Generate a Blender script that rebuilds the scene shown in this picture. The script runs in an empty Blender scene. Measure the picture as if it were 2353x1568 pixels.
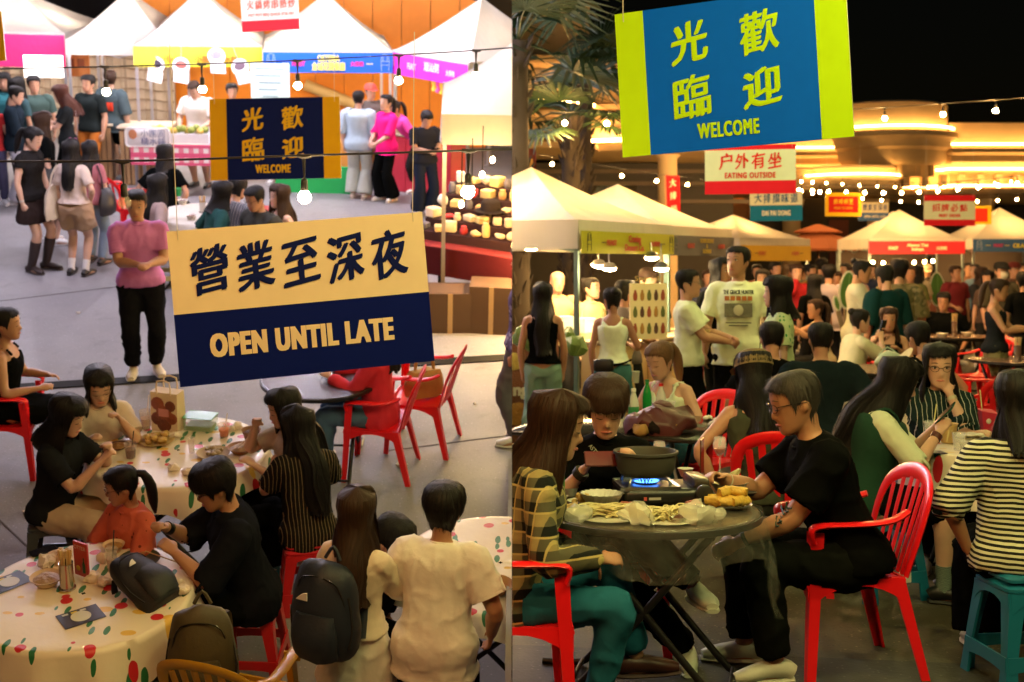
import bpy, bmesh, math, random
from mathutils import Vector, Matrix, noise, Euler
R = math.radians
random.seed(7)
sc = bpy.context.scene
col = sc.collection

# ------------------------------------------------------------------ camera, world, sun
F, CX, HR, HL = 3000.0, 1176.5, 600.0, -260.0     # focal length and horizons measured on the photograph (2353 px wide)
CAMZ, CH = 1.75, 4.4                               # eye height over the right plaza / over the left plaza
cam = bpy.data.cameras.new('camera'); camo = bpy.data.objects.new('camera', cam); col.objects.link(camo)
camo.location = (0, 0, CAMZ); camo.rotation_euler = (R(90), 0, 0)
cam.sensor_width = 36; cam.lens = F/2353*36; cam.shift_y = -(784-HR)/2353
cam.clip_start = .05; cam.clip_end = 600
cam.dof.use_dof = True; cam.dof.focus_distance = 5.8; cam.dof.aperture_fstop = 3.4
sc.camera = camo
w = bpy.data.worlds.new('World'); sc.world = w; w.use_nodes = True
nt = w.node_tree; sky = nt.nodes.new('ShaderNodeTexSky'); sky.sky_type = 'NISHITA'; sky.sun_disc = False
sky.sun_elevation = R(1.0); sky.sun_rotation = R(200)
nt.links.new(sky.outputs[0], nt.nodes['Background'].inputs[0]); nt.nodes['Background'].inputs[1].default_value = .0012
sl = bpy.data.lights.new('sun', 'SUN'); sl.energy = .05; sl.angle = R(60); sl.color = (.80, .82, 1.0)
so = bpy.data.objects.new('sun', sl); col.objects.link(so); so.rotation_euler = (R(35), R(-12), 0)
sc.view_settings.view_transform = 'Standard'; sc.view_settings.look = 'None'
sc.view_settings.exposure = 0.3; sc.view_settings.gamma = 1.0; sc.view_settings.use_curve_mapping = False
sc.cycles.use_denoising = True
sc.cycles.max_bounces = 6; sc.cycles.transparent_max_bounces = 8; sc.cycles.sample_clamp_indirect = 4
sc.cycles.caustics_reflective = False; sc.cycles.caustics_refractive = False

# ------------------------------------------------------------------ two plazas: local metres -> world
PL = {'R': Matrix.Identity(4),
      'L': Matrix.Translation((0, 0, CAMZ)) @ Matrix.Rotation(R(1.6), 4, 'Y') @ Matrix.Rotation(math.atan((HR-HL)/F), 4, 'X') @ Matrix.Translation((0, 0, -CH))}
PI3 = {k: m.to_3x3().inverted() for k, m in PL.items()}
EYE = {'R': Vector((0, 0, CAMZ)), 'L': Vector((0, 0, CH))}
def ray(s, px, py): return PI3[s] @ Vector(((px-CX)/F, 1, -(py-HR)/F))
def at(s, px, py, z=0.0):
    d = ray(s, px, py); t = (z-EYE[s].z)/d.z
    return EYE[s] + d*t
def atd(s, px, py, d): return EYE[s] + ray(s, px, py)*d
def frame(s, p, yaw=0): return PL[s] @ Matrix.Translation(p) @ Matrix.Rotation(R(yaw), 4, 'Z')

# ------------------------------------------------------------------ materials
MC = {}
def newmat(name):
    m = bpy.data.materials.new(name); m.use_nodes = True
    return m, m.node_tree, m.node_tree.nodes['Principled BSDF']
def node(nt, t, **kw):
    n = nt.nodes.new(t)
    for k, v in kw.items():
        if k in n.inputs: n.inputs[k].default_value = v
        else: setattr(n, k, v)
    return n
def coords(nt, scale=(1, 1, 1)):
    tc = nt.nodes.new('ShaderNodeTexCoord'); mp = nt.nodes.new('ShaderNodeMapping')
    mp.inputs['Scale'].default_value = scale
    nt.links.new(tc.outputs['Object'], mp.inputs['Vector']); return mp.outputs[0]
def c4(c): return (c[0], c[1], c[2], 1)
PRE = {'cloth': (.9, 40, .10, .12), 'plastic': (.32, 14, .03, .16), 'skin': (.5, 60, .06, .08), 'hair': (.56, 0, .8, .8),
       'metal': (.3, 30, .03, .05), 'paint': (.55, 25, .05, .08), 'paper': (.75, 30, .08, .06), 'canvas': (.75, 14, .25, .06),
       'leather': (.45, 60, .2, .15), 'food': (.5, 45, .5, .35), 'wood': (.55, 8, .15, .25), 'gloss': (.12, 20, .02, .05), 'concrete': (.85, 3, .3, .2)}
def mat(c, kind='cloth', rough=None, emit=0, tex=None):
    key = (tuple(round(x, 3) for x in c), kind, rough, emit, tex)
    if key in MC: return MC[key]
    m, nt, b = newmat(kind); r, ns, bs, var = PRE[kind]
    b.inputs['Roughness'].default_value = rough if rough is not None else r
    if kind == 'metal': b.inputs['Metallic'].default_value = 1
    if kind == 'paper' and rough == .7: b.inputs['Specular IOR Level'].default_value = .08
    if kind == 'hair': b.inputs['Specular IOR Level'].default_value = .24
    if kind == 'skin':
        b.inputs['Subsurface Weight'].default_value = .12; b.inputs['Subsurface Radius'].default_value = (.02, .008, .004); b.inputs['Subsurface Scale'].default_value = .3
    if kind == 'cloth': b.inputs['Specular IOR Level'].default_value = .02 if max(c) < .05 else .22
    if kind == 'hair':
        tc = nt.nodes.new('ShaderNodeTexCoord'); mp = nt.nodes.new('ShaderNodeMapping'); mp.inputs['Scale'].default_value = (95, 2.2, 1); nt.links.new(tc.outputs['UV'], mp.inputs['Vector']); v = mp.outputs[0]
    else: v = coords(nt)
    n = node(nt, 'ShaderNodeTexNoise', Scale=2.0 if kind == 'hair' else ns*.35, Detail=4.0); nt.links.new(v, n.inputs['Vector'])
    mx = node(nt, 'ShaderNodeMix', data_type='RGBA'); mx.inputs[6].default_value = c4([x*(1-var) for x in c]); mx.inputs[7].default_value = c4([min(1, x*(1+var)) for x in c])
    nt.links.new(n.outputs[0], mx.inputs[0]); out = mx.outputs[2]
    if tex: out = TEX[tex](nt, out, v)
    nt.links.new(out, b.inputs['Base Color'])
    if bs:
        n2 = node(nt, 'ShaderNodeTexNoise', Scale=3.0 if kind == 'hair' else float(ns), Detail=3.0); nt.links.new(v, n2.inputs['Vector'])
        if kind == 'cloth':
            n3 = node(nt, 'ShaderNodeTexNoise', Scale=7.5, Detail=2.5, Distortion=1.2); nt.links.new(v, n3.inputs['Vector']); fb = node(nt, 'ShaderNodeBump', Strength=.13, Distance=.04); nt.links.new(n3.outputs[0], fb.inputs['Height'])
        bp = node(nt, 'ShaderNodeBump', Strength=bs, Distance=.02 if kind in ('canvas', 'food') else .010 if kind == 'cloth' else .006); nt.links.new(n2.outputs[0], bp.inputs['Height']); nt.links.new(bp.outputs[0], b.inputs['Normal'])
        if kind == 'cloth': nt.links.new(fb.outputs[0], bp.inputs['Normal'])
    if emit:
        b.inputs['Emission Color'].default_value = c4(c); b.inputs['Emission Strength'].default_value = emit
    MC[key] = m; return m
def mixc(nt, fac, a, bcol):
    mx = node(nt, 'ShaderNodeMix', data_type='RGBA'); nt.links.new(fac, mx.inputs[0]); nt.links.new(a, mx.inputs[6])
    if isinstance(bcol, tuple): mx.inputs[7].default_value = c4(bcol)
    else: nt.links.new(bcol, mx.inputs[7])
    return mx.outputs[2]
def mth(nt, op, a, b=None):
    n = nt.nodes.new('ShaderNodeMath'); n.operation = op
    for i, x in enumerate((a, b)):
        if x is None: continue
        if isinstance(x, (int, float)): n.inputs[i].default_value = x
        else: nt.links.new(x, n.inputs[i])
    return n.outputs[0]
def sep(nt, v):
    s = nt.nodes.new('ShaderNodeSeparateXYZ'); nt.links.new(v, s.inputs[0]); return s.outputs
def stripe(nt, x, period, duty):            # 1 where the stripe lies
    return mth(nt, 'LESS_THAN', mth(nt, 'FRACT', mth(nt, 'MULTIPLY', x, 1/period)), duty)
def warp(nt, v, amt=.015, sc_=6.0):
    n = node(nt, 'ShaderNodeTexNoise', Scale=sc_, Detail=2.0); nt.links.new(v, n.inputs['Vector'])
    a = nt.nodes.new('ShaderNodeVectorMath'); a.operation = 'MULTIPLY_ADD'; nt.links.new(n.outputs[1], a.inputs[0]); a.inputs[1].default_value = (amt,)*3; nt.links.new(v, a.inputs[2]); return a.outputs[0]
def spots(nt, base, v, scale, rad, c, rnd=.9, keep=1.0, flat=None):
    mp = nt.nodes.new('ShaderNodeMapping'); nt.links.new(v, mp.inputs[0])
    if flat: mp.inputs['Scale'].default_value = flat
    o = node(nt, 'ShaderNodeTexVoronoi', Scale=scale, Randomness=rnd); nt.links.new(mp.outputs[0], o.inputs['Vector'])
    f = mth(nt, 'LESS_THAN', o.outputs['Distance'], rad)
    if keep < 1:
        f = mth(nt, 'MULTIPLY', f, mth(nt, 'LESS_THAN', sep(nt, o.outputs['Color'])[0], keep))
    return mixc(nt, f, base, c)
TEX = {
 'hstripe': lambda nt, o, v: mixc(nt, stripe(nt, sep(nt, warp(nt, v, .02, 5.0))[2], .022, .5), o, (.012, .012, .012)),
 'pin': lambda nt, o, v: mixc(nt, stripe(nt, sep(nt, warp(nt, v, .05, 5.0))[0], .03, .09), o, (.55, .55, .5)),
 'finepin': lambda nt, o, v: mixc(nt, stripe(nt, sep(nt, warp(nt, v, .03, 4.0))[0], .022, .12), o, (.28, .2, .1)),
 'plaid': lambda nt, o, v: (lambda h_, z_: mixc(nt, stripe(nt, h_, .085, .09), mixc(nt, stripe(nt, z_, .085, .09), mixc(nt, mth(nt, 'MULTIPLY', stripe(nt, z_, .085, .5), stripe(nt, h_, .085, .5)), mixc(nt, mth(nt, 'MULTIPLY', mth(nt, 'SUBTRACT', 1.0, stripe(nt, z_, .085, .5)), mth(nt, 'SUBTRACT', 1.0, stripe(nt, h_, .085, .5))), o, (.30, .25, .11)), (.008, .011, .010)), (.45, .38, .15)), (.45, .38, .15)))(mth(nt, 'ADD', sep(nt, v)[0], mth(nt, 'MULTIPLY', sep(nt, v)[1], .9)), sep(nt, v)[2]),
 'print': lambda nt, o, v: spots(nt, o, v, 22, .22, (.16, .03, .02), keep=.45),
 'leafprint': lambda nt, o, v: spots(nt, o, v, 30, .26, (.03, .25, .07), keep=.7, flat=(1, 1, .6)),
 'camo': lambda nt, o, v: spots(nt, spots(nt, o, v, 14, .5, (.10, .09, .04), keep=.5), v, 17, .45, (.25, .2, .1), keep=.4),
 'floral': lambda nt, o, v: spots(nt, spots(nt, o, v, 20, .4, (.35, .33, .55), keep=.6), v, 26, .3, (.02, .02, .06), keep=.5),
 'knit': lambda nt, o, v: spots(nt, o, v, 90, .3, (.10, .06, .02), keep=.9),
 'gingham': lambda nt, o, v: mixc(nt, stripe(nt, sep(nt, v)[2], .14, .5), mixc(nt, stripe(nt, sep(nt, v)[0], .14, .5), o, (.8, .25, .35)), (.75, .12, .25)),
 'marl': lambda nt, o, v: mixc(nt, stripe(nt, sep(nt, warp(nt, v, .02, 30.0))[2], .008, .35), o, (.1, .13, .12)),
}
def emis(c, s):
    key = ('E', c, s)
    if key in MC: return MC[key]
    m, nt, b = newmat('glow'); b.inputs['Base Color'].default_value = c4(c); b.inputs['Emission Color'].default_value = c4(c); b.inputs['Emission Strength'].default_value = s
    MC[key] = m; return m
def glass(c=(1, 1, 1), rough=.02, alpha=.22):
    key = ('G', c, alpha)
    if key in MC: return MC[key]
    m, nt, b = newmat('clear'); b.inputs['Base Color'].default_value = c4(c); b.inputs['Roughness'].default_value = rough; b.inputs['Alpha'].default_value = alpha
    MC[key] = m; return m

# ------------------------------------------------------------------ mesh builder
def cr(a, b, c, d, t): return .5*((2*b)+(c-a)*t+(2*a-5*b+4*c-d)*t*t+(3*b-a-3*c+d)*t*t*t)
def spline(pts, sub):
    if sub <= 1 or len(pts) < 3: return list(pts)
    out = []; n = len(pts)
    for i in range(n-1):
        a, b, c, d = pts[max(i-1, 0)], pts[i], pts[i+1], pts[min(i+2, n-1)]
        for k in range(sub):
            t = k/sub
            if isinstance(b, (tuple, list)): out.append(tuple(cr(a[j], b[j], c[j], d[j], t) for j in range(len(b))))
            else: out.append(cr(a, b, c, d, t))
    out.append(pts[-1]); return out
class MB:
    def __init__(s): s.v = []; s.f = []; s.m = []; s.cur = 0; s.uv = {}
    def quadstrip(s, rings, cap=True, closed=True):
        b = len(s.v); n = len(rings[0])
        for r in rings: s.v.extend([tuple(p) for p in r])
        for i in range(len(rings)-1):
            for j in range(n if closed else n-1):
                k = (j+1) % n
                s.f.append((b+i*n+j, b+i*n+k, b+(i+1)*n+k, b+(i+1)*n+j)); s.m.append(s.cur)
        if cap and closed:
            s.f.append(tuple(b+j for j in range(n-1, -1, -1))); s.m.append(s.cur)
            e = b+(len(rings)-1)*n; s.f.append(tuple(e+j for j in range(n))); s.m.append(s.cur)
        return s
    def tube(s, pts, rad, n=8, sub=3, side=None, cap=True):
        pts = [Vector(p) for p in pts]; rad = [(r, r) if not isinstance(r, tuple) else r for r in (rad if isinstance(rad, list) else [rad]*len(pts))]
        P = spline(pts, sub); Q = spline(rad, sub); rings = []; u = None
        for i, p in enumerate(P):
            t = (P[min(i+1, len(P)-1)]-P[max(i-1, 0)])
            t = t.normalized() if t.length > 1e-9 else Vector((0, 0, 1))
            ref = Vector(side) if side is not None else (u if u is not None else (Vector((1, 0, 0)) if abs(t.x) < .8 else Vector((0, 1, 0))))
            u = (ref-t*ref.dot(t)); u = u.normalized() if u.length > 1e-6 else t.orthogonal().normalized()
            w_ = t.cross(u); a, b = Q[i]
            rings.append([p+u*(a*math.cos(2*math.pi*j/n))+w_*(b*math.sin(2*math.pi*j/n)) for j in range(n)])
        return s.quadstrip(rings, cap)
    def box(s, c, d, rot=None):
        b = len(s.v); M = rot.to_3x3() if rot else None
        for x, y, z in ((-1,-1,-1),(1,-1,-1),(1,1,-1),(-1,1,-1),(-1,-1,1),(1,-1,1),(1,1,1),(-1,1,1)):
            p = Vector((x*d[0]/2, y*d[1]/2, z*d[2]/2)); p = M @ p if M else p
            s.v.append((p.x+c[0], p.y+c[1], p.z+c[2]))
        for f in ((3,2,1,0),(4,5,6,7),(0,1,5,4),(1,2,6,5),(2,3,7,6),(3,0,4,7)): s.f.append(tuple(b+i for i in f)); s.m.append(s.cur)
        return s
    def lathe(s, prof, n=20, c=(0, 0, 0), wob=0, cap=True):
        rings = []
        for r, z in prof: rings.append([(c[0]+(r+(wob*(1 if j % 2 else -1)*r))*math.cos(2*math.pi*j/n), c[1]+(r+(wob*(1 if j % 2 else -1)*r))*math.sin(2*math.pi*j/n), c[2]+z) for j in range(n)])
        return s.quadstrip(rings, cap)
    def ell(s, c, r, n=10, m=7, rot=None):
        rings = []
        for i in range(m):
            a = -math.pi/2+math.pi*(i+.15)/(m-1+.3); ring = []
            for j in range(n):
                p = Vector((r[0]*math.cos(a)*math.cos(2*math.pi*j/n), r[1]*math.cos(a)*math.sin(2*math.pi*j/n), r[2]*math.sin(a)))
                if rot: p = rot @ p
                ring.append((p.x+c[0], p.y+c[1], p.z+c[2]))
            rings.append(ring)
        return s.quadstrip(rings)
    def prism(s, poly, z0, z1, ax='z'):           # polygon extruded
        def P(a, b, h): return {'z': (a, b, h), 'y': (a, h, b), 'x': (h, a, b)}[ax]
        return s.quadstrip([[P(a, b, z0) for a, b in poly], [P(a, b, z1) for a, b in poly]])
    def xf(s, fn, start=0):
        for i in range(start, len(s.v)): s.v[i] = tuple(fn(Vector(s.v[i])))
        return s
    def mesh(s, name, mats, smooth=True):
        me = bpy.data.meshes.new(name); me.from_pydata(s.v, [], s.f); me.validate()
        for m in (mats if isinstance(mats, (list, tuple)) else [mats]): me.materials.append(m)
        if len(me.polygons) == len(s.m): me.polygons.foreach_set('material_index', s.m)
        me.polygons.foreach_set('use_smooth', [bool(smooth)]*len(me.polygons))
        if s.uv:
            ul = me.uv_layers.new(name='strand'); ul.data.foreach_set('uv', [c for l in me.loops for c in s.uv.get(l.vertex_index, (.5, .5))])
        if smooth:
            try: me.set_sharp_from_angle(angle=R(smooth if smooth > 1 else 50))
            except Exception: pass
        return me
    def build(s, name, mats, parent=None, smooth=True):
        return link(name, s.mesh(name, mats, smooth), parent)
SIDE = ['R']; ALL = []
def link(name, me, parent=None):
    o = bpy.data.objects.new(name, me); col.objects.link(o); o.parent = parent; ALL.append((o, SIDE[0])); return o
def thing(name, label, cat, M4, group=None):
    o = bpy.data.objects.new(name, None); col.objects.link(o); o.matrix_world = M4; o.empty_display_size = .1
    o['label'] = label; o['category'] = cat
    if group: o['group'] = group
    return o
def dup(src, M4, label, group=None):
    r = src.copy(); col.objects.link(r); r.matrix_world = M4; r['label'] = label
    if group: r['group'] = group
    for ch in src.children:
        c = ch.copy(); c.parent = r; col.objects.link(c); ALL.append((c, SIDE[0]))
        for g in ch.children:
            d = g.copy(); d.parent = c; col.objects.link(d); ALL.append((d, SIDE[0]))
    return r
def struct(name, mb, m, smooth=False, stuff=False):
    o = mb.build(name, m, None, smooth); o['kind'] = 'stuff' if stuff else 'structure'; o.matrix_world = PL[SIDE[0]]; return o
def remesh(me, vox, smooth=2):
    o = bpy.data.objects.new('tmp', me); col.objects.link(o)
    m = o.modifiers.new('r', 'REMESH'); m.mode = 'VOXEL'; m.voxel_size = vox; m.use_smooth_shade = True
    if smooth: k = o.modifiers.new('s', 'SMOOTH'); k.factor = .5; k.iterations = smooth
    RM.append(o); return o
RM = []
# ------------------------------------------------------------------ lettering
TX = {}
def glyphs(s, bold=.0, shear=0, sp=1.0):
    k = (s, bold, shear, sp)
    if k in TX: return TX[k]
    cu = bpy.data.curves.new('txt', 'FONT'); cu.body = s; cu.offset = bold; cu.space_line = .95; cu.align_x = 'CENTER'; cu.space_character = sp; cu.resolution_u = 3
    o = bpy.data.objects.new('txt', cu)
    me = o.to_mesh(); vs = [v.co.copy() for v in me.vertices]; fs = [tuple(p.vertices) for p in me.polygons]; o.to_mesh_clear(); bpy.data.objects.remove(o)
    for v in vs: v.y += shear*v.x
    x0 = min(v.x for v in vs); x1 = max(v.x for v in vs); y0 = min(v.y for v in vs); y1 = max(v.y for v in vs)
    TX[k] = ([((v.x-x0)/(x1-x0)-.5, (v.y-y0)/(y1-y0)-.5) for v in vs], fs); return TX[k]
def text(s, x, z, w_, h, m, parent, y=-.004, bold=.0, name='lettering', per=0, shear=.0, M4=None, sp=1.0):
    """flat lettering in the local XZ plane facing -Y, fitted into w x h about (x, z); per: skew of each character's strokes"""
    mb = MB(); chars = [s] if not per else [c for c in s]
    n = len(chars); cw = w_/n; k = 0
    if bold and per: sh = [(bold*t, bold*t*.75) for t in (-1, -.5, 0, .5, 1)] + [(bold*.35, -bold*.35), (-bold*.35, bold*.35)]     # brush-like: broad along one diagonal
    elif bold: sh = [(bold*a, bold*.6*b) for a in (-1, -.33, .33, 1) for b in (-1, 1)]
    else: sh = [(0, 0)]
    for dx, dz in sh:
        k += 1
        for i, ch in enumerate(chars):
            if ch == ' ': continue
            vs, fs = glyphs(ch, 0, shear if per else 0, sp); b = len(mb.v)
            gw = cw*(.84 if per else 1)-2*bold; gh = h-1.4*bold; gx = x-w_/2+cw*(i+.5)
            for u, v in vs:
                p = Vector((gx+u*gw+dx, y-.0006*k, z+v*gh+dz))
                mb.v.append(tuple(M4 @ p) if M4 else tuple(p))
            for f in fs: mb.f.append(tuple(b+q for q in f)); mb.m.append(0)
    return mb.build(name, m, parent, False)
# ------------------------------------------------------------------ people
SKIN = {'a': (.50, .27, .17), 'b': (.42, .21, .12), 'c': (.58, .35, .25), 'd': (.34, .16, .09)}
HEAD = [(-.114, .020, -.072, -.040), (-.106, .036, -.087, -.018), (-.088, .049, -.091, .015), (-.062, .058, -.090, .050), (-.030, .066, -.090, .078),
        (0, .071, -.091, .091), (.030, .075, -.093, .098), (.058, .073, -.087, .096), (.082, .061, -.070, .082), (.098, .040, -.043, .055), (.1055, .012, -.006, .02)]
def headpt(z, phi, off=0):
    """point on the head surface at height z, azimuth phi (0 = face)"""
    for i in range(len(HEAD)-1):
        if HEAD[i][0] <= z <= HEAD[i+1][0]: break
    a, b = HEAD[i], HEAD[i+1]; t = min(1, max(0, (z-a[0])/(b[0]-a[0])))
    w_, yf, yb = (a[j]+(b[j]-a[j])*t for j in (1, 2, 3))
    cy = (yf+yb)/2; ry = (yb-yf)/2; c, s_ = math.cos(phi), math.sin(phi)
    k = 1/((abs(s_)**2.3+abs(c)**2.3)**(1/2.3))
    return Vector((s_*k*(w_+off), cy-c*k*(ry+off), z))
def sm(t): t = min(1, max(0, t)); return t*t*(3-2*t)
def ik(S, T, l1, l2, hint):
    d = T-S; L = d.length
    if L > (l1+l2)*.985: T = S+d*((l1+l2)*.985/L); d = T-S; L = d.length
    if L < abs(l1-l2)*1.05+.02: d = Vector(hint)*.15; T = S+d; L = d.length
    a = (l1*l1-l2*l2+L*L)/(2*L); h = math.sqrt(max(0, l1*l1-a*a)); u = d.normalized()
    hv = Vector(hint); hv = hv-u*hv.dot(u); hv = hv.normalized() if hv.length > 1e-4 else u.orthogonal().normalized()
    return S+u*a+hv*h, T
def hand(mb, W, d, nrm, side, curl=.35, k=1.0, thumb=.4):
    """palm and five fingers from wrist W along d; nrm = direction the palm faces"""
    d = d.normalized(); n = (nrm-d*nrm.dot(d)); n = n.normalized() if n.length > 1e-4 else d.orthogonal().normalized(); x = d.cross(n)*side
    def P(a, b, c): return W+d*(a*k)+x*(b*k)+n*(c*k)
    mb.tube([P(-.02, 0, 0), P(.015, 0, 0), P(.05, .001, 0), P(.088, 0, .002)], [(.024*k, .020*k), (.030*k, .018*k), (.040*k, .015*k), (.039*k, .012*k)], 8, 2, side=x)
    for i, (off, ln) in enumerate(((-.029, .068), (-.010, .078), (.010, .074), (.028, .058))):
        b = P(.080, off, .002); a = curl*(1.0+.12*i); l = ln*k; pts = [P(.06, off*.9, .001), b]; ang = 0
        for q, fr_ in enumerate((.42, .32, .26)):
            ang += a*(.9, 1.3, .9)[q]; pts.append(pts[-1]+(d*math.cos(ang)+n*math.sin(ang))*(l*fr_))
        mb.tube(pts, [.0085*k, .0088*k, .0080*k, .0072*k, .0055*k], 6, 1)
    p0 = P(.022, -.026, .004); p1 = P(.045, -.048, .012+.012*thumb); p2 = P(.072, -.055+.02*thumb, .016+.03*thumb); p3 = P(.092, -.053+.035*thumb, .018+.04*thumb)
    mb.tube([p0, p1, p2, p3], [.013*k, .0115*k, .0095*k, .007*k], 6, 2)
HAIRC = {'black': (.008, .007, .007), 'brown': (.035, .017, .010), 'red': (.07, .022, .014), 'blond': (.16, .085, .04), 'grey': (.05, .045, .04)}
def hairmesh(kind, rng, L=.42, n=60, strands=60):
    """grid of strand columns from the crown down to a hairline that depends on the style"""
    N = n; K = 13; outer = []; inner = []
    for j in range(N):
        phi = 2*math.pi*j/N; ph = abs(((phi+math.pi) % (2*math.pi))-math.pi); deg = math.degrees(ph)
        jit = rng.uniform(-1, 1)
        th = {'crop': .008, 'short': .017, 'mop': .026, 'bob': .022, 'long': .020, 'pony': .009, 'bun': .009}[kind]
        front = {'crop': .066, 'short': .060, 'mop': .030, 'bob': .050, 'long': .064, 'pony': .068, 'bun': .068}[kind]+.006*jit
        fw = 58 if kind not in ('long', 'bob') else 46
        if kind in ('long', 'bob'):
            LL = L if kind == 'long' else min(L, .22)
            if deg < fw: ze = front
            elif deg < fw+16: ze = front+(-LL*.8-front)*((deg-fw)/16)**1.5
            else: ze = -LL*(.86+.14*sm((deg-fw)/80))+.018*jit
        else:
            if deg < fw: ze = front-.01*(deg/fw)**2
            elif deg < 78: ze = front-.01+(-.035-front)*((deg-fw)/(78-fw))
            elif deg < 106: ze = -.002+.004*jit
            else: ze = -.002-(.078 if kind in ('crop', 'short') else .085)*sm((deg-106)/30)+.006*jit
        co, ci = [], []
        for i in range(K):
            t = i/(K-1); z = .1055+(ze-.1055)*(t**1.35 if ze > -.1 else t**1.15)
            up = sm((z+.02)/.12); off = th*(.55+.6*up)*(1+.16*jit*t) + .003*t*math.sin(phi*7+t*3)
            if kind == 'crop': off = th*(.3+1.2*up)
            if i == K-1 and ze > -.1: off *= .5
            lg_ = kind in ('long', 'bob'); zz = max(z, -.02 if lg_ else -.055)
            p = headpt(min(zz, .1054), phi, off); p.z = z+(off*sm((z-.04)/.06))
            if i == 0: p = Vector((0, .008, .1055+off*1.05))
            if not lg_ and z < -.03: p.y -= .25*(-.03-z)
            if lg_ and z < -.02:
                dn = (-.02-z); back = sm((deg-95)/50)
                p = p+Vector((0, .085*back*sm(dn/.22)-.02*dn*(1-back), 0)); p.x *= 1-.22*back*sm(dn/.5)+(1-back)*.30*sm(dn/.2); p.x += .010*math.sin(dn*22+phi*3); p.y += (1-back)*-.02*sm(dn/.2)
                p.x += jit*.006; p.y += jit*.004
            co.append(p); ci.append(p-Vector((p.x, p.y-.01, 0)).normalized()*min(.012, .5*th+.004)-Vector((0, 0, .004 if t < .3 else 0)))
        outer.append(co); inner.append(ci)
    mb = MB()
    def grid(cols, flip):
        b = len(mb.v)
        for j, c in enumerate(cols):
            for i, p in enumerate(c): mb.uv[len(mb.v)] = (abs(2*j/N-1), i/K); mb.v.append(tuple(p))
        for j in range(N):
            k = (j+1) % N
            for i in range(K-1):
                q = (b+j*K+i, b+k*K+i, b+k*K+i+1, b+j*K+i+1); mb.f.append(q[::-1] if flip else q); mb.m.append(0)
        return b
    a = grid(outer, True); b = grid(inner, False)
    for j in range(N):
        k = (j+1) % N; mb.f.append((a+j*K+K-1, a+k*K+K-1, b+k*K+K-1, b+j*K+K-1)); mb.m.append(0)
    for q in range(strands):                                  # loose strands over the cap
        j = rng.randrange(N); c, c2 = outer[j], outer[(j+1) % N]; f = rng.random(); i0 = rng.randint(0, K-5); i1 = min(K-1, i0+rng.randint(3, 8)); lift = rng.random()**3*.012; wd = rng.uniform(.0010, .0024); pts = []
        for i in range(i0, i1+1):
            p = c[i].lerp(c2[i], f); ow = Vector((p.x, p.y-.01, .35*max(0, p.z))); ow = ow.normalized() if ow.length > 1e-5 else Vector((0, 0, 1)); pts.append(p+ow*(.0012+lift*((i-i0)/(i1-i0))**2))
        dv = (pts[-1]-pts[-2]); dv = dv.normalized()*rng.uniform(.004, .022); pts.append(pts[-1]+dv+Vector((rng.uniform(-.004, .004), rng.uniform(-.004, .004), 0))); b = len(mb.v); u = rng.random()
        for i, p in enumerate(pts):
            t = (pts[min(i+1, len(pts)-1)]-pts[max(i-1, 0)]); sv = t.cross(Vector((p.x, p.y-.01, .3*max(0, p.z)))); sv = sv.normalized()*(wd*(1-.8*i/(len(pts)-1))) if sv.length > 1e-9 else Vector((wd, 0, 0))
            for e in (-1, 1): mb.uv[len(mb.v)] = (u, i/K); mb.v.append(tuple(p+sv*e))
        for i in range(len(pts)-1): mb.f.append((b+2*i, b+2*i+1, b+2*i+3, b+2*i+2)); mb.m.append(0)
    return mb
def wrinkle(mb, amp, scale, seed):
    o = Vector((seed*3.1, seed*1.7, 0))
    def fn(p):
        q = Vector((p.x*scale, p.y*scale, p.z*scale*.55))+o
        return p+noise.noise_vector(q)*amp+noise.noise_vector(q*2.3)*(amp*.4)
    return mb.xf(fn)
TOR = [(-.10, .150, .100, .0), (-.04, .168, .112, .006), (.04, .165, .110, .004), (.14, .142, .094, 0), (.24, .142, .097, -.004), (.34, .160, .110, -.006), (.415, .165, .108, 0), (.463, .146, .088, .008), (.500, .104, .066, .014), (.533, .058, .054, .014)]
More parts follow.
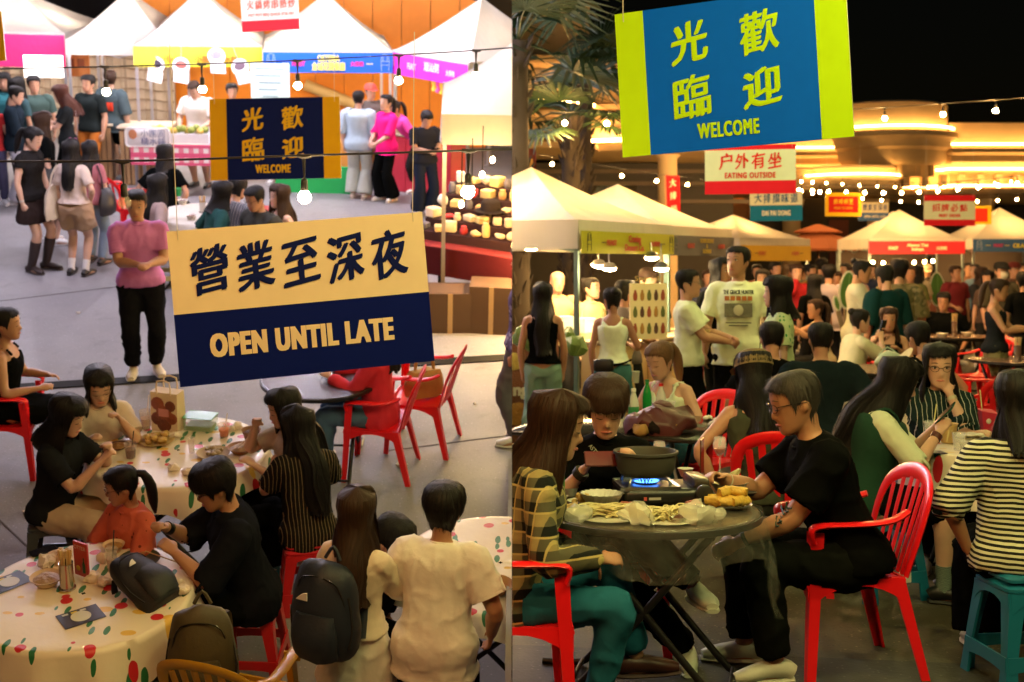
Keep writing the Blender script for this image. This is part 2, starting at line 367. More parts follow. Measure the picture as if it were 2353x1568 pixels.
def person(s, p, yaw, label, sit=0, lean=0, twist=0, head=(0, 0, 0), h=1.7, w_=1.0, sex='f', skin='a', hair=('long', 'black', .4), top=((.02, .02, .02), 'short'), bot=((.02, .02, .02), 'pants'),
           shoes=(.7, .7, .7), armR=None, armL=None, near=False, legs=None, eyes='down', glasses=None, extra=None, curl=(.35, .35), seed=None, group=None, cat='person', M4=None, ttex=None, btex=None, hatc=None, hem=None, handn=(None, None), socks=None, vest=None):
    """p: ground point below the pelvis in plaza metres. sit = seat height or 0. arm targets are wrist points (person-local, before scale)"""
    SIDE[0] = s; rng = random.Random(seed if seed is not None else hash(label) % 9999 if False else sum(map(ord, label)))
    k = h/1.7; T = thing('person', label, cat, (M4 if M4 is not None else frame(s, p, yaw)) @ Matrix.Scale(k, 4), group)
    skm = mat(SKIN[skin], 'skin'); hz = (sit/k+.045) if sit else .90
    sw = .178 if sex == 'm' else .152; ww = w_*(1.06 if sex == 'm' else .95)
    piv = Vector((0, 0, hz)); RL = Matrix.Rotation(R(twist), 3, 'Z') @ Matrix.Rotation(R(lean), 3, 'X')
    def U(v):
        t = sm((v.z-hz+.06)/.30); 
        q = Matrix.Rotation(R(twist)*t, 3, 'Z') @ Matrix.Rotation(R(lean)*(.35+.65*t) if v.z > hz-.1 else 0, 3, 'X')
        return piv+q @ (v-piv)
    hc = U(Vector((0, .0, hz+.690))); neckp = U(Vector((0, .014, hz+.545)))
    RH = Matrix.Rotation(R(twist), 3, 'Z') @ Matrix.Rotation(R(lean*.55), 3, 'X') @ Matrix.Rotation(R(head[0]), 3, 'Z') @ Matrix.Rotation(R(head[1]), 3, 'X') @ Matrix.Rotation(R(head[2]), 3, 'Y')
    def HX(v): return neckp+RH @ (v*1.10+Vector((0, -.018, .141)))
    # ---- limbs
    arms = []
    for sd, tgt in ((-1, armR), (1, armL)):       # person's right hand is at local -x when facing -y
        S = U(Vector((sd*sw*ww, .008, hz+.450)))
        if tgt is None: tgt = (sd*(sw+.07), -.04, hz-.06 if not sit else hz+.02)
        if tgt == 'lap': tgt = (sd*.10, -.28, hz+.10)
        if tgt == 'table': tgt = (sd*.14, -.38, .80/k)
        if tgt == 'phone': tgt = (sd*.05, -.30, hz+.30)
        tgt = Vector(tgt); hint = Vector((sd*.55, .35, -.75)) if tgt.z < S.z-.1 else Vector((sd*.5, -.1, -.9))
        E, Wp = ik(S, tgt, .275, .245, hint); arms.append((sd, S, E, Wp))
    lg = []
    for i, sd in enumerate((-1, 1)):
        Hj = Vector((sd*.088*ww, 0, hz-.02))
        if legs: ft = Vector(legs[i])
        elif sit: ft = Vector((sd*.13, -.40+rng.uniform(-.08, .06), .085))
        else: ft = Vector((sd*.10, rng.uniform(-.05, .05), .085))
        K, A = ik(Hj, ft, .425, .405, Vector((sd*.12, -1, .25))); lg.append((sd, Hj, K, A))
    # ---- body
    n = 12 if near else 9; b = MB()
    def torus(off, z0, z1, fl=0):
        rings = []
        for i, (dz, a, d, yc) in enumerate(spline(TOR, 2)):
            if dz < z0-1e-6 or dz > z1+1e-6: continue
            f = 1.10 if sex == 'm' and dz > .25 else 1.0; f2 = .94 if sex == 'f' and .08 < dz < .26 else 1.0
            rings.append((dz, a*f*f2*ww+off, d*f2*(ww*.5+.5)+off, yc))
        return rings
    def ringpts(R_, nn): return [[U(Vector((a*math.copysign(abs(math.cos(q))**.85, math.cos(q)), yc+d*math.copysign(abs(math.sin(q))**.9, math.sin(q)), hz+dz))) for q in [2*math.pi*j/nn for j in range(nn)]] for dz, a, d, yc in R_]
    b.quadstrip(ringpts(torus(-.006, -.1, .54), n+4))
    b.tube([U(Vector((0, .016, hz+.49))), U(Vector((0, .012, hz+.56))), HX(Vector((0, .022, -.055)))], [.060, .052, .052] if sex == 'm' else [.05, .045, .046], n, 2)
    nh = 18 if near else 14; rings = [[HX(headpt(z, 2*math.pi*j/nh)) for j in range(nh)] for z, *_ in HEAD]; b.quadstrip(rings)
    b.tube([HX(Vector(q)) for q in ((0, -.085, .010), (0, -.091, -.010), (0, -.103, -.030), (0, -.094, -.040))], [.006, .0075, .0105, .008], 7, 2)
    b.tube([HX(Vector(q)) for q in ((-.015, -.091, -.038), (0, -.096, -.036), (.015, -.091, -.038))], [.005, .007, .005], 6, 2)
    for e in (() if hair and hair[0] in ('long', 'bob') else (-1, 1)): b.ell(HX(Vector((e*.074, .012, -.012))), (.008, .016, .028), 8, 5, RH)
    ar = 1.12 if sex == 'm' else .92
    for sd, S, E, Wp in arms:
        d = (Wp-E).normalized(); i = 0 if sd < 0 else 1
        b.tube([S+Vector((-sd*.045, 0, .005)), S, S+(E-S)*.45, E, E+(Wp-E)*.3, E+(Wp-E)*.75, Wp], [x*ar for x in (.045, .054, .046, .039, .042, .031, .025)], n-2, 2)
        nn = handn[i]; nn = Vector(nn) if nn else Vector((-sd*.6, -.25, -.5)) if Wp.z > hz else Vector((-sd, .1, 0))
        hd = d if not (handn[i] and len(handn[i]) > 3) else d
        hand(b, Wp, hd, nn, sd, curl[i], .98 if sex == 'm' else .88)
    for sd, H, K, A in lg:
        b.tube([H+Vector((0, 0, .03)), H+(K-H)*.2, K+(H-K)*.12, K, K+(A-K)*.28, K+(A-K)*.75, A], [x*ww for x in (.085, .088, .062, .058, .060, .042, .036)], n, 2)
        fd = Vector((K.x*.2+sd*.03, -.13, -.03)) if not sit else Vector((sd*.03, -.13, -.02))
        b.tube([A+Vector((0, .05, -.045)), A+Vector((0, .0, -.04)), A+fd*.6+Vector((0, 0, -.03)), A+fd+Vector((0, 0, -.025))], [.030, .036, .034, .022], 8, 2)
    bm_ = b
    if near:
        far_ = (T.matrix_world.translation-Vector((0, 0, CAMZ))).length > 8.6; ro = remesh(b.mesh('body', skm), .0125 if far_ else .0092, 1)
    # face marks on top of the body mesh
    fm = MB(); hl = HAIRC[hair[1]] if hair else (.02, .02, .02)
    for e in (-1, 1):
        fm.cur = 0; fm.tube([HX(Vector(q)) for q in ((e*.014, -.0885, .030), (e*.030, -.0900, .035), (e*.050, -.076, .029))], [.0014, .0024, .0012], 5, 2)
        if eyes == 'open':
            fm.cur = 1; fm.ell(HX(Vector((e*.031, -.0835, .006))), (.0135, .006, .0062), 8, 5, RH)
            fm.cur = 0; fm.ell(HX(Vector((e*.031, -.0885, .006))), (.0058, .003, .0058), 8, 5, RH)
        fm.cur = 0; zz = .011 if eyes == 'open' else .000
        fm.tube([HX(Vector(q)) for q in ((e*.017, -.088, zz-.003), (e*.031, -.0905, zz+(.002 if eyes == 'open' else -.003)), (e*.046, -.080, zz-.003))], [.0012, .0026, .0014], 5, 2)
    fm.cur = 2; fm.tube([HX(Vector(q)) for q in ((-.022, -.086, -.067), (-.008, -.0935, -.063), (0, -.0935, -.065), (.008, -.0935, -.063), (.022, -.086, -.067))], [(.003, .003), (.006, .005), (.006, .005), (.006, .005), (.003, .003)], 6, 2)
    sc_ = SKIN[skin]; mats = [mat(hl, 'paint', .6), mat((.75, .72, .68), 'gloss', .2), mat((sc_[0]*.85, sc_[1]*.45, sc_[2]*.5), 'skin', .4)]
    if near: PEND.append((ro, fm, skm, mats, T, s))
    else:
        o0 = len(b.v); b.v += fm.v; b.f += [tuple(q+o0 for q in f) for f in fm.f]; b.m += [q+1 for q in fm.m]
        b.build('body', [skm]+mats, T, 80)
    # ---- hair
    if hair:
        kind, hcname, L = (list(hair)+[.4])[:3]; hm = mat(HAIRC[hcname], 'hair'); hb = hairmesh(kind if kind in ('crop', 'short', 'mop', 'bob', 'long') else 'pony', rng, L, 72 if near else 44, (420 if far_ else 850) if near else 90)
        if kind == 'pony': hb.tube([(0, .085, .045), (.005, .135, .035), (.01, .155, -.05), (.005, .14, -.16), (0, .13, -.24)], [.02, .026, .034, .028, .008], 8, 2)
        if kind == 'bun': hb.ell((0, .095, .075), (.042, .040, .038), 10, 7); hb.tube([(0, .06, .06), (0, .09, .07)], [.03, .024], 8, 1)
        if kind == 'clip': hb.ell((0, .11, .00), (.05, .035, .06), 10, 7)
        hb.xf(HX)
        hb.build('hair', hm, T, 80)
    if hatc:
        cb = MB(); cb.quadstrip([[headpt(min(z, .1054), 2*math.pi*j/20, .02) + Vector((0, 0, .02*sm((z-.04)/.06))) for j in range(20)] for z in (.035, .06, .082, .098, .1054)])
        cb.tube([(0, -.09, .045), (0, -.14, .04), (0, -.18, .03)], [(.075, .004), (.07, .004), (.04, .003)], 12, 1, side=(1, 0, 0)); cb.xf(HX); cb.build('cap', mat(hatc), T, 60)
    # ---- clothes
    tc, st = top[0], top[1]; fit = (top[2]*.62+.003 if len(top) > 2 else .014); tm = mat(tc, 'cloth', None, 0, ttex)
    hemz = hem if hem is not None else (-.06 if not sit else -.05)
    tb = MB(); amp = .005+fit*.10
    top_lim = .535 if st not in ('tank', 'cami', 'vee') else .425
    if hemz < -.1:
        R0 = torus(fit, -.1, top_lim); z, a, d, yc = R0[0]
        ex = [(hemz, a+.02+.25*fit, d+.02+.25*fit, yc), ((hemz+z)/2, a+.012, d+.012, yc)]; R0 = ex+R0
    else: R0 = torus(fit, hemz, top_lim)
    if fit > .011 and st not in ('tank', 'cami', 'vee'): R0 = [(z, max(a, (.150 if z < .36 else 0)*ww*(1.06 if sex == 'm' else 1)+fit), max(d, (.102 if z < .36 else 0)+fit), yc) for z, a, d, yc in R0]
    if hemz < .04: R0 = [(z, a+(.012+(bot[2] if len(bot) > 2 else .014)*.7)*sm((.12-z)/.1), d+(.012+(bot[2] if len(bot) > 2 else .014)*.7)*sm((.12-z)/.1), yc) for z, a, d, yc in R0]
    z, a, d, yc = R0[0]; R0 = [(z-.004, a-.014, d-.014, yc)]+R0
    if st not in ('tank', 'cami', 'vee'): R0[-1] = (R0[-1][0], .064, .060, .014)
    else: R0.append((top_lim+.004, R0[-1][1]-.02, R0[-1][2]-.02, R0[-1][3]))
    tb.quadstrip(ringpts(R0, 20 if near else 14))
    if st in ('tank', 'vee', 'cami'):
        for e in (-1, 1):
            ww_ = .028 if st != 'cami' else .006
            tb.tube([U(Vector((e*.075, -.092*(ww*.5+.5)-fit*.7, hz+.40))), U(Vector((e*.088, -.062-fit*.5, hz+.475))), U(Vector((e*.09, .008, hz+.517))), U(Vector((e*.088, .075+fit*.5, hz+.46))), U(Vector((e*.07, .098+fit*.4, hz+.40)))], [(ww_, .006)]*5, 6, 2, side=RL @ Vector((1, 0, 0)))
    else:
        fr_ = {'short': .72, 'elbow': 1.05, 'long': 1.9, 'cap': .35}[st]
        for sd, S, E, Wp in arms:
            def al(t): return S+(E-S)*t if t <= 1 else E+(Wp-E)*(t-1)
            if fr_ <= 1.1:
                pts = [S+Vector((-sd*.06, 0, .0)), S, al(fr_*.5), al(fr_*.98), al(fr_)]; rr = [.058*ar+fit*.6, .056*ar+fit, .052*ar+fit*1.25, .050*ar+fit*1.5, .046*ar+fit*1.3]
            else: pts = [S+Vector((-sd*.06, 0, 0)), S, al(.5), al(1), al(1.35), al(fr_), al(fr_+.01)]; rr = [.056*ar+fit*.6, .056*ar+fit, .05*ar+fit, .046*ar+fit, .045*ar+fit, .034*ar+fit, .03*ar]
            tb.tube(pts, rr, 12 if near else 10, 3)
    sd_ = rng.random()*50
    if st not in ('tank', 'cami', 'vee'):
        MB().tube([U(Vector((.063*math.cos(q), .012+.059*math.sin(q)-.012*(1-math.sin(q)), hz+.532-.012*(1-math.sin(q))))) for q in [2*math.pi*j/16 for j in range(17)]], .0075, 6, 1, cap=False).build('collar', tm, T)
        for sd, S, E, Wp in arms:
            if fr_ <= 1.1: d_ = (E-S).normalized() if fr_ <= 1 else (Wp-E).normalized(); q_ = al2(S, E, Wp, fr_); MB().tube([q_-d_*.012, q_+d_*.004], .049*ar+fit*1.5, 14, 1, cap=False).build('sleeve_hem', tm, T)
    if near:
        wrinkle(tb, amp*.18, 7, sd_); ro = remesh(tb.mesh('top', tm), .0165 if far_ else .0125, 1); PEND.append((ro, None, tm, None, T, s, 'shirt', .0075+fit*.05, sd_))
    else: wrinkle(tb, amp, 8, sd_).build('shirt', tm, T, 80)
    if vest:
        vb = MB(); V0 = torus(fit+.034, -.07, .47); z, a, d, yc = V0[0]; V0 = [(z-.004, a-.03, d-.03, yc)]+V0; z, a, d, yc = V0[-1]; V0.append((z+.012, a-.03, d-.02, yc)); vb.quadstrip(ringpts(V0, 20))
        for e in (-1, 1): vb.tube([U(Vector((e*.075, -.105, hz+.42))), U(Vector((e*.09, -.06, hz+.50))), U(Vector((e*.092, .01, hz+.528))), U(Vector((e*.088, .09, hz+.45)))], [(.042, .010)]*4, 6, 3, side=RL @ Vector((1, 0, 0)))
        wrinkle(vb, .007, 8, sd_+9).build('vest', mat(vest), T, 80)
    bc, bt = bot[0], bot[1]; bfit = bot[2] if len(bot) > 2 else .014; bmt = mat(bc, 'cloth', None, 0, btex); pb = MB()
    pb.quadstrip(ringpts([(z, a+bfit*.6, d+bfit*.6, y) for z, a, d, y in torus(0, -.1, .10 if hemz > .03 else .0)], 14))
    if bt in ('skirt', 'mini'):
        ln = .30 if bt == 'mini' else .5
        if sit:
            K = (lg[0][2]+lg[1][2])/2
            pb.tube([Vector((0, .05, hz-.01)), Vector((0, -.06, hz)), Vector((0, 0, hz))+(K-Vector((0, 0, hz)))*.55, K+Vector((0, .06, .0)), K+Vector((0, -.03, -.02)), K+Vector((0, -.05, -.10))], [(.17, .08), (.19, .105), (.21, .10), (.2, .09), (.18, .07), (.17, .02)], 14, 2, side=(1, 0, 0))
        else: pb.quadstrip([[Vector((a*math.cos(q)*(1+.04*math.sin(q*9)), yc+d*math.sin(q)*(1+.04*math.sin(q*9)), hz+z)) for q in [2*math.pi*j/28 for j in range(28)]] for z, a, d, yc in ((.06, .165, .11, 0), (-.06, .19, .135, .005), (-ln*.6, .215, .165, 0), (-ln, .23, .185, 0), (-ln-.003, .2, .15, 0))])
    else:
        fr_ = {'pants': 1.93, 'wide': 1.96, 'shorts': .66, 'bermuda': .95, 'crop': 1.6}[bt]; wd = .07 if bt == 'wide' else .0
        for sd, H, K, A in lg:
            def al(t): return H+(K-H)*t if t <= 1 else K+(A-K)*(t-1)
            if fr_ <= 1: pb.tube([H+Vector((0, 0, .06)), al(.15), al(.5*fr_), al(fr_*.97), al(fr_)], [x*ww+bfit+ex_ for x, ex_ in ((.088, 0), (.092, .002), (.082, .008), (.072, .02), (.06, .01))], 12, 3)
            else: pb.tube([H+Vector((0, 0, .06)), al(.12), al(.6), al(1), al(1.3), al(fr_-.03), al(fr_)], [x*ww+bfit+wd*q for x, q in ((.088, 0), (.092, .0), (.072, .1), (.062, .25), (.060, .5), (.046, .9), (.03, .9))], 12, 3)
    if near: wrinkle(pb, .006, 8, sd_+3); ro = remesh(pb.mesh('bot', bmt), .021 if far_ else .0155, 2); PEND.append((ro, None, bmt, None, T, s, 'skirt' if bt in ('skirt', 'mini') else 'trousers' if fr_ > 1 else 'shorts', .010, sd_+5))
    else: wrinkle(pb, .008, 8, sd_+3).build('skirt' if bt in ('skirt', 'mini') else 'trousers' if fr_ > 1 else 'shorts', bmt, T, 80)
    if shoes:
        boots = shoes[3] if len(shoes) > 3 else 0
        for sd, H, K, A in lg:
            sb = MB(); fx = sd*.03; dn = -.085
            sb.cur = 0; sb.tube([A+Vector((0, .075, -.05)), A+Vector((0, .03, -.03)), A+Vector((fx*.3, -.05, -.035)), A+Vector((fx, -.125, -.047)), A+Vector((fx*1.1, -.175, -.055))], [(.030, .035), (.041, .043), (.043, .036), (.046, .028), (.026, .018)], 10, 2, side=(1, 0, 0))
            if boots: sb.tube([A+Vector((0, .01, -.02)), A+(K-A)*.3, A+(K-A)*.75, A+(K-A)*.78], [.048, .056, .066, .055], 10, 2)
            sb.cur = 1; sb.tube([A+Vector((0, .08, -.074)), A+Vector((0, .02, -.075)), A+Vector((fx, -.11, -.075)), A+Vector((fx*1.1, -.185, -.072))], [(.034, .012), (.043, .012), (.048, .012), (.028, .010)], 10, 2, side=(1, 0, 0))
            sb.build('shoe', [mat(shoes[:3], 'leather'), mat(tuple(min(1, x*.8+.03) for x in shoes[:3]), 'leather', .6)], T, 60)
            if socks:
                MB().tube([A+Vector((0, .0, -.03)), A+(K-A)*.1, A+(K-A)*.3], [.042, .042, .047], 10, 2).build('sock', mat(socks, 'cloth', None, 0, 'marl' if sum(socks) < 1.4 else None), T)
    if glasses:
        gb = MB()
        for e in (-1, 1):
            gb.tube([HX(Vector((e*.032+.022*math.cos(q), -.1005+.012*abs(math.cos(q))*(1 if e*math.cos(q) > 0 else 0), .004+.017*math.sin(q)))) for q in [2*math.pi*i/12 for i in range(13)]], .0016, 5, 1, cap=False)
            gb.tube([HX(Vector((e*.054, -.088, .010))), HX(Vector((e*.078, -.02, .008))), HX(Vector((e*.079, .02, .0)))], .0018, 5, 1)
        gb.tube([HX(Vector((-.011, -.1, .008))), HX(Vector((.011, -.1, .008)))], .0018, 5, 1); gb.build('glasses', mat(glasses, 'gloss'), T)
    info = dict(T=T, U=U, HX=HX, arms=arms, legs=lg, hz=hz, k=k)
    if extra: extra(info)
    return info
def al2(S, E, W_, t): return S+(E-S)*t if t <= 1 else E+(W_-E)*(t-1)
PEND = []
def flush():
    """bake the waiting voxel unions: body + face marks, shirts, trousers"""
    dg = bpy.context.evaluated_depsgraph_get(); dg.update()
    for it in PEND:
        ro = it[0]; me = bpy.data.meshes.new_from_object(ro.evaluated_get(dg))
        T, s = it[4], it[5]; SIDE[0] = s
        if it[1] is not None:
            fm, skm, mats = it[1], it[2], it[3]
            vs = [tuple(v.co) for v in me.vertices]; fs = [tuple(p.vertices) for p in me.polygons]; o0 = len(vs)
            mb = MB(); mb.v = vs+fm.v; mb.f = fs+[tuple(q+o0 for q in f) for f in fm.f]; mb.m = [0]*len(fs)+[q+1 for q in fm.m]
            mb.build('body', [skm]+mats, T, 80); bpy.data.meshes.remove(me)
        else:
            nm, amp, sd = it[6], it[7], it[8]; off = Vector((sd*3.1, sd, 0))
            vn = [v.normal.copy() for v in me.vertices]
            for v, nn in zip(me.vertices, vn):
                x, y, z = v.co; m_ = noise.noise(v.co*3.1+off)
                q1 = Vector((x*7+z*5, y*7, z*6-x*5))+off; q2 = Vector((x*12-z*7, y*12, z*5+x*6))-off
                r1 = (1-abs(noise.noise(q1)))**7; r2 = (1-abs(noise.noise(q2)))**6
                v.co += nn*(amp*(1.9*r1*max(0, .45+m_)+1.1*r2*max(0, .35-m_)-.35))
            me.materials.clear(); me.materials.append(it[2]); me.polygons.foreach_set('use_smooth', [True]*len(me.polygons)); link(nm, me, T)
    for o in RM:
        m = o.data; bpy.data.objects.remove(o); bpy.data.meshes.remove(m)
    RM.clear(); PEND.clear()
# ------------------------------------------------------------------ furniture
RED = (.78, .010, .016)
def bevelbox(mb, c, d, r=.01):
    x, y, z = (q/2 for q in d); poly = []
    for sx, sy in ((1, 1), (-1, 1), (-1, -1), (1, -1)):
        for a in (0, 45, 90):
            b_ = R(a)+{(1, 1): 0, (-1, 1): math.pi/2, (-1, -1): math.pi, (1, -1): 1.5*math.pi}[(sx, sy)]
            poly.append((c[0]+sx*(x-r)+r*math.cos(b_), c[1]+sy*(y-r)+r*math.sin(b_)))
    def sh(k): return [(c[0]+(a-c[0])*k, c[1]+(b-c[1])*k) for a, b in poly]
    k = 1-r/max(x, y)*.8
    return mb.quadstrip([[(a, b, c[2]-z) for a, b in sh(k)], [(a, b, c[2]-z+r*.6) for a, b in poly], [(a, b, c[2]+z-r*.6) for a, b in poly], [(a, b, c[2]+z) for a, b in sh(k)]])
def plate(mb, pts_a, pts_b, th, nrm):
    """strip between two polylines with thickness th along nrm"""
    nn = Vector(nrm)*th
    rings = [[Vector(a), Vector(b), Vector(b)+nn, Vector(a)+nn] for a, b in zip(pts_a, pts_b)]
    return mb.quadstrip(rings)
CHAIR = {}
def chair(s, p, yaw, label, c=RED, group='red plastic armchairs'):
    SIDE[0] = s
    if c in CHAIR: return dup(CHAIR[c], frame(s, p, yaw), label, group)
    T = thing('plastic_chair', label, 'chair', frame(s, p, yaw), group); CHAIR[c] = T; m = mat(c, 'plastic', .28)
    mb = MB(); rings = []
    for i in range(9):                                       # seat: dished, front lip rolled down
        t = i/8; y = -.235+.43*t; z = .435-.022*math.sin(math.pi*min(1, t*1.15))+(-.03*(1-t/.15)**2 if t < .15 else 0)-.01*t; hw = .235-.02*t
        rings.append([(-hw, y, z-.008), (-hw*.7, y, z-.016), (0, y, z-.020), (hw*.7, y, z-.016), (hw, y, z-.008), (hw, y, z+.004), (hw*.7, y, z-.004), (0, y, z-.008), (-hw*.7, y, z-.004), (-hw, y, z+.004)])
    mb.quadstrip(rings).build('seat', m, T)
    for sx in (-1, 1):
        for front in (1, 0):                                 # L-section legs, splayed, tapering
            lb = MB(); top = Vector((sx*.235, -.215 if front else .185, .62 if front else .43)); bot = Vector((sx*.265, -.245 if front else .285, 0)); rr = []
            for t in (0, .3, .6, 1):
                q = top+(bot-top)*t; a = .062-.022*t+(.03*max(0, .3-t) if not front else 0); b_ = .055-.018*t; th = .012; fy = 1 if front else -1
                rr.append([q, q+Vector((-sx*a, 0, 0)), q+Vector((-sx*a, fy*th, 0)), q+Vector((-sx*th, fy*th, 0)), q+Vector((-sx*th, fy*b_, 0)), q+Vector((0, fy*b_, 0))])
            lb.quadstrip(rr).build('leg', m, T)
        ab = MB(); ab.tube([(sx*.235, -.205, .58), (sx*.238, -.215, .635), (sx*.25, -.165, .655), (sx*.262, 0, .66), (sx*.258, .12, .672), (sx*.225, .20, .70)], [(.028, .010), (.032, .012), (.034, .012), (.034, .012), (.030, .013), (.022, .014)], 8, 3, side=(1, 0, 0)); ab.build('armrest', m, T)
        # arched side apron
        pa = [(sx*.237, -.215+.4*i/8, .425) for i in range(9)]; pb_ = [(sx*.243, -.215+.4*i/8, .40-.075*(abs(i-4)/4)**2.2) for i in range(9)]
        plate(MB(), pa, pb_, .012, (-sx, 0, 0)).build('apron', m, T)
    for y, ny in ((-.232, 1), (.19, -1)):
        pa = [(-.235+.47*i/8, y, .425) for i in range(9)]; pb_ = [(-.235+.47*i/8, y, .405-.07*(abs(i-4)/4)**2.2) for i in range(9)]
        plate(MB(), pa, pb_, .012, (0, ny, 0)).build('apron', m, T)
    def bk(x, z): return Vector((x, .19+.30*(z-.43)-.05*(1-(x/.25)**2)*-1*.6, z))
    arch = [bk(-.215, .43), bk(-.235, .55), bk(-.242, .66), bk(-.215, .76), bk(-.13, .815), bk(0, .835), bk(.13, .815), bk(.215, .76), bk(.242, .66), bk(.235, .55), bk(.215, .43)]
    MB().tube(arch, [(.010, .022), (.010, .024), (.011, .028), (.012, .034), (.012, .036), (.012, .036), (.012, .036), (.012, .034), (.011, .028), (.010, .024), (.010, .022)], 8, 3, side=(0, 1, -.3)).build('back_frame', m, T)
    for i in range(6):
        x0 = -.155+.062*i; x1 = x0*1.10
        MB().tube([bk(x0*.9, .42), bk(x0, .6), bk(x1, .81-.05*(x1/.17)**2)], [(.019, .006), (.018, .006), (.020, .006)], 6, 3, side=(1, 0, 0)).build('slat', m, T)
    return T
STOOL = {}
def stool(s, p, yaw, label, c, h=.46, group='plastic stools'):
    SIDE[0] = s; key = (c, h)
    if key in STOOL: return dup(STOOL[key], frame(s, p, yaw), label, group)
    T = thing('plastic_stool', label, 'stool', frame(s, p, yaw), group); STOOL[key] = T; m = mat(c, 'plastic', .3)
    bevelbox(MB(), (0, 0, h-.012), (.29, .29, .024), .03).build('seat', m, T); bevelbox(MB(), (0, 0, h-.05), (.305, .305, .055), .035).build('rim', m, T)
    for sx in (-1, 1):
        for sy in (-1, 1):
            lb = MB(); rr = []
            for t in (0, .35, .7, .985, 1):
                q = Vector((sx*(.145+.045*t), sy*(.145+.045*t), (h-.06)*(1-t))); a = .075-.028*min(1, t*1.6); th = .012
                if t == .985: a += .012
                if t == 1: a += .012
                rr.append([q, q+Vector((-sx*a, 0, 0)), q+Vector((-sx*a, -sy*th, 0)), q+Vector((-sx*th*1.6, -sy*th*1.6, 0)), q+Vector((-sx*th, -sy*a, 0)), q+Vector((0, -sy*a, 0))])
            lb.quadstrip(rr).build('leg', m, T)
    for k in range(4):
        Rz = Matrix.Rotation(math.pi/2*k, 3, 'Z')
        pa = [Rz @ Vector((-.14+.28*i/8, -.150, h-.06)) for i in range(9)]; pb_ = [Rz @ Vector((-.145+.29*i/8, -.155, h-.085-.07*(abs(i-4)/4)**2.5)) for i in range(9)]
        plate(MB(), pa, pb_, .01, Rz @ Vector((0, 1, 0))).build('apron', m, T)
        pa = [Rz @ Vector((-.17+.34*i/8, -.178, .15)) for i in range(9)]; pb_ = [Rz @ Vector((-.172+.344*i/8, -.182, .10-.02*(abs(i-4)/4)**2.5)) for i in range(9)]
        plate(MB(), pa, pb_, .01, Rz @ Vector((0, 1, 0))).build('stretcher', m, T)
    return T
def table(s, p, label, r=.405, z=.74, c=(.012, .012, .012), yaw=0, square=None, group=None):
    SIDE[0] = s; T = thing('folding_table', label, 'table', frame(s, p, yaw), group); bl = mat((.006, .006, .007), 'paint', .4)
    if square: bevelbox(MB(), (0, 0, z-.014), (square[0], square[1], .028), .03).build('tabletop', mat(c, 'gloss', .14), T); r = min(square)/2
    else:
        MB().lathe([(r-.02, -.026), (r-.004, -.026), (r, -.02), (r, -.006), (r-.006, 0), (r-.02, .0)], 48, (0, 0, z)).build('tabletop', mat(c, 'gloss', .25), T)
        MB().lathe([(r+.001, -.030), (r+.006, -.028), (r+.006, -.004), (r+.001, -.002)], 48, (0, 0, z), cap=False).build('edge_band', bl, T)
    w_ = r*.62
    for e in (-1, 1):
        for sx in (-1, 1):
            MB().tube([(sx*w_, -e*r*.62, z-.03), (sx*w_*.97, -e*r*.50, z-.09), (sx*w_*.93, e*r*.55, .10), (sx*w_*.95, e*r*.78, .02), (sx*w_*.95, e*r*1.12, .016)], .0155, 8, 3).build('leg', bl, T)
        MB().tube([(-w_*.95, e*r*.72, .035), (w_*.95, e*r*.72, .035)], .010, 8, 1).build('crossbar', bl, T)
        MB().tube([(-w_, -e*r*.6, z-.05), (w_, -e*r*.6, z-.05)], .010, 8, 1).build('crossbar', bl, T)
    return T
def floral():
    if 'fl' in MC: return MC['fl']
    m, nt, b = newmat('floral_oilcloth'); v = warp(nt, coords(nt), .02, 9.0); base = node(nt, 'ShaderNodeRGB'); base.outputs[0].default_value = (.74, .65, .54, 1)
    o = spots(nt, base.outputs[0], v, 6.0, .26, (.72, .45, .08), keep=.6, flat=(1, 1.6, .45)); v2 = node(nt, 'ShaderNodeVectorMath'); v2.operation = 'ADD'; nt.links.new(v, v2.inputs[0]); v2.inputs[1].default_value = (1.7, .4, 2.2)
    o = spots(nt, o, v2.outputs[0], 8.5, .26, (.02, .16, .06), keep=.75, flat=(1.9, .7, .5)); v3 = node(nt, 'ShaderNodeVectorMath'); v3.operation = 'ADD'; nt.links.new(v, v3.inputs[0]); v3.inputs[1].default_value = (.7, 3.4, 1.2)
    o = spots(nt, o, v3.outputs[0], 8.0, .27, (.55, .02, .03), keep=.8, flat=(1, 1, .45))
    nt.links.new(o, b.inputs['Base Color']); b.inputs['Roughness'].default_value = .38; b.inputs['Coat Weight'].default_value = .25
    n = node(nt, 'ShaderNodeTexNoise', Scale=12.0, Detail=3.0); nt.links.new(v, n.inputs['Vector']); bp = node(nt, 'ShaderNodeBump', Strength=.3, Distance=.01); nt.links.new(n.outputs[0], bp.inputs['Height']); nt.links.new(bp.outputs[0], b.inputs['Normal'])
    MC['fl'] = m; return m
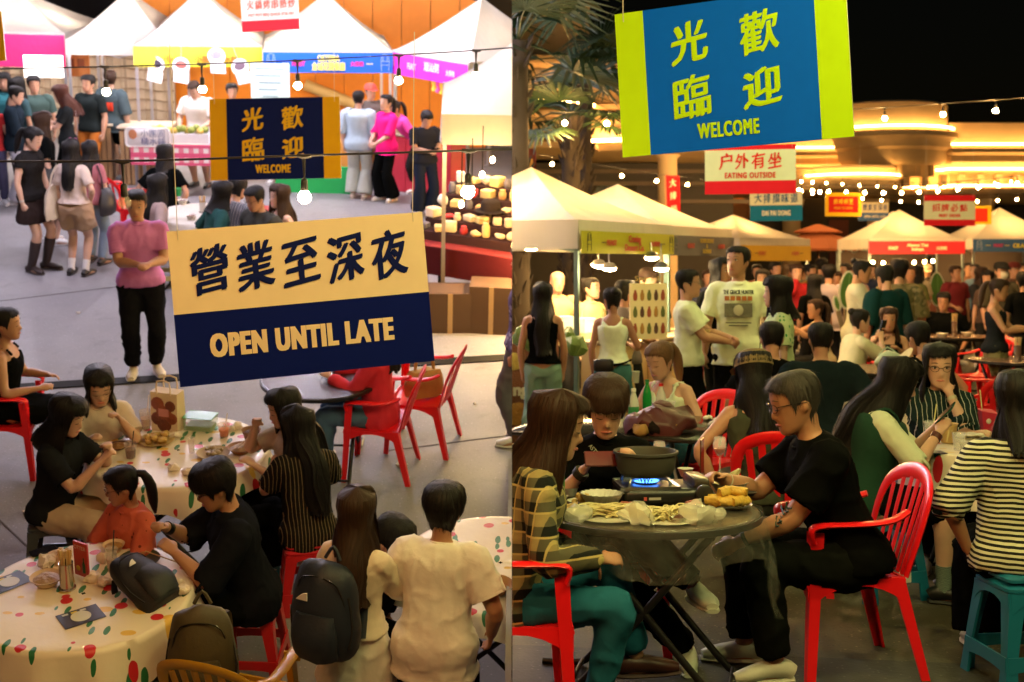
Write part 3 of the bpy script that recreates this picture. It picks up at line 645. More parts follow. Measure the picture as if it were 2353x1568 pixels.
def tablecloth(s, p, label, r, z=.74, drop=.26, seed=1, m=None, group='floral tablecloths', yaw=0):
    SIDE[0] = s; N = 96; rings = []; rng = random.Random(seed); ph = [rng.uniform(0, 6) for _ in range(4)]
    for t in (0.02, .3, .6, .85, .97): rings.append([((r+.008)*t*math.cos(q), (r+.008)*t*math.sin(q), z+.004+.002*math.sin(q*5+t*9)) for q in [2*math.pi*j/N for j in range(N)]])
    for i in range(7):
        t = i/6; ring = []
        for j in range(N):
            q = 2*math.pi*j/N; sq = 1/max(abs(math.cos(q+ph[3])), abs(math.sin(q+ph[3]))); dr = drop*(.62+.9*(sq-1)); fold = (.5*math.sin(q*9+ph[0])+.5*math.sin(q*14+ph[1]))*.030*t
            rr = r+.012+.05*t+fold; ring.append((rr*math.cos(q), rr*math.sin(q), z+.002-dr*t))
        rings.append(ring)
    mb = MB(); mb.quadstrip(rings, False); n0 = len(mb.v); N0 = len(rings)
    mb.quadstrip([[(x*(1-.004), y*(1-.004), zz-.002) for x, y, zz in rg] for rg in rings[::-1]], False)
    o = mb.build('tablecloth', m or floral(), None, 80); o.matrix_world = frame(s, p, yaw); o['label'] = label; o['category'] = 'tablecloth'; o['group'] = group; return o
# ------------------------------------------------------------------ tableware; each call makes one top-level thing standing at a plaza point
def one(s, name, label, cat, p, mb, m, yaw=0, group=None, smooth=True, M4=None):
    SIDE[0] = s; o = mb.build(name, m, None, smooth); o.matrix_world = M4 if M4 is not None else frame(s, p, yaw); o['label'] = label; o['category'] = cat
    if group: o['group'] = group
    return o
def cup(s, p, label, c=(.8, .8, .78), r=.036, h=.09, liq=None, straw=None, clear=False, name='drink_cup', rim=True):
    T = thing(name, label, 'cup', frame(s, p)); SIDE[0] = s
    MB().lathe([(r*.72, 0), (r*.76, .004), (r*.98, h*.97), (r*1.06, h), (r*1.03, h+.003), (r*.93, h*.96), (r*.70, .008)], 20).build('cup_wall', glass(c, .05, .3) if clear else mat(c, 'paper', .45), T)
    if liq: MB().lathe([(r*.69, .006), (r*.86, h*.62), (r*.5, h*.62), (.001, h*.62)], 20).build('drink', mat(liq, 'gloss', .1), T)
    if straw: MB().tube([(0, 0, .01), (r*.7, .0, h*1.9)], .0035, 6, 1).build('straw', mat(straw, 'plastic'), T)
    return T
def bowl(s, p, label, c=(.78, .76, .7), r=.075, h=.05, food=None, kind='paper', name='bowl', chop=None, tilt=0, wob=0, pile=.012):
    T = thing(name, label, 'bowl', frame(s, p)); SIDE[0] = s
    MB().lathe([(r*.55, 0), (r*.62, .003), (r*.95, h), (r*1.03, h+.003), (r*.96, h+.001), (r*.58, .009)], 40 if wob else 24, wob=wob).build('bowl_wall', mat(c, kind), T)
    if food: fb = MB().lathe([(r*.58, .010), (r*.85, h*.72), (r*.55, h*.72+pile), (r*.2, h*.72+pile*1.5), (.001, h*.72+pile*1.6)], 22); wrinkle(fb, r*.09, 45, r*99).build('food', mat(food, 'food'), T)
    if chop:
        for e in (-1, 1): MB().tube([(e*.012-.02, -.05, h+.01), (e*.006+.07, .12, h+.045)], .003, 5, 1).build('chopstick', mat((.6, .4, .2), 'wood'), T)
    return T
def plate_dish(s, p, label, c=(.7, .6, .42), r=.11, food=None, pile=.04, name='plate', kind='paper', seed=3):
    T = thing(name, label, 'plate', frame(s, p)); SIDE[0] = s
    MB().lathe([(r*.6, 0), (r*.66, .003), (r*.95, .016), (r*1.0, .018), (r*.95, .013), (r*.6, .007)], 28).build('dish', mat(c, kind), T)
    if food:
        rng = random.Random(seed); fb = MB()
        for i in range(12): fb.ell((rng.uniform(-.5, .5)*r, rng.uniform(-.5, .5)*r, .012+rng.uniform(0, pile*.7)), (r*rng.uniform(.18, .32), r*rng.uniform(.14, .26), pile*.35), 8, 5, Matrix.Rotation(rng.uniform(0, 6), 3, 'Z'))
        wrinkle(fb, r*.06, 50, seed).build('food', mat(food, 'food'), T)
    return T
def bottle(s, p, label, c=(.8, .85, .85), cap_=(.7, .7, .7), r=.032, h=.22, clear=True, lab=None, name='bottle'):
    T = thing(name, label, 'bottle', frame(s, p)); SIDE[0] = s
    MB().lathe([(r*.8, 0), (r, .01), (r, h*.55), (r*.85, h*.68), (r*.42, h*.86), (r*.40, h*.93), (r*.42, h*.94)], 18).build('bottle_wall', glass(c, .05, .55) if clear else mat(c, 'gloss', .15), T)
    MB().lathe([(r*.45, h*.92), (r*.47, h), (r*.2, h+.002)], 14).build('cap', mat(cap_, 'plastic'), T)
    if lab: MB().lathe([(r*1.02, h*.16), (r*1.02, h*.5)], 18, cap=False).build('label_band', mat(lab, 'paper'), T)
    return T
def wineglass(s, p, label, stem=.085):
    T = thing('wine_glass', label, 'glass', frame(s, p)); SIDE[0] = s; g = glass((.9, .95, .95), .02, .25)
    pr = [(.030, 0), (.031, .003), (.006, .006), (.0035, stem*.5), (.004, stem), (.018, stem+.012), (.031, stem+.04), (.032, stem+.06), (.026, stem+.095), (.025, stem+.095), (.030, stem+.06), (.028, stem+.04), (.012, stem+.012)] if stem > .02 else [(.024, 0), (.026, .004), (.034, .04), (.034, .06), (.027, .10), (.026, .10), (.032, .06), (.03, .03), (.02, .008)]
    MB().lathe(pr, 22).build('glass_wall', g, T); z = stem if stem > .02 else .003
    MB().lathe([(.008, z+.011), (.024, z+.028), (.0285, z+.042), (.001, z+.042)], 20).build('wine', mat((.55, .06, .05), 'gloss', .05), T); return T
def crumple(s, p, label, c=(.8, .78, .74), r=.035, seed=1, name='crumpled_napkin', cat='napkin', group=None):
    mb = MB().ell((0, 0, r*.45), (r, r*.85, r*.5), 14, 9); wrinkle(mb, r*.55, 1.1/r, seed); return one(s, name, label, cat, p, mb, mat(c, 'paper'), seed*40, group, 25)
def phone(s, M4, label, c=(.01, .01, .012), scr=None, name='phone'):
    SIDE[0] = s; T = thing(name, label, 'phone', M4); bevelbox(MB(), (0, 0, .004), (.072, .148, .008), .006).build('case', mat(c, 'gloss'), T)
    MB().box((0, 0, .0087), (.066, .14, .0008)).build('screen', scr or mat((.01, .01, .015), 'gloss', .05), T, False); return T
def card(s, p, yaw, label, w_, d, c, spots_=((.6, .6, .55),), name='flyer', cat='flyer'):
    SIDE[0] = s; T = thing(name, label, cat, frame(s, p, yaw)); MB().box((0, 0, .001), (w_, d, .002)).build('sheet', mat(c, 'gloss', .3), T, False)
    MB().lathe([(min(w_, d)*.34, 0), (min(w_, d)*.34, .0008)], 20, (0, 0, .0026)).build('printed_dish', mat(spots_[0], 'gloss', .3), T)
    for i in range(3): MB().box((-w_*.3+w_*.22*i, d*.36, .0028), (w_*.15, d*.10, .0006)).build('printed_block', mat((.65, .5, .1) if i % 2 else (.6, .6, .6), 'paper'), T, False)
    return T
def chopholder(s, p, label, n=9, h=.13, seed=2):
    SIDE[0] = s; T = thing('chopstick_holder', label, 'holder', frame(s, p)); MB().lathe([(.045, 0), (.045, .008), (.036, .012), (.037, h), (.039, h+.002), (.034, h), (.033, .012)], 20).build('steel_cup', mat((.55, .5, .45), 'metal', .25), T); rng = random.Random(seed)
    for i in range(n):
        a = rng.uniform(0, 6.28); q = Vector((.022*math.cos(a), .022*math.sin(a), .02)); MB().box(tuple(q+Vector((0, 0, h*.75))), (.016, .004, h*1.35), Matrix.Rotation(rng.uniform(-.12, .12), 4, 'Y') @ Matrix.Rotation(a, 4, 'Z')).build('chopstick', mat((.62, .42, .2), 'wood'), T, False)
    return T
# ------------------------------------------------------------------ bulbs on festoon cables
def festoon(s, pts, bulbs, label, e=60, c=(1, .62, .28), drop=.10, sag=0, rb=.03, group='festoon light strings', every=None, dark=()):
    """pts: plaza points the cable hangs through; bulbs: parameters along it (0..1)"""
    SIDE[0] = s; P = spline([Vector(q) for q in pts], 8); M4 = PL[s] @ Matrix.Translation(P[0]); T = thing('festoon_string', label, 'string lights', M4, group); o = P[0]
    MB().tube([q-o for q in P], .006, 6, 1).build('cable', mat((.008, .008, .008), 'plastic', .5), T)
    for i, t in enumerate(bulbs):
        x = t*(len(P)-1); k = min(int(x), len(P)-2); q = P[k].lerp(P[k+1], x-k)-o
        b = MB(); b.tube([q+Vector((-.035, 0, 0)), q+Vector((0, 0, -.006)), q+Vector((.035, 0, 0))], [.010, .014, .010], 6, 1); b.tube([q, q+Vector((0, 0, -drop*.45))], [.012, .004], 6, 1); b.lathe([(.008, .04), (.017, .03), (.019, -.02), (.016, -.03)], 10, tuple(q+Vector((0, 0, -drop*.45-.04))))
        so_ = b.build('bulb_socket', mat((.01, .01, .01), 'plastic', .5), T)
        zc = -drop*.45-.04-.03-rb*.75
        MB().lathe([(rb*.35, rb*1.0), (rb*.6, rb*.7), (rb, .0), (rb*.86, -rb*.5), (rb*.45, -rb*.88), (.001, -rb)], 12, tuple(q+Vector((0, 0, zc)))).build('bulb', glass((.9, .8, .7), .02, .25) if i in dark else emis(c, e), T)
    return T
# ------------------------------------------------------------------ market tents
def canvas(c=(.74, .72, .68)):
    k = ('cv', c)
    if k in MC: return MC[k]
    m, nt, b = newmat('tent_canvas'); b.inputs['Base Color'].default_value = c4(c); b.inputs['Roughness'].default_value = .8
    tr = nt.nodes.new('ShaderNodeBsdfTranslucent'); tr.inputs[0].default_value = c4((c[0]*.9, c[1]*.82, c[2]*.7)); mx = nt.nodes.new('ShaderNodeMixShader'); mx.inputs[0].default_value = .42
    n = node(nt, 'ShaderNodeTexNoise', Scale=2.2, Detail=3.0); nt.links.new(coords(nt, (1, 1, .4)), n.inputs['Vector']); bp = node(nt, 'ShaderNodeBump', Strength=.5, Distance=.12); nt.links.new(n.outputs[0], bp.inputs['Height'])
    nt.links.new(bp.outputs[0], b.inputs['Normal']); nt.links.new(bp.outputs[0], tr.inputs['Normal'])
    nt.links.new(b.outputs[0], mx.inputs[1]); nt.links.new(tr.outputs[0], mx.inputs[2]); nt.links.new(mx.outputs[0], nt.nodes['Material Output'].inputs[0]); MC[k] = m; return m
def tent(s, p, yaw, label, w_=2.0, d=2.0, eave=2.05, peak=2.85, val=.20, banner=None, lamp=(1, .75, .45), le=40, legc=(.35, .42, .45), group='white canopy tents', side_banner=None, cc=(.74, .72, .68), wall=None, lamps=1):
    """pop-up canopy: origin on the ground below its centre, front towards local -y"""
    SIDE[0] = s; T = thing('canopy_tent', label, 'tent', frame(s, p, yaw), group); N = 12; mb = MB()
    Q = 14; C_ = 16
    for k in range(4):                                        # four panels meeting at the hips
        Rz = Matrix.Rotation(math.pi/2*k, 3, 'Z'); hw, hd = ((w_/2, d/2), (d/2, w_/2))[k % 2]; base = len(mb.v)
        for i in range(Q+1):
            r = i/Q; f = (1-r)**1.18
            for j in range(C_+1):
                t = -1+2*j/C_; sag = .055*(1-t*t)*math.sin(math.pi*min(1, r*1.02))+.008*math.sin(t*11+k)*r*(1-t*t)
                mb.v.append(tuple(Rz @ Vector((t*r*hw, -r*hd, eave+(peak-eave)*f-sag))))
        for i in range(Q):
            for j in range(C_): q = base+i*(C_+1)+j; mb.f.append((q, q+C_+1, q+C_+2, q+1)); mb.m.append(0)
    mb.build('canopy', canvas(cc), T, 35)
    for k, (L, D) in enumerate(((w_, d), (d, w_), (w_, d), (d, w_))):
        Rz = Matrix.Rotation(math.pi/2*k, 3, 'Z'); vb = MB(); M_ = 10
        pa = [Rz @ Vector((-L/2+L*i/M_, -D/2-.004, eave+.012)) for i in range(M_+1)]; pb_ = [Rz @ Vector((-L/2+L*i/M_, -D/2-.010-.012*math.sin(i*1.9+k), eave-val)) for i in range(M_+1)]
        plate(vb, pa, pb_, .006, Rz @ Vector((0, 1, 0))).build('valance', canvas(cc), T, 60)
    lm = mat(legc, 'metal', .45)
    for sx in (-1, 1):
        for sy in (-1, 1):
            MB().box((sx*(w_/2-.03), sy*(d/2-.03), (eave-.02)/2), (.04, .04, eave-.02)).box((sx*(w_/2-.03), sy*(d/2-.03), .012), (.09, .09, .012)).box((sx*(w_/2-.03), sy*(d/2-.03), eave-.22), (.055, .055, .09)).build('leg', lm, T, False)
        MB().tube([(sx*(w_/2-.03), -d/2+.03, eave-.06), (sx*(w_/2-.03), 0, eave-.28), (sx*(w_/2-.03), d/2-.03, eave-.06)], .011, 5, 1).tube([(sx*(w_/2-.03), -d/2+.03, eave-.28), (sx*(w_/2-.03), 0, eave-.06), (sx*(w_/2-.03), d/2-.03, eave-.28)], .011, 5, 1).build('truss', lm, T)
    MB().tube([(-w_/2+.03, -d/2+.04, eave-.06), (0, -d/2+.04, eave-.26), (w_/2-.03, -d/2+.04, eave-.06)], .011, 5, 1).tube([(0, 0, eave-.2), (0, 0, peak-.05)], .015, 6, 1).tube([(-w_/2+.03, d/2-.03, eave-.08), (0, 0, eave-.12), (w_/2-.03, -d/2+.03, eave-.08)], .010, 5, 1).build('truss', lm, T)
    for i in range(lamps if le else 0):
        x = (i-(lamps-1)/2)*w_*.5; lb = MB().box((x, -.1, eave-.16), (.05, .06, .06)).build('lamp_bracket', mat((.02, .02, .02), 'plastic'), T, False); bevelbox(MB(), (x, -.1, eave-.21), (.26, .16, .05), .02).build('flood_lamp', emis(lamp, le), T)
    if wall:
        MB().box((0, d/2-.02, eave/2-.1), (w_-.1, .012, eave-.25)).build('back_wall', mat(wall, 'canvas'), T, False)
    def ban(bn, M3):
        bc, lines, ht, drop_ = bn['c'], bn['t'], bn.get('h', .28), bn.get('z', .02); L = bn.get('w', w_)
        z = eave-drop_-ht/2; y0 = -d/2-.035; MM = M3.to_4x4()
        bb = MB(); rings = [[(-L/2+L*i/8, y0-.006*math.sin(i*1.3), z+ht/2), (-L/2+L*i/8, y0-.01*math.sin(i*1.3), z-ht/2), (-L/2+L*i/8, y0+.006-.01*math.sin(i*1.3), z-ht/2), (-L/2+L*i/8, y0+.006-.006*math.sin(i*1.3), z+ht/2)] for i in range(9)]
        bb.quadstrip(rings); bb.xf(lambda v: M3 @ v); bo = bb.build('banner', mat(bc, 'canvas'), T, 60)
        for (tx, x, zz, tw, th, tcol) in lines: text(tx, x*L, z+zz*ht, tw*L, th*ht, mat(tcol, 'paint'), bo, y=y0-.016, bold=.004, M4=MM)
        for e in (-1, 1):
            cb = MB(); X = e*L*.44; q = ht
            if bn.get('icon'):
                for pts in (((-.18, -.4), (-.2, .1), (-.15, .38), (0, .44), (.15, .38), (.2, .1), (.18, -.4)), ((-.2, .08), (.2, .08)), ((-.17, -.1), (.17, -.1)), ((-.1, .08), (-.1, .36)), ((.1, .08), (.1, .36))):
                    cb.tube([MM @ Vector((X+a*q, y0-.017, z+c_*q)) for a, c_ in pts], .0035, 4, 1)
                cb.build('chair_drawing', mat(bn['icon'], 'paint'), bo)
    if banner: ban(banner, Matrix.Identity(3))
    if side_banner: ban(side_banner, Matrix.Rotation(math.pi/2, 3, 'Z'))
    return T
# ------------------------------------------------------------------ hanging boards, placed by their four corners in the photograph and the distance of their two ends
def sign(s, name, label, corners, dl, dr, panels, texts, cord=.8, group=None, cat='sign'):
    """corners TL TR BR BL (photo px); panels: (x0,x1,z0,z1,colour) in unit board space; texts: (string,x,z,w,h,colour,per,bold)"""
    SIDE[0] = s; P = [PL[s] @ atd(s, *c, d) for c, d in zip(corners, (dl, dr, dr, dl))]; ctr = sum(P, Vector())/4
    X = (P[1]+P[2]-P[0]-P[3])/2; Z = (P[0]+P[1]-P[2]-P[3])/2; W, H = X.length, Z.length; X.normalize(); Z = (Z-X*Z.dot(X)).normalized(); Y = Z.cross(X)
    M4 = Matrix((X, Y, Z)).transposed().to_4x4(); M4.translation = ctr; T = thing(name, label, cat, M4, group)
    MB().box((0, 0, 0), (W, .012, H)).build('board', mat((.6, .55, .45), 'paint', .5), T, False)
    for i, (x0, x1, z0, z1, c) in enumerate(panels): MB().box(((x0+x1)/2*W, -.0075-.0012*i, (z0+z1)/2*H), ((x1-x0)*W, .003, (z1-z0)*H)).build('panel', mat(c, 'paper', .7), T, False)
    for (tx, x, z, tw, th, c, per, bo) in texts: text(tx, x*W, z*H, tw*W, th*H, mat(c, 'paper', .7), T, y=-.0105-.0012*len(panels), bold=bo*W, per=per, shear=.14 if per else 0, sp=1.0 if per else 1.16)
    if cord:
        up = PI3['R'] @ Vector((0, 0, 1)); up = (M4.to_3x3().inverted() @ (PL[s].to_3x3() @ Vector((0, 0, 1))))
        for e in (-1, 1): a = Vector((e*W*.46, -.012, H*.44)); MB().tube([a+Vector((0, 0, 0)), a+Vector((0, 0, H*.06)), a+up*cord], .0022, 5, 1).build('cord', mat((.6, .55, .45), 'cloth'), T)
    return T
# ================================================================== RIGHT PLAZA: setting
SIDE[0] = 'R'
def X(px, d): return (px-CX)/F*d
def Zh(py, d): return CAMZ+(HR-py)/F*d
def terrazzo(name, base, joints, dark, sp=2.4):
    m, nt, b = newmat(name); v = coords(nt)
    rgb = node(nt, 'ShaderNodeRGB'); rgb.outputs[0].default_value = c4(base); o = rgb.outputs[0]
    n = node(nt, 'ShaderNodeTexNoise', Scale=.9, Detail=5.0, Roughness=.65); nt.links.new(v, n.inputs['Vector']); o = mixc(nt, mth(nt, 'MULTIPLY', n.outputs[0], .75), o, tuple(x*.55 for x in base))
    n2 = node(nt, 'ShaderNodeTexNoise', Scale=45.0, Detail=3.0); nt.links.new(v, n2.inputs['Vector']); o = mixc(nt, mth(nt, 'MULTIPLY', n2.outputs[0], .35), o, tuple(x*.5 for x in base))
    o = spots(nt, o, v, 48, .24, dark, keep=.55); o = spots(nt, o, v, 36, .20, tuple(min(1, x*sp) for x in base), keep=.35); o = spots(nt, o, v, 22, .13, tuple(x*(.12 if sp > 2 else .6) for x in base), keep=.4)
    st = node(nt, 'ShaderNodeTexNoise', Scale=2.7, Detail=6.0, Roughness=.7); nt.links.new(v, st.inputs['Vector']); rp = node(nt, 'ShaderNodeValToRGB'); rp.color_ramp.elements[0].position = .56; rp.color_ramp.elements[1].position = .72; nt.links.new(st.outputs[0], rp.inputs[0]); o = mixc(nt, mth(nt, 'MULTIPLY', rp.outputs[0], .5), o, tuple(x*.35 for x in base))
    nt.links.new(o, b.inputs['Base Color']); b.inputs['Roughness'].default_value = .62
    rr = node(nt, 'ShaderNodeMapRange'); rr.inputs[3].default_value = .45; rr.inputs[4].default_value = .8; nt.links.new(n.outputs[0], rr.inputs[0]); nt.links.new(rr.outputs[0], b.inputs['Roughness'])
    bp = node(nt, 'ShaderNodeBump', Strength=.25, Distance=.006); nt.links.new(n2.outputs[0], bp.inputs['Height']); nt.links.new(bp.outputs[0], b.inputs['Normal']); return m
gm = terrazzo('speckled_paving', (.075, .066, .034), None, (.02, .022, .018))
g = MB(); g.quadstrip([[(0, .5, 0), (0, 75, 0)], [(60, .5, 0), (60, 75, 0)]], False, False); struct('ground', g, gm)
band = MB(); band.box((1.9, 3.4, .002), (5, 4.5, .004), Matrix.Rotation(R(-8), 4, 'Z')); struct('paving_band', band, terrazzo('dark_paving', (.033, .032, .024), None, (.02, .02, .02)))
# ---- cream building with rounded balconies, cornice mouldings and light coves
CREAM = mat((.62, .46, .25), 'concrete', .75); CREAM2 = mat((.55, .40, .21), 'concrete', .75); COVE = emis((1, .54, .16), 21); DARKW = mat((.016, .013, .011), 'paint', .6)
def sweep(mb, plan, prof, closed=False):
    """profile (outward offset, z) swept along a plan polyline; outward is to the right of travel reversed (towards the camera)"""
    pts = [Vector((a, b, 0)) for a, b in plan]; rings = []
    for i, p in enumerate(pts):
        t = (pts[min(i+1, len(pts)-1)]-pts[max(i-1, 0)]).normalized(); nn = Vector((t.y, -t.x, 0))
        rings.append([p+nn*o+Vector((0, 0, z)) for o, z in prof])
    return mb.quadstrip(rings, True, True)
def bulge(cx, cy, r, a0, a1, n=14): return [(cx+r*math.cos(R(a0+(a1-a0)*i/n)), cy+r*math.sin(R(a0+(a1-a0)*i/n))) for i in range(n+1)]
MALL = thing('mall_building', 'cream mall building with rounded cornices and glowing light coves behind the tents', 'building', Matrix.Translation((0, 0, 0)))
def part(name, plan, prof, m, T=MALL): return sweep(MB(), plan, prof).build(name, m, T, 40)
D0 = 46
xa, xb, xt = X(1855, D0), X(2640, D0), X(2045, D0)
planR = [(X(1560, D0), D0+.9), (X(1900, D0), D0+.9), (xt+1.0, D0+.3), (xt+2.2, D0), (X(2170, D0), D0), (X(2171, D0), D0-.5), (X(2380, D0), D0-.5), (xb, D0-.4)]
z = lambda py: Zh(py, D0)
part('parapet', planR, [(0, z(372)), (0, z(286)), (-.5, z(284)), (-.5, z(372))], CREAM)
part('cornice', planR, [(0.0, z(345)), (.55, z(347)), (.58, z(356)), (.42, z(362)), (.40, z(376)), (.26, z(382)), (.22, z(398)), (.05, z(404)), (-.5, z(404)), (-.5, z(345))], CREAM2)
part('wall', planR, [(-.1, z(404)), (-.1, z(450)), (-.6, z(450)), (-.6, z(404))], CREAM)
part('cornice', planR, [(.0, z(437)), (.7, z(438)), (.72, z(448)), (.3, z(460)), (.0, z(470)), (-.6, z(470)), (-.6, z(437))], CREAM2)
def cove(plan, py, off, lo, hi, T=MALL, D=D0): 
    n = len(plan)-1; sub = plan[int(lo*n):max(int(lo*n)+2, int(math.ceil(hi*n))+1)]
    sweep(MB(), sub, [(off, Zh(py, D)-.03), (off+.06, Zh(py, D)-.03), (off+.06, Zh(py, D)+.03), (off, Zh(py, D)+.03)]).build('light_cove', COVE, T, False)
cove(planR, 336, .30, 0, 1); cove(planR, 430, .40, 0, 1); cove(planR, 392, .34, 0, 1)  # the last cove is an added fill light for the cornice tiers
tur = bulge(xt, D0+.5, 2.1, 205, 335, 8)
part('turret_parapet', tur, [(0, z(320)), (0, z(246)), (-.2, z(241)), (-.8, z(241)), (-.8, z(320))], CREAM)
part('turret_cornice', tur, [(0, z(308)), (.35, z(310)), (.38, z(322)), (.25, z(330)), (.22, z(345)), (.08, z(352)), (.04, z(372)), (-.15, z(384)), (-.9, z(384)), (-.9, z(308))], CREAM2)
part('turret_wall', bulge(xt, D0+.6, 1.75, 205, 335, 10), [(0, z(384)), (0, z(410)), (-.5, z(410)), (-.5, z(384))], CREAM)
for i in range(5): q = R(225+22*i); MB().box((xt+1.8*math.cos(q), D0+.6+1.8*math.sin(q), z(396)), (.14, .14, z(384)-z(410))).build('pilaster', CREAM2, MALL, False)
cove(tur, 300, .18, 0, 1)
planM = [(X(1540, D0), D0-1.2), (X(1640, D0), D0-1.2), (X(1760, D0), D0-.8), (X(1862, D0), D0-.6)]+bulge(X(1950, D0), D0-.3, 1.35, 200, 340, 8)+[(X(2050, D0), D0-.2)]
part('balcony', planM, [(0, z(455)), (.3, z(440)), (.32, z(414)), (.1, z(412)), (.1, z(396)), (.25, z(394)), (.25, z(388)), (-.7, z(386)), (-.7, z(455))], CREAM)
cove(planM, 408, .34, .3, 1)
for i in range(14): px = 2070+42*i; MB().box((X(px, D0), D0-.55, (z(404)+z(432))/2), (.22, .3, z(404)-z(432))).build('pilaster', CREAM2, MALL, False)
for px in (1535, 1802, 1992, 2230, 2420):
    MB().lathe([(.42, 0), (.42, .25), (.33, .32), (.30, z(480)-.3), (.40, z(475)), (.45, z(462))], 16, (X(px, D0), D0-1.2, 0)).build('column', CREAM, MALL)
# shopfronts under the cornice
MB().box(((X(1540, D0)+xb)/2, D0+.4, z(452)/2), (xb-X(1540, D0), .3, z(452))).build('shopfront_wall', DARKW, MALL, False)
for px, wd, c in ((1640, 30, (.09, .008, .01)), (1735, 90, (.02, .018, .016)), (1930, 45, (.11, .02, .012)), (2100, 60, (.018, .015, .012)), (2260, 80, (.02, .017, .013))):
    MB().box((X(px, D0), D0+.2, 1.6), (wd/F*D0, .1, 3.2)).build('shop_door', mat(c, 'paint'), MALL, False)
for i in range(10): MB().box((X(1712, D0), D0+.12, z(500)-.19*i), (80/F*D0, .05, .09)).build('shutter_slat', mat((.06, .045, .03), 'metal', .5), MALL, False)
MB().lathe([(.55, -.05), (.62, 0), (.5, .06), (.45, .05), (.02, .05)], 24).xf(lambda v: Vector((v.x+X(1683, D0), D0-.02-v.z, v.y+Zh(486, D0)))).build('round_emblem', mat((.30, .12, .04), 'paint'), MALL)
# nearer wing on the left with curtained windows and a bowed balcony
DL = 34; zl = lambda py: Zh(py, DL)
WING = thing('corner_wing', 'nearer cream wing with bowed balcony, curtained window and light cove behind the palms', 'building', Matrix.Translation((0, 0, 0)))
pw = [(.05, DL-1.3)]+[(X(1265, DL)+1.0*math.sin(R(a))*.9, DL-1.3+1.0*(1-math.cos(R(a)))) for a in (0, 30, 60, 90)]+[(X(1360, DL), DL-.2), (X(1440, DL), DL-.5), (X(1560, DL), DL-.3), (X(1700, DL), DL+.4)]
part('balcony', pw, [(-.3, zl(338)), (0, zl(330)), (.12, zl(312)), (.13, zl(268)), (.02, zl(262)), (-.5, zl(262)), (-.5, zl(338))], CREAM, WING)
for yy in (282, 300): part('moulding', pw, [(.13, zl(yy+3)), (.17, zl(yy)), (.13, zl(yy-3)), (.05, zl(yy))], CREAM2, WING)
part('cornice', pw, [(.0, zl(258)), (.22, zl(256)), (.25, zl(246)), (.0, zl(240)), (-.5, zl(240)), (-.5, zl(258))], CREAM2, WING)
part('wall', [(x, y+.35) for x, y in pw], [(0, zl(240)), (0, zl(160)), (-.4, zl(160)), (-.4, zl(240))], CREAM, WING)
part('cornice', [(x, y+.2) for x, y in pw], [(0, zl(170)), (.5, zl(165)), (.55, zl(150)), (.1, zl(140)), (-.3, zl(140)), (-.3, zl(170))], CREAM2, WING)
part('upper_wall', [(.05, DL+1.5), (X(1330, DL), DL+1.2), (X(1362, DL), DL+1.4)], [(0, zl(145)), (0, zl(-40)), (-.4, zl(-40)), (-.4, zl(145))], CREAM, WING)
for px in (1210, 1236, 1252): MB().box((X(px, DL), DL-.98, zl(205)), (.16, .12, zl(172)-zl(238))).build('curtain', mat((.34, .30, .24), 'canvas'), WING, False)
COVE2 = emis((1, .50, .16), 60)
sweep(MB(), [(x, y) for x, y in pw[:5]], [(.20, zl(248)-.03), (.26, zl(248)-.03), (.26, zl(248)+.03), (.2, zl(248)+.03)]).build('light_cove', COVE2, WING, False)
sweep(MB(), pw[4:], [(.28, zl(328)-.03), (.34, zl(328)-.03), (.34, zl(328)+.03), (.28, zl(328)+.03)]).build('light_cove', COVE2, WING, False)
part('soffit', pw, [(-.2, zl(345)), (.35, zl(338)), (.4, zl(352)), (.0, zl(372)), (-.6, zl(372)), (-.6, zl(345))], CREAM2, WING)
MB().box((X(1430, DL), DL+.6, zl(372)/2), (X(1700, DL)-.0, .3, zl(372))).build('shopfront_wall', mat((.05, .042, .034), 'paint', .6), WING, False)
for px, py, wd, ht in ((1385, 442, 34, 36), (1440, 440, 50, 40), (1300, 450, 40, 34), (1350, 480, 26, 60)): MB().box((X(px, DL), DL+.42, zl(py)), (wd/F*DL, .05, ht/F*DL)).build('window_pane', mat((.012, .01, .004), 'gloss', .1), WING, False)
for py in (392, 420, 462): MB().box((X(1440, DL), DL+.36, zl(py)), (7.5, .12, .10)).build('ledge', mat((.16, .12, .08), 'paint'), WING, False)
MB().lathe([(.30, 0), (.24, .15), (.22, zl(385)-.1), (.3, zl(385))], 16, (X(1534, 30), 30, 0)).build('column', CREAM, WING)
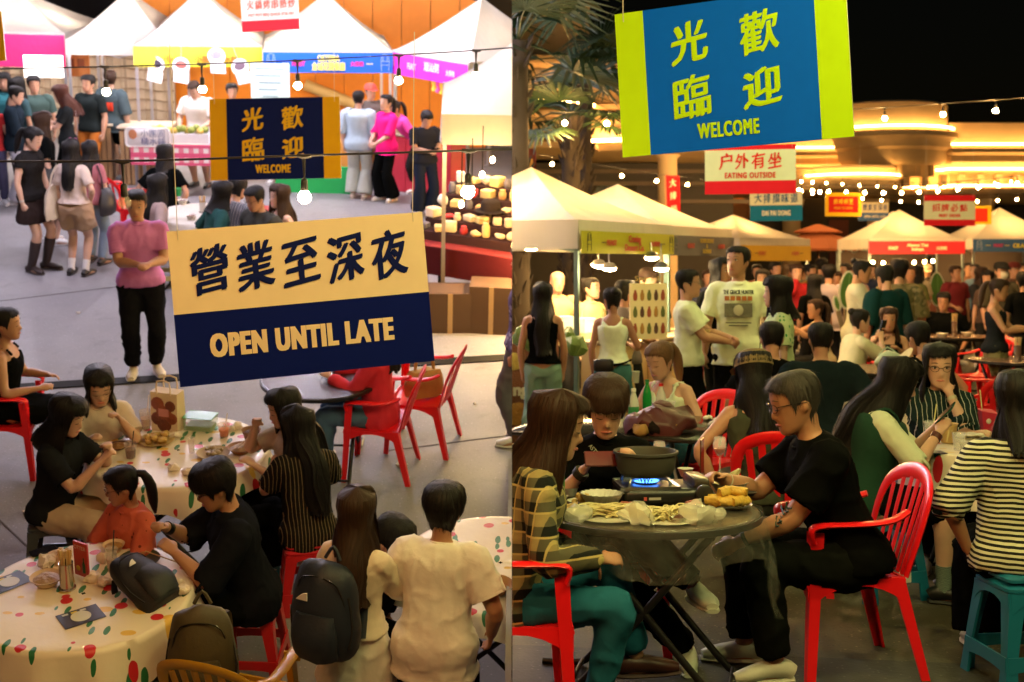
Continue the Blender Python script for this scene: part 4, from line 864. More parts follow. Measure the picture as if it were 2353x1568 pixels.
# ---- palms
def palm(px, d, zc, label, nf, Rf, seed, trunk=.17, skew=0):
    rng = random.Random(seed); T = thing('fan_palm', label, 'palm', Matrix.Translation((X(px, d), d, 0)), 'fan palms in front of the cream building')
    tb = MB(); tb.tube([(0, 0, 0), (skew*.2, 0, zc*.5), (skew, 0, zc)], [trunk*1.15, trunk, trunk*.9], 14, 10)
    for i in range(150):
        a = rng.uniform(0, 6.28); z_ = rng.uniform(.4, zc); q = Vector((math.cos(a)*trunk*.92+skew*(z_/zc)**2, math.sin(a)*trunk*.92, z_)); tb.tube([q, q+Vector((math.cos(a)*.07, math.sin(a)*.07, .13))], [.035, .006], 4, 1)
    tb.build('trunk', mat((.022, .015, .009), 'wood', .9), T)
    cb = MB()
    for k in range(nf):
        az = 2*math.pi*k/nf+rng.uniform(-.3, .3); el = rng.uniform(-.5, 1.1); dv = Vector((math.cos(az)*math.cos(el), math.sin(az)*math.cos(el), math.sin(el))); L = Rf*rng.uniform(.45, .65)
        base = Vector((skew, 0, zc)); hub = base+dv*L+Vector((0, 0, -.10*L)); cb.tube([base, base+dv*L*.5+Vector((0, 0, .03)), hub], [.02, .012, .008], 4, 2)
        sidev = dv.cross(Vector((0, 0, 1))); sidev = sidev.normalized() if sidev.length > .05 else Vector((1, 0, 0)); up = sidev.cross(dv).normalized(); fr_ = Rf*rng.uniform(.55, .8)
        for j in range(25):
            a = R(-118+236*j/24)+rng.uniform(-.03, .03); dd = (dv*math.cos(a)+sidev*math.sin(a)); ln = fr_*(1-.25*abs(a)/2)*rng.uniform(.85, 1.05); w0 = sidev*math.cos(a)-dv*math.sin(a)
            p0 = hub; p1 = hub+dd*ln*.55+up*.05*ln; p2 = hub+dd*ln-Vector((0, 0, .16*ln*rng.uniform(.3, 1.3))); b = len(cb.v)
            for q, wd in ((p0, .0035), (p1, .034), (p2, .003)): cb.v += [tuple(q-w0*wd), tuple(q+up*wd*.45), tuple(q+w0*wd)]
            for i_ in (0, 3): cb.f += [(b+i_, b+i_+1, b+i_+4, b+i_+3), (b+i_+1, b+i_+2, b+i_+5, b+i_+4)]; cb.m += [0, 0]
    cb.build('crown', mat((.008, .024, .004), 'leather', .6), T, False); return T
palm(1312, 18, Zh(262, 18), 'fan palm with a shaggy trunk and a low crown beside the hanging welcome board', 12, 1.25, 4, .135)
palm(1188, 15, Zh(95, 15), 'taller fan palm with its trunk at the near end of the cream wing', 13, 1.6, 9, .14)
palm(1345, 19.5, Zh(150, 19.5), 'slim fan palm with broad drooping fans behind the shaggy trunk', 8, 1.5, 14, .10)
# ================================================================== RIGHT PLAZA: boards
YEL, BLU, LIME = (.78, .62, .02), (.0, .10, .68), (.40, .66, .004)
WTXT = lambda y: [('光', -.17, .235, .20, .30, y, 1, .0065), ('歡', .135, .25, .20, .30, y, 1, .005), ('臨', -.17, -.13, .20, .30, y, 1, .005), ('迎', .135, -.12, .20, .28, y, 1, .0065), ('WELCOME', -.02, -.37, .27, .105, y, 0, .0035)]
sign('R', 'welcome_board', 'large blue hanging welcome board with lime green ends over the hot pot table', [(1411, 35), (1947, -40), (1960, 315), (1435, 362)], 6.9, 6.4, [(-.5, -.37, -.5, .5, LIME), (-.37, .37, -.5, .5, BLU), (.37, .5, -.5, .5, LIME)], WTXT(LIME), 1.2)
sign('R', 'hanging_board', 'white and red board about eating outside hung below the blue welcome board', [(1619, 336), (1829, 331), (1829, 445), (1621, 447)], 14.2, 14, [(-.5, .5, .40, .5, (.62, .015, .03)), (-.5, .5, -.23, .4, (.62, .68, .50)), (-.5, .5, -.5, -.23, (.62, .015, .03))], [('户外有坐', 0, .17, .72, .34, (.62, .02, .02), 1, .004), ('EATING OUTSIDE', 0, -.12, .56, .12, (.62, .02, .02), 0, .003)], 1.0)
sign('R', 'hanging_board', 'pale and blue food stall board hung between the red board and the round column', [(1723, 440), (1845, 437), (1842, 508), (1723, 508)], 22, 22, [(-.5, .5, .02, .5, (.6, .62, .5)), (-.5, .5, -.5, .02, (.01, .15, .30))], [('大排擋味道', 0, .25, .86, .34, (.02, .10, .25), 1, .004), ('DAI PAI DONG', 0, -.24, .54, .17, (.7, .7, .6), 0, .0035)], 1.0)
sign('R', 'hanging_board', 'yellow framed red board about drinks hung among the small bulbs', [(1896, 443), (1980, 443), (1979, 498), (1896, 497)], 26, 26, [(-.5, .5, -.5, .5, (.72, .48, .02)), (-.41, .41, -.34, .34, (.55, .02, .015))], [('飲啤啊！', 0, .12, .56, .24, (.75, .5, .03), 1, .004), ('WHAT TO DRINK', 0, -.15, .52, .10, (.75, .5, .03), 0, .0035)], 1.0)
sign('R', 'hanging_board', 'small cream and blue late opening board partly behind the yellow framed board', [(1972, 465), (2042, 466), (2041, 508), (1972, 508)], 29, 29, [(-.5, .5, -.06, .5, (.55, .50, .36)), (-.5, .5, -.5, -.06, (.04, .10, .26))], [('營業至深夜', .05, .23, .84, .36, (.03, .05, .2), 1, .004), ('OPEN UNTIL LATE', .05, -.26, .72, .14, (.55, .5, .4), 0, .0035)], 1.0)
sign('R', 'hanging_board', 'pale board with red bands naming must order dishes above the red tent', [(2123, 448), (2241, 449), (2240, 519), (2123, 519)], 22, 22, [(-.5, .5, .3, .5, (.55, .015, .025)), (-.5, .5, -.3, .3, (.56, .64, .46)), (-.5, .5, -.5, -.3, (.55, .015, .025))], [('招牌必點', 0, .08, .72, .26, (.55, .02, .02), 1, .004), ('MUST ORDER', 0, -.17, .42, .10, (.55, .02, .02), 0, .0035)], 1.0)
sign('R', 'hanging_board', 'second yellow framed red board half hidden behind the must order board', [(2206, 473), (2278, 473), (2278, 516), (2206, 516)], 27, 27, [(-.5, .5, -.5, .5, (.72, .48, .02)), (-.42, .38, -.36, .36, (.55, .03, .015))], [], 1.0)
sign('R', 'hanging_banner', 'narrow red vertical banner with white characters on the cream column', [(1531, 404), (1563, 403), (1562, 500), (1531, 501)], 27, 27, [(-.5, .5, -.5, .5, (.55, .015, .02))], [('大', 0, .32, .6, .2, (.7, .6, .45), 1, .03), ('排', 0, .02, .6, .2, (.7, .6, .45), 1, .03), ('档', 0, -.3, .6, .2, (.7, .6, .45), 1, .03)], 0, cat='banner')
sign('R', 'hanging_banner', 'dark red patterned pole banner beside the shaggy palm trunk', [(1202, 342), (1232, 342), (1232, 420), (1202, 420)], 17, 17, [(-.5, .5, -.5, .5, (.10, .02, .01)), (-.1, .25, -.3, .2, (.45, .22, .04))], [], 0, cat='banner')
# ================================================================== RIGHT PLAZA: tents
WL = (1, .58, .19)
def feast(c1, c2, mid, icon, c3=None): return dict(c=c1, t=[('•••  ', -.30, 0, .05, .05, (.1, .05, .02)), ('FEAST', -.22, 0, .10, .26, c2)]+mid+[('大排档', .25, 0, .11, .26, c2), ('•••', .34, 0, .05, .05, (.1, .05, .02))], icon=icon)
tent('R', (.20, 13.5, 0), 60, 'white tent with the yellow dessert stall banner beside the standing queue', 2.18, 2.2, 2.12, 2.72, .26, banner=dict(feast((.42, .38, .02), (.5, .06, .03), [('Craving\nDessert Co.', .02, 0, .21, .74, (.5, .06, .03))], (.10, .09, .02)), z=.09, h=.21), lamp=WL, le=240, legc=(.25, .38, .36), lamps=2)
tent('R', (1.25, 15.45, 0), 61, 'white tent with the dark grey stall banner behind the yellow banner tent', 2.05, 2.1, 2.12, 2.66, .26, banner=dict(feast((.09, .085, .10), (.45, .05, .04), [('KOMIE KOMIE\n&\nKOMIEN', .02, 0, .21, .76, (.5, .36, .05))], (.16, .15, .16)), z=.09, h=.22), lamp=WL, le=240, legc=(.25, .38, .36), lamps=2)
tent('R', (4.15, 24.5, 0), 40, 'small white tent with an orange yellow banner behind the tall man', 2.0, 2.0, 2.15, 2.62, .2, banner=dict(feast((.60, .36, .02), (.5, .12, .03), [], None), z=.12), lamp=WL, le=240)
tent('R', (8.36, 28.2, 0), 4, 'white tent with the red banner and light bulbs beside the blue banner tent', 2.05, 2.0, 2.20, 2.86, .2, banner=dict(c=(.56, .015, .03), t=[('FEAST', -.25, -.05, .10, .28, (.75, .6, .4)), ('Akanee Thai\nIzakaya', .0, 0, .22, .66, (.75, .6, .4)), ('大排档', .25, -.05, .11, .3, (.75, .6, .4))], icon=None, z=.04, h=.26), lamp=WL, le=240, wall=(.05, .03, .02))
tent('R', (9.2, 31.5, 0), 4, 'white tent whose top shows behind the red banner tent', 2.2, 2.0, 2.25, 2.95, .2, lamp=WL, le=240)
tent('R', (10.45, 28.0, 0), 4, 'white tent with the dark blue banner at the end of the row', 2.05, 2.0, 2.20, 2.90, .2, banner=dict(c=(.02, .08, .22), t=[('•••', -.35, 0, .05, .06, (.6, .5, .05)), ('FEAST', -.24, 0, .10, .26, (.4, .02, .12)), ('•••', -.15, 0, .05, .06, (.6, .5, .05)), ('CILA 浩辣', .03, 0, .24, .44, (.65, .55, .03)), ('•••', .22, 0, .05, .06, (.6, .5, .05)), ('大排档', .32, 0, .1, .26, (.4, .02, .12))], icon=(.3, .35, .45), z=.0, h=.26), lamp=WL, le=240, wall=(.06, .04, .03))
def counter(s, p, yaw, label, w_, d, h, c, topc=(.5, .4, .25), name='stall_counter', kind='paint', cat='counter'):
    SIDE[0] = s; T = thing(name, label, cat, frame(s, p, yaw)); MB().box((0, 0, h/2-.01), (w_, d, h-.03)).build('cabinet', mat(c, kind), T, False); bevelbox(MB(), (0, 0, h), (w_+.05, d+.05, .03), .01).build('worktop', mat(topc, 'wood'), T)
    for i in range(int(w_/.25)): MB().box((-w_/2+.125+.25*i, -d/2-.006, h/2-.02), (.235, .010, h-.08)).build('panel', mat(c, kind), T, False)
    return T
counter('R', (1.35, 13.1, 0), 60, 'glowing pale stall counter under the yellow banner', 2.0, .45, .98, (.66, .46, .2))
counter('R', (2.25, 15.0, 0), 60, 'pale stall counter under the dark grey banner', 1.6, .45, .98, (.5, .4, .25))
counter('R', (8.3, 27.4, 0), 4, 'dark stall counter under the red banner', 1.9, .5, .95, (.10, .03, .02))
counter('R', (10.4, 27.2, 0), 4, 'steel stall counter under the dark blue banner', 1.9, .5, .95, (.20, .16, .12))
# menu board with drinks
M = thing('menu_board', 'upright lit menu board with rows of bottle pictures on the dessert counter', 'menu board', frame('R', (X(1490, 12.2), 12.2, 1.02), 25)); MB().box((0, 0, .26), (.40, .02, .52)).build('board', mat((.8, .68, .42), 'paint'), M, False)
for i in range(5):
    for j in range(3): MB().lathe([(.012, 0), (.022, .02), (.022, .06), (.012, .085), (.011, .10)], 10).xf(lambda v: Vector((v.x-.15+.075*i, v.y*.15-.014, v.z+.05+.155*j))).build('bottle_picture', mat(((.30, .06, .03), (.4, .2, .05), (.1, .12, .03), (.08, .03, .02))[(i+2*j) % 4], 'paint'), M)
text('Specials', 0, .56, .3, .06, mat((.6, .45, .2), 'paint'), M)
M = thing('shop_lightbox', 'red standing advertising box with white letters by the black trousers', 'sign', frame('R', (X(1650, 12.6), 12.6, 0), -10)); MB().box((0, 0, .62), (.36, .12, .50)).build('box', mat((.5, .03, .02), 'paint'), M, False); MB().box((0, 0, .19), (.4, .2, .36)).build('base', mat((.08, .08, .09), 'metal'), M, False); text('KOI', 0, .62, .27, .15, mat((.75, .65, .5), 'paint'), M, y=-.064, bold=.006); MB().prism([(-.2, .87), (.2, .87), (.2, 1.05), (0, 1.16), (-.2, 1.05)], -.06, .06, 'y').build('peaked_top', mat((.12, .14, .2), 'paint'), M, False)
M = thing('poster_stand', 'food photo poster panel behind the woman in the black tank top', 'poster', frame('R', (X(1212, 12.4), 12.4, 0), 20)); MB().box((0, 0, .55), (.62, .04, 1.05)).build('panel', mat((.16, .05, .02), 'food'), M, False)
for i, (a, b, r_, c) in enumerate(((-.1, .3, .16, (.4, .18, .03)), (.12, .7, .14, (.30, .02, .015)), (-.15, .8, .12, (.45, .35, .08)), (.1, .2, .1, (.08, .2, .03)))): MB().ell((a, -.022, b), (r_, .012, r_*.7), 14, 7).build('food_picture', mat(c, 'food'), M)
text('ng', -.08, .5, .16, .12, mat((.75, .7, .6), 'paint'), M, y=-.04, bold=.008)
for i, (px, py, d_) in enumerate(((1200, 770, 12.1), (1225, 778, 12.0), (1310, 772, 12.1), (1322, 790, 12.0))):
    mb = MB().ell((0, 0, .08), (.11, .10, .09), 12, 8); wrinkle(mb, .05, 12, i+2); one('R', 'leaf_bunch', 'bunch of leafy greens piled at the stall end behind the black tank top', 'greens', Vector((X(px, d_), d_, Zh(py, d_)-.1)), mb, mat((.10, .17, .03), 'food'), 0, 'leafy greens on the stall end', 30)
for i, (px, d_) in enumerate(((1300, 13.2), (1345, 13.4), (1395, 12.9))):
    T = thing('paper_box', ('white carton on the dessert counter by the tent post', 'white carton with a blue ring standing on the dessert counter', 'low white carton near the middle of the dessert counter')[i], 'box', frame('R', (X(px, d_), d_, 1.0), 30+20*i)); MB().box((0, 0, .09), (.14+.04*i, .12, .18-.03*i)).build('carton', mat((.75, .72, .66), 'paper'), T, False); MB().box((0, 0, .185-.03*i), (.15+.04*i, .13, .012)).build('lid', mat((.75, .72, .66), 'paper'), T, False)
# desk lamps that light the dessert counter
for i, (px, py, d_) in enumerate(((1376, 610, 13.4), (1400, 617, 13.0), (1497, 592, 13.2), (1520, 617, 12.6), (1220, 570, 13.0))):
    T = thing('work_lamp', ('white clamp lamp glowing under the yellow banner', 'round clamp lamp beside the glowing one under the yellow banner', 'clamp lamp at the corner of the yellow banner tent', 'bent neck lamp over the menu board', 'strip lamp under the canopy above the black haired woman')[i], 'lamp', frame('R', (X(px, d_), d_, Zh(py, d_)))); MB().lathe([(.02, .06), (.05, .05), (.085, 0), (.08, 0), (.04, .04)], 16).build('shade', mat((.5, .5, .5), 'metal'), T); MB().ell((0, 0, .0), (.07, .07, .03), 12, 6).build('glowing_bulb', emis((1, .72, .34), 380), T); MB().tube([(0, 0, .05), (0, .05, .15), (0, .05, Zh(560, d_)-Zh(py, d_))], .008, 6, 2).build('arm', mat((.4, .4, .4), 'metal'), T)
# patio parasol
T = thing('patio_parasol', 'terracotta two tier patio parasol beyond the crowd', 'parasol', Matrix.Translation((X(1880, 33), 33, 0)))
MB().lathe([(1.18, 2.02), (1.2, 2.06), (.8, 2.28), (.35, 2.45), (.36, 2.42), (.78, 2.24), (1.15, 2.0)], 8).build('canopy', mat((.42, .13, .05), 'canvas'), T, False); MB().lathe([(.6, 2.46), (.62, 2.49), (.05, 2.68), (.6, 2.45)], 8).build('top_tier', mat((.42, .13, .05), 'canvas'), T, False); MB().lathe([(.3, 0), (.3, .08), (.03, .1), (.03, 2.5)], 10).build('pole', mat((.1, .05, .03), 'metal'), T)
# cactus cut-outs at the stall
for i, (px, py0, py1, d_, rot) in enumerate(((1946, 622, 712, 16.5, 3), (1927, 678, 715, 16.3, -14), (2156, 625, 705, 24, -3), (2133, 672, 706, 23.8, -18))):
    hgt = (py1-py0)/F*d_; T = thing('cactus_cutout', ('tall green cactus board with white edge behind the white shirt with a bun', 'small green cactus board leaning out from the tall one', 'tall green cactus board with white edge behind the bearded man', 'small green cactus pad by the bearded man')[i], 'cutout board', frame('R', (X(px, d_), d_, Zh(py1, d_))) @ Matrix.Rotation(R(rot), 4, 'Y')); ov = lambda k, o: [(math.sin(2*math.pi*j/24)*(hgt*.24+o)*(1+.15*math.cos(2*math.pi*j/24)), hgt/2-math.cos(2*math.pi*j/24)*(hgt/2+o)) for j in range(24)]
    MB().prism(ov(0, .0), -.01, .01, 'y').build('white_edge', mat((.6, .6, .5), 'paint'), T, False); MB().prism(ov(0, -.025), -.014, -.010, 'y').build('green_face', mat((.06, .17, .03), 'paint'), T, False); MB().tube([(0, -.016, hgt*.06), (.01, -.016, hgt*.9)], .006, 5, 1).build('rib', mat((.12, .26, .06), 'paint'), T)
    MB().box((0, .03, -Zh(py1, d_)/2), (.05, .03, max(.02, Zh(py1, d_)))).build('stake', mat((.2, .15, .1), 'wood'), T, False)
# ---- festoons
WB = (1, .54, .17)
def fest(px0, py0, d0, px1, py1, d1, n, label, e, rb=.03, sag=18, drop=.11): a = atd('R', px0, py0, d0); b = atd('R', px1, py1, d1); m_ = (a+b)/2-Vector((0, 0, sag/F*(d0+d1)/2)); return festoon('R', [a, m_, b], [(i+.5)/n for i in range(n)], label, e, WB, drop, rb=rb)
fest(1262, 258, 17, 2420, 220, 17, 10, 'long bulb string crossing behind the blue welcome board', 3400)
fest(1180, 345, 24, 1900, 428, 30, 11, 'bulb string sloping past the palm trunk towards the far stalls', 1500)
fest(1800, 420, 27, 2420, 395, 24, 16, 'bulb string just below the cornice light above the red tent', 1100)
fest(1830, 428, 33, 2420, 440, 30, 15, 'lower bulb string above the tents against the dark shopfront', 240)
fest(1830, 405, 36, 2420, 398, 38, 17, 'farthest bulb string along the cream cornice', 240)
fest(1980, 588, 26.6, 2150, 586, 26.6, 8, 'row of bulbs under the red banner', 150, .035, 4, .06)
LG = (1, .88, .30)
for i, (y, z_, x0, x1, n) in enumerate(((2.7, 3.7, .2, 3.4, 4), (4.4, 3.75, .25, 3.9, 3), (8.4, 3.75, .4, 4.6, 5), (11.2, 4.2, 1.2, 6.0, 6))):  # bulb strings added above the view to light tables and queue
    festoon('R', [(x0, y, z_+.12), ((x0+x1)/2, y+.1, z_), (x1, y, z_+.12)], [(k+.5)/n for k in range(n)], ('bulb string overhead on the near side of the hot pot table', 'bulb string overhead above the hot pot table', 'bulb string overhead above the black topped table', 'bulb string overhead between the queue and the dining tables')[i], (2000, 2100, 700, 1500)[i], LG, .1)
# ================================================================== RIGHT PLAZA: dining things
TA = Vector((.564, 5.31, 0)); ZT = .74
table('R', TA, 'round black folding table carrying the hot pot and gas stove', .442, c=(.05, .035, .022), yaw=78)
def sheet():
    mb = MB(); N = 90; rng = random.Random(5); rings = []; r = .45
    def drop(q): return .06+.07*(.5+.5*math.sin(q*3.1+.5))+.09*max(0, math.cos((q-R(285))*2.0))+.16*max(0, math.cos(q-R(350)))**14*2
    A = [R(165+205*j/N) for j in range(N+1)]
    for t in (.62, .75, .9, .985): rings.append([(r*t*math.cos(q), r*t*math.sin(q), ZT+.012+.010*noise.noise(Vector((math.cos(q)*6, math.sin(q)*6, t*7)))) for q in A])
    for i in range(1, 9):
        t = i/8; rings.append([((r+.012+.05*t+.035*t*noise.noise(Vector((q*7, t*2, 1)))+.02*t*math.sin(q*26))*math.cos(q), (r+.012+.05*t+.035*t*noise.noise(Vector((q*7, t*2, 1)))+.02*t*math.sin(q*26))*math.sin(q), ZT+.008-drop(q)*t) for q in A])
    mb.quadstrip(rings, False, False); wrinkle(mb, .012, 18, 3)
    m, nt, b = newmat('clear_film'); b.inputs['Base Color'].default_value = (.75, .8, .7, 1); b.inputs['Roughness'].default_value = .06; b.inputs['Alpha'].default_value = .045; b.inputs['Specular IOR Level'].default_value = 1.0
    n = node(nt, 'ShaderNodeTexNoise', Scale=9.0, Detail=3.0, Distortion=1.5); nt.links.new(coords(nt), n.inputs['Vector']); bp = node(nt, 'ShaderNodeBump', Strength=.6, Distance=.03); nt.links.new(n.outputs[0], bp.inputs['Height']); nt.links.new(bp.outputs[0], b.inputs['Normal'])
    return one('R', 'plastic_sheet', 'crumpled clear plastic sheet draped over the front of the hot pot table', 'plastic sheet', TA, mb, m, 0, None, 40)
sheet()
def TP(px, py, z=ZT+.003): return at('R', px, py, z)
# stove with flame, pot
SP = TP(1500, 1150); SP.z = ZT+.004
T = thing('gas_stove', 'black portable gas stove with blue flame under the clay pot', 'stove', frame('R', SP, 6)); SIDE[0] = 'R'
bevelbox(MB(), (.03, 0, .035), (.36, .27, .062), .02).build('casing', mat((.012, .013, .013), 'plastic', .3), T); bevelbox(MB(), (-.03, 0, .068), (.25, .25, .008), .02).build('drip_tray', mat((.30, .30, .30), 'metal', .35), T)
for k in range(4): a = R(45+90*k); MB().tube([(-.03+.12*math.cos(a), .12*math.sin(a), .07), (-.03+.115*math.cos(a), .115*math.sin(a), .098), (-.03+.05*math.cos(a), .05*math.sin(a), .100)], .007, 6, 2).build('pan_support', mat((.45, .45, .43), 'metal', .35), T)
MB().lathe([(.045, .070), (.048, .078), (.03, .084), (.001, .084)], 18, (-.03, 0, 0)).build('burner', mat((.1, .1, .1), 'metal'), T)
fb = MB()
for k in range(22): a = 2*math.pi*k/22; fb.tube([(-.03+.040*math.cos(a), .040*math.sin(a), .080), (-.03+.052*math.cos(a), .052*math.sin(a), .086), (-.03+.056*math.cos(a), .056*math.sin(a), .097)], [.003, .0045, .001], 5, 1)
fb.build('flame', emis((.08, .30, 1), 4), T); MB().lathe([(.036, 0), (.036, .016), (.030, .02), (.001, .02)], 18).xf(lambda v: Vector((v.x+.185, -.135-v.z, v.y+.05))).build('knob', mat((.02, .02, .02), 'plastic'), T)
bevelbox(MB(), (.185, .0, .078), (.07, .22, .05), .02).build('canister_cover', mat((.05, .04, .03), 'plastic', .3), T); MB().box((-.06, -.136, .03), (.012, .003, .014)).build('printed_mark', mat((.6, .1, .08), 'paint'), T, False); MB().box((-.02, -.136, .03), (.05, .003, .010)).build('printed_mark', mat((.5, .5, .45), 'paint'), T, False)
T = thing('clay_pot', 'wide dark clay hot pot sitting on the lit gas stove', 'pot', frame('R', SP+Vector((-.03, 0, .104)))); PM = mat((.045, .045, .035), 'concrete', .7)
MB().lathe([(.09, 0), (.105, .004), (.122, .03), (.128, .075), (.127, .088), (.137, .094), (.137, .104), (.128, .105), (.121, .098), (.118, .07), (.10, .02), (.001, .012)], 40).build('pot_body', PM, T)
MB().lathe([(.001, .062), (.117, .063)], 30, cap=False).build('broth', mat((.06, .05, .03), 'gloss', .08), T)
bowl('R', TP(1383, 1165), 'fluted foil tray with melted remains left of the stove', (.72, .72, .66), .085, .055, None, 'gloss', 'foil_bowl', wob=.08)
bowl('R', TP(1675, 1135), 'fluted foil tray filled with pale bamboo shoots', (.72, .72, .66), .078, .048, (.55, .5, .2), 'gloss', 'foil_bowl', wob=.08)
for i in range(8): p_ = TP(1683, 1122); mb = MB().tube([(0, 0, 0), (.07, .02, .012)], [.008, .009], 8, 1); one('R', 'bamboo_shoot', 'pale bamboo shoot stick lying in the foil tray', 'food', p_+Vector((-.04+.009*i, -.02+.006*i, .048+.004*(i % 3))), mb, mat((.60, .56, .26), 'food'), 20+5*i, 'bamboo shoots in the foil tray')
plate_dish('R', TP(1672, 1168), 'foil tray heaped with golden dried tofu rolls', (.7, .68, .62), .10, None, .05, 'foil_plate', 'metal', 8)
for i, (a, b, c) in enumerate(((-.05, -.02, 0), (0, -.03, 0), (.05, -.02, 0), (-.03, .02, .0), (.03, .025, 0), (0, .0, .035), (.035, .0, .035))): mb = MB().tube([(-.045, 0, .02), (0, 0, .022), (.045, 0, .02)], [.017, .022, .017], 10, 3); wrinkle(mb, .008, 70, i); one('R', 'tofu_roll', 'golden fried tofu skin roll in the foil plate', 'food', TP(1672, 1168)+Vector((a, b, c+.012)), mb, mat((.62, .40, .06), 'food'), -15+25*(i % 3), 'fried tofu rolls')
for i, (px, py, lab) in enumerate(((1400, 1190, 'heap of enoki mushrooms in clear wrap by the foil tray'), (1530, 1195, 'heap of pale noodles in clear wrap before the stove'))):
    T = thing('noodle_heap', lab, 'food', frame('R', TP(px, py), 30*i)); rng = random.Random(i); SIDE[0] = 'R'; fb = MB()
    for k in range(130): a = rng.uniform(-.6, .6)+i*.4; q = Vector((rng.uniform(-.085, .085), rng.uniform(-.045, .045), rng.uniform(.008, .045))); dv = Vector((math.cos(a), math.sin(a), 0)); fb.tube([q-dv*.05, q+Vector((0, 0, .008)), q+dv*.05], .0032, 4, 1)
    fb.build('strands', mat((.70, .62, .30), 'food'), T); MB().lathe([(.09, 0), (.13, .006), (.128, .008)], 20).build('tray', mat((.5, .5, .4), 'plastic'), T)
bevelbox(MB(), (0, 0, 0), (.01, .01, .01), .002)
for i, (px, py) in enumerate(((1300, 1190), (1320, 1180), (1308, 1172), (1290, 1182))): mb = MB().tube([(-.05, 0, .014), (.05, 0, .014)], .012, 8, 1); one('R', 'bread_stick', 'tan sausage roll lying at the left of the hot pot table', 'food', TP(px, py), mb, mat((.55, .36, .13), 'food'), 30+12*i, 'tan rolls on the hot pot table')
wineglass('R', TP(1654, 1092), 'stemmed wine glass of rose wine beside the menu stand'); wineglass('R', TP(1515, 1060), 'stemless wine glass with rose wine behind the clay pot', .0)
for i, (px, py, lb) in enumerate(((1672, 1110, 'upturned white tea bowl beside the foil tray of bamboo shoots'), (1575, 1095, 'white tea bowl behind the gas canister'), (1310, 1140, 'white tea bowl with bag by the toothpaste tube'), (1285, 1160, 'small white dish at the edge of the hot pot table'))): bowl('R', TP(px, py), lb, (.62, .66, .58), .037, .035, None, 'plastic', 'tea_bowl')
bowl('R', TP(1722, 1140), 'small dark dipping dish by the hand of the man in black', (.05, .05, .045), .032, .014, None, 'plastic', 'sauce_dish')
T = thing('menu_stand', 'upright clear menu stand between the two wine glasses', 'menu stand', frame('R', TP(1613, 1110), 75)); MB().box((0, 0, .10), (.11, .006, .20)).build('sheet', mat((.10, .03, .02), 'gloss'), T, False); MB().box((0, 0, .004), (.12, .06, .008)).build('foot', mat((.3, .3, .3), 'plastic'), T, False)
T = thing('cream_tube', 'white and green squeeze tube standing near the plaid shirt', 'tube', frame('R', TP(1278, 1155), 0)); MB().tube([(0, 0, .12), (0, 0, .02), (0, 0, 0)], [(.024, .003), (.020, .016), (.012, .012)], 10, 2, side=(1, 0, 0)).build('tube_body', mat((.62, .72, .62), 'plastic'), T); MB().lathe([(.011, 0), (.011, .022)], 10, (0, 0, -.02+.02)).build('cap', mat((.7, .75, .7), 'plastic'), T); MB().box((.026, 0, .08), (.02, .02, .1)).build('second_tube', mat((.05, .22, .06), 'plastic'), T, False)
mb = MB(); mb.quadstrip([[(r_*math.cos(q)*(1+.12*math.sin(q*5+z_*20)), r_*.8*math.sin(q), z_) for q in [2*math.pi*j/30 for j in range(30)]] for r_, z_ in ((.03, 0), (.05, .01), (.065, .05), (.075, .09), (.06, .055), (.035, .012))]); wrinkle(mb, .015, 22, 4); T = thing('paper_basket', 'crumpled kraft paper basket with a skewer behind the foil tray', 'food basket', frame('R', TP(1395, 1125))); mb.build('paper', mat((.45, .30, .11), 'paper'), T, 30); MB().tube([(0, 0, .02), (.012, 0, .2)], .0022, 5, 1).build('skewer', mat((.6, .45, .22), 'wood'), T)
for i, (px, py, r_, lb) in enumerate(((1330, 1196, .06, 'crumpled clear wrap beside the tan rolls'), (1462, 1206, .07, 'crumpled clear wrap between the two noodle heaps'), (1600, 1200, .075, 'crumpled clear wrap in front of the tofu rolls'), (1640, 1196, .05, 'smaller crumpled clear wrap by the tofu rolls'))): crumple('R', TP(px, py), lb, (.66, .64, .5), r_, i+31, 'plastic_wrap', 'plastic wrap').data.materials[0] = glass((.85, .88, .75), .12, .38)
crumple('R', TP(1590, 1165), 'crumpled pink napkin beside the stove knob', (.5, .2, .2), .03, 41); bowl('R', TP(1560, 1205), 'small white sauce bowl at the front of the hot pot table', (.62, .66, .58), .03, .025, (.1, .04, .02), 'plastic', 'sauce_bowl'); plate_dish('R', TP(1450, 1175), 'oval tray of sliced pink meat before the stove', (.55, .55, .48), .075, (.42, .12, .09), .03, seed=12, kind='plastic'); plate_dish('R', TP(1335, 1160), 'small plate of golden tofu puffs by the tea bowls', (.5, .5, .42), .06, (.55, .36, .09), .04, seed=15)
# ---- black square table
TB = Vector((.72, 8.1, 0)); table('R', TB, 'black glossy square table with bottles and a dark jacket', square=(1.25, 1.15), yaw=-20, c=(.018, .015, .013))
bottle('R', at('R', 1456, 975, ZT), 'clear water bottle with a green label on the black table', (.75, .85, .75), (.7, .75, .65), .034, .22, lab=(.03, .25, .08)); bottle('R', at('R', 1487, 958, ZT), 'green glass bottle on the black table', (.01, .25, .04), (.02, .2, .05), .03, .24, False); bottle('R', at('R', 1519, 960, ZT), 'clear bottle with a red cap on the black table', (.75, .8, .75), (.6, .02, .02), .034, .22, lab=(.5, .6, .5))
cup('R', at('R', 1437, 966, ZT), 'tall clear glass with amber drink behind the short haired woman', (.8, .8, .7), .035, .13, (.45, .25, .05), clear=True); cup('R', at('R', 1424, 985, ZT), 'clear plastic cup beside the amber drink', (.8, .8, .75), .035, .11, None, clear=True); cup('R', at('R', 1540, 955, ZT), 'clear plastic cup by the arm of the blond girl', (.8, .8, .75), .035, .09, None, clear=True)
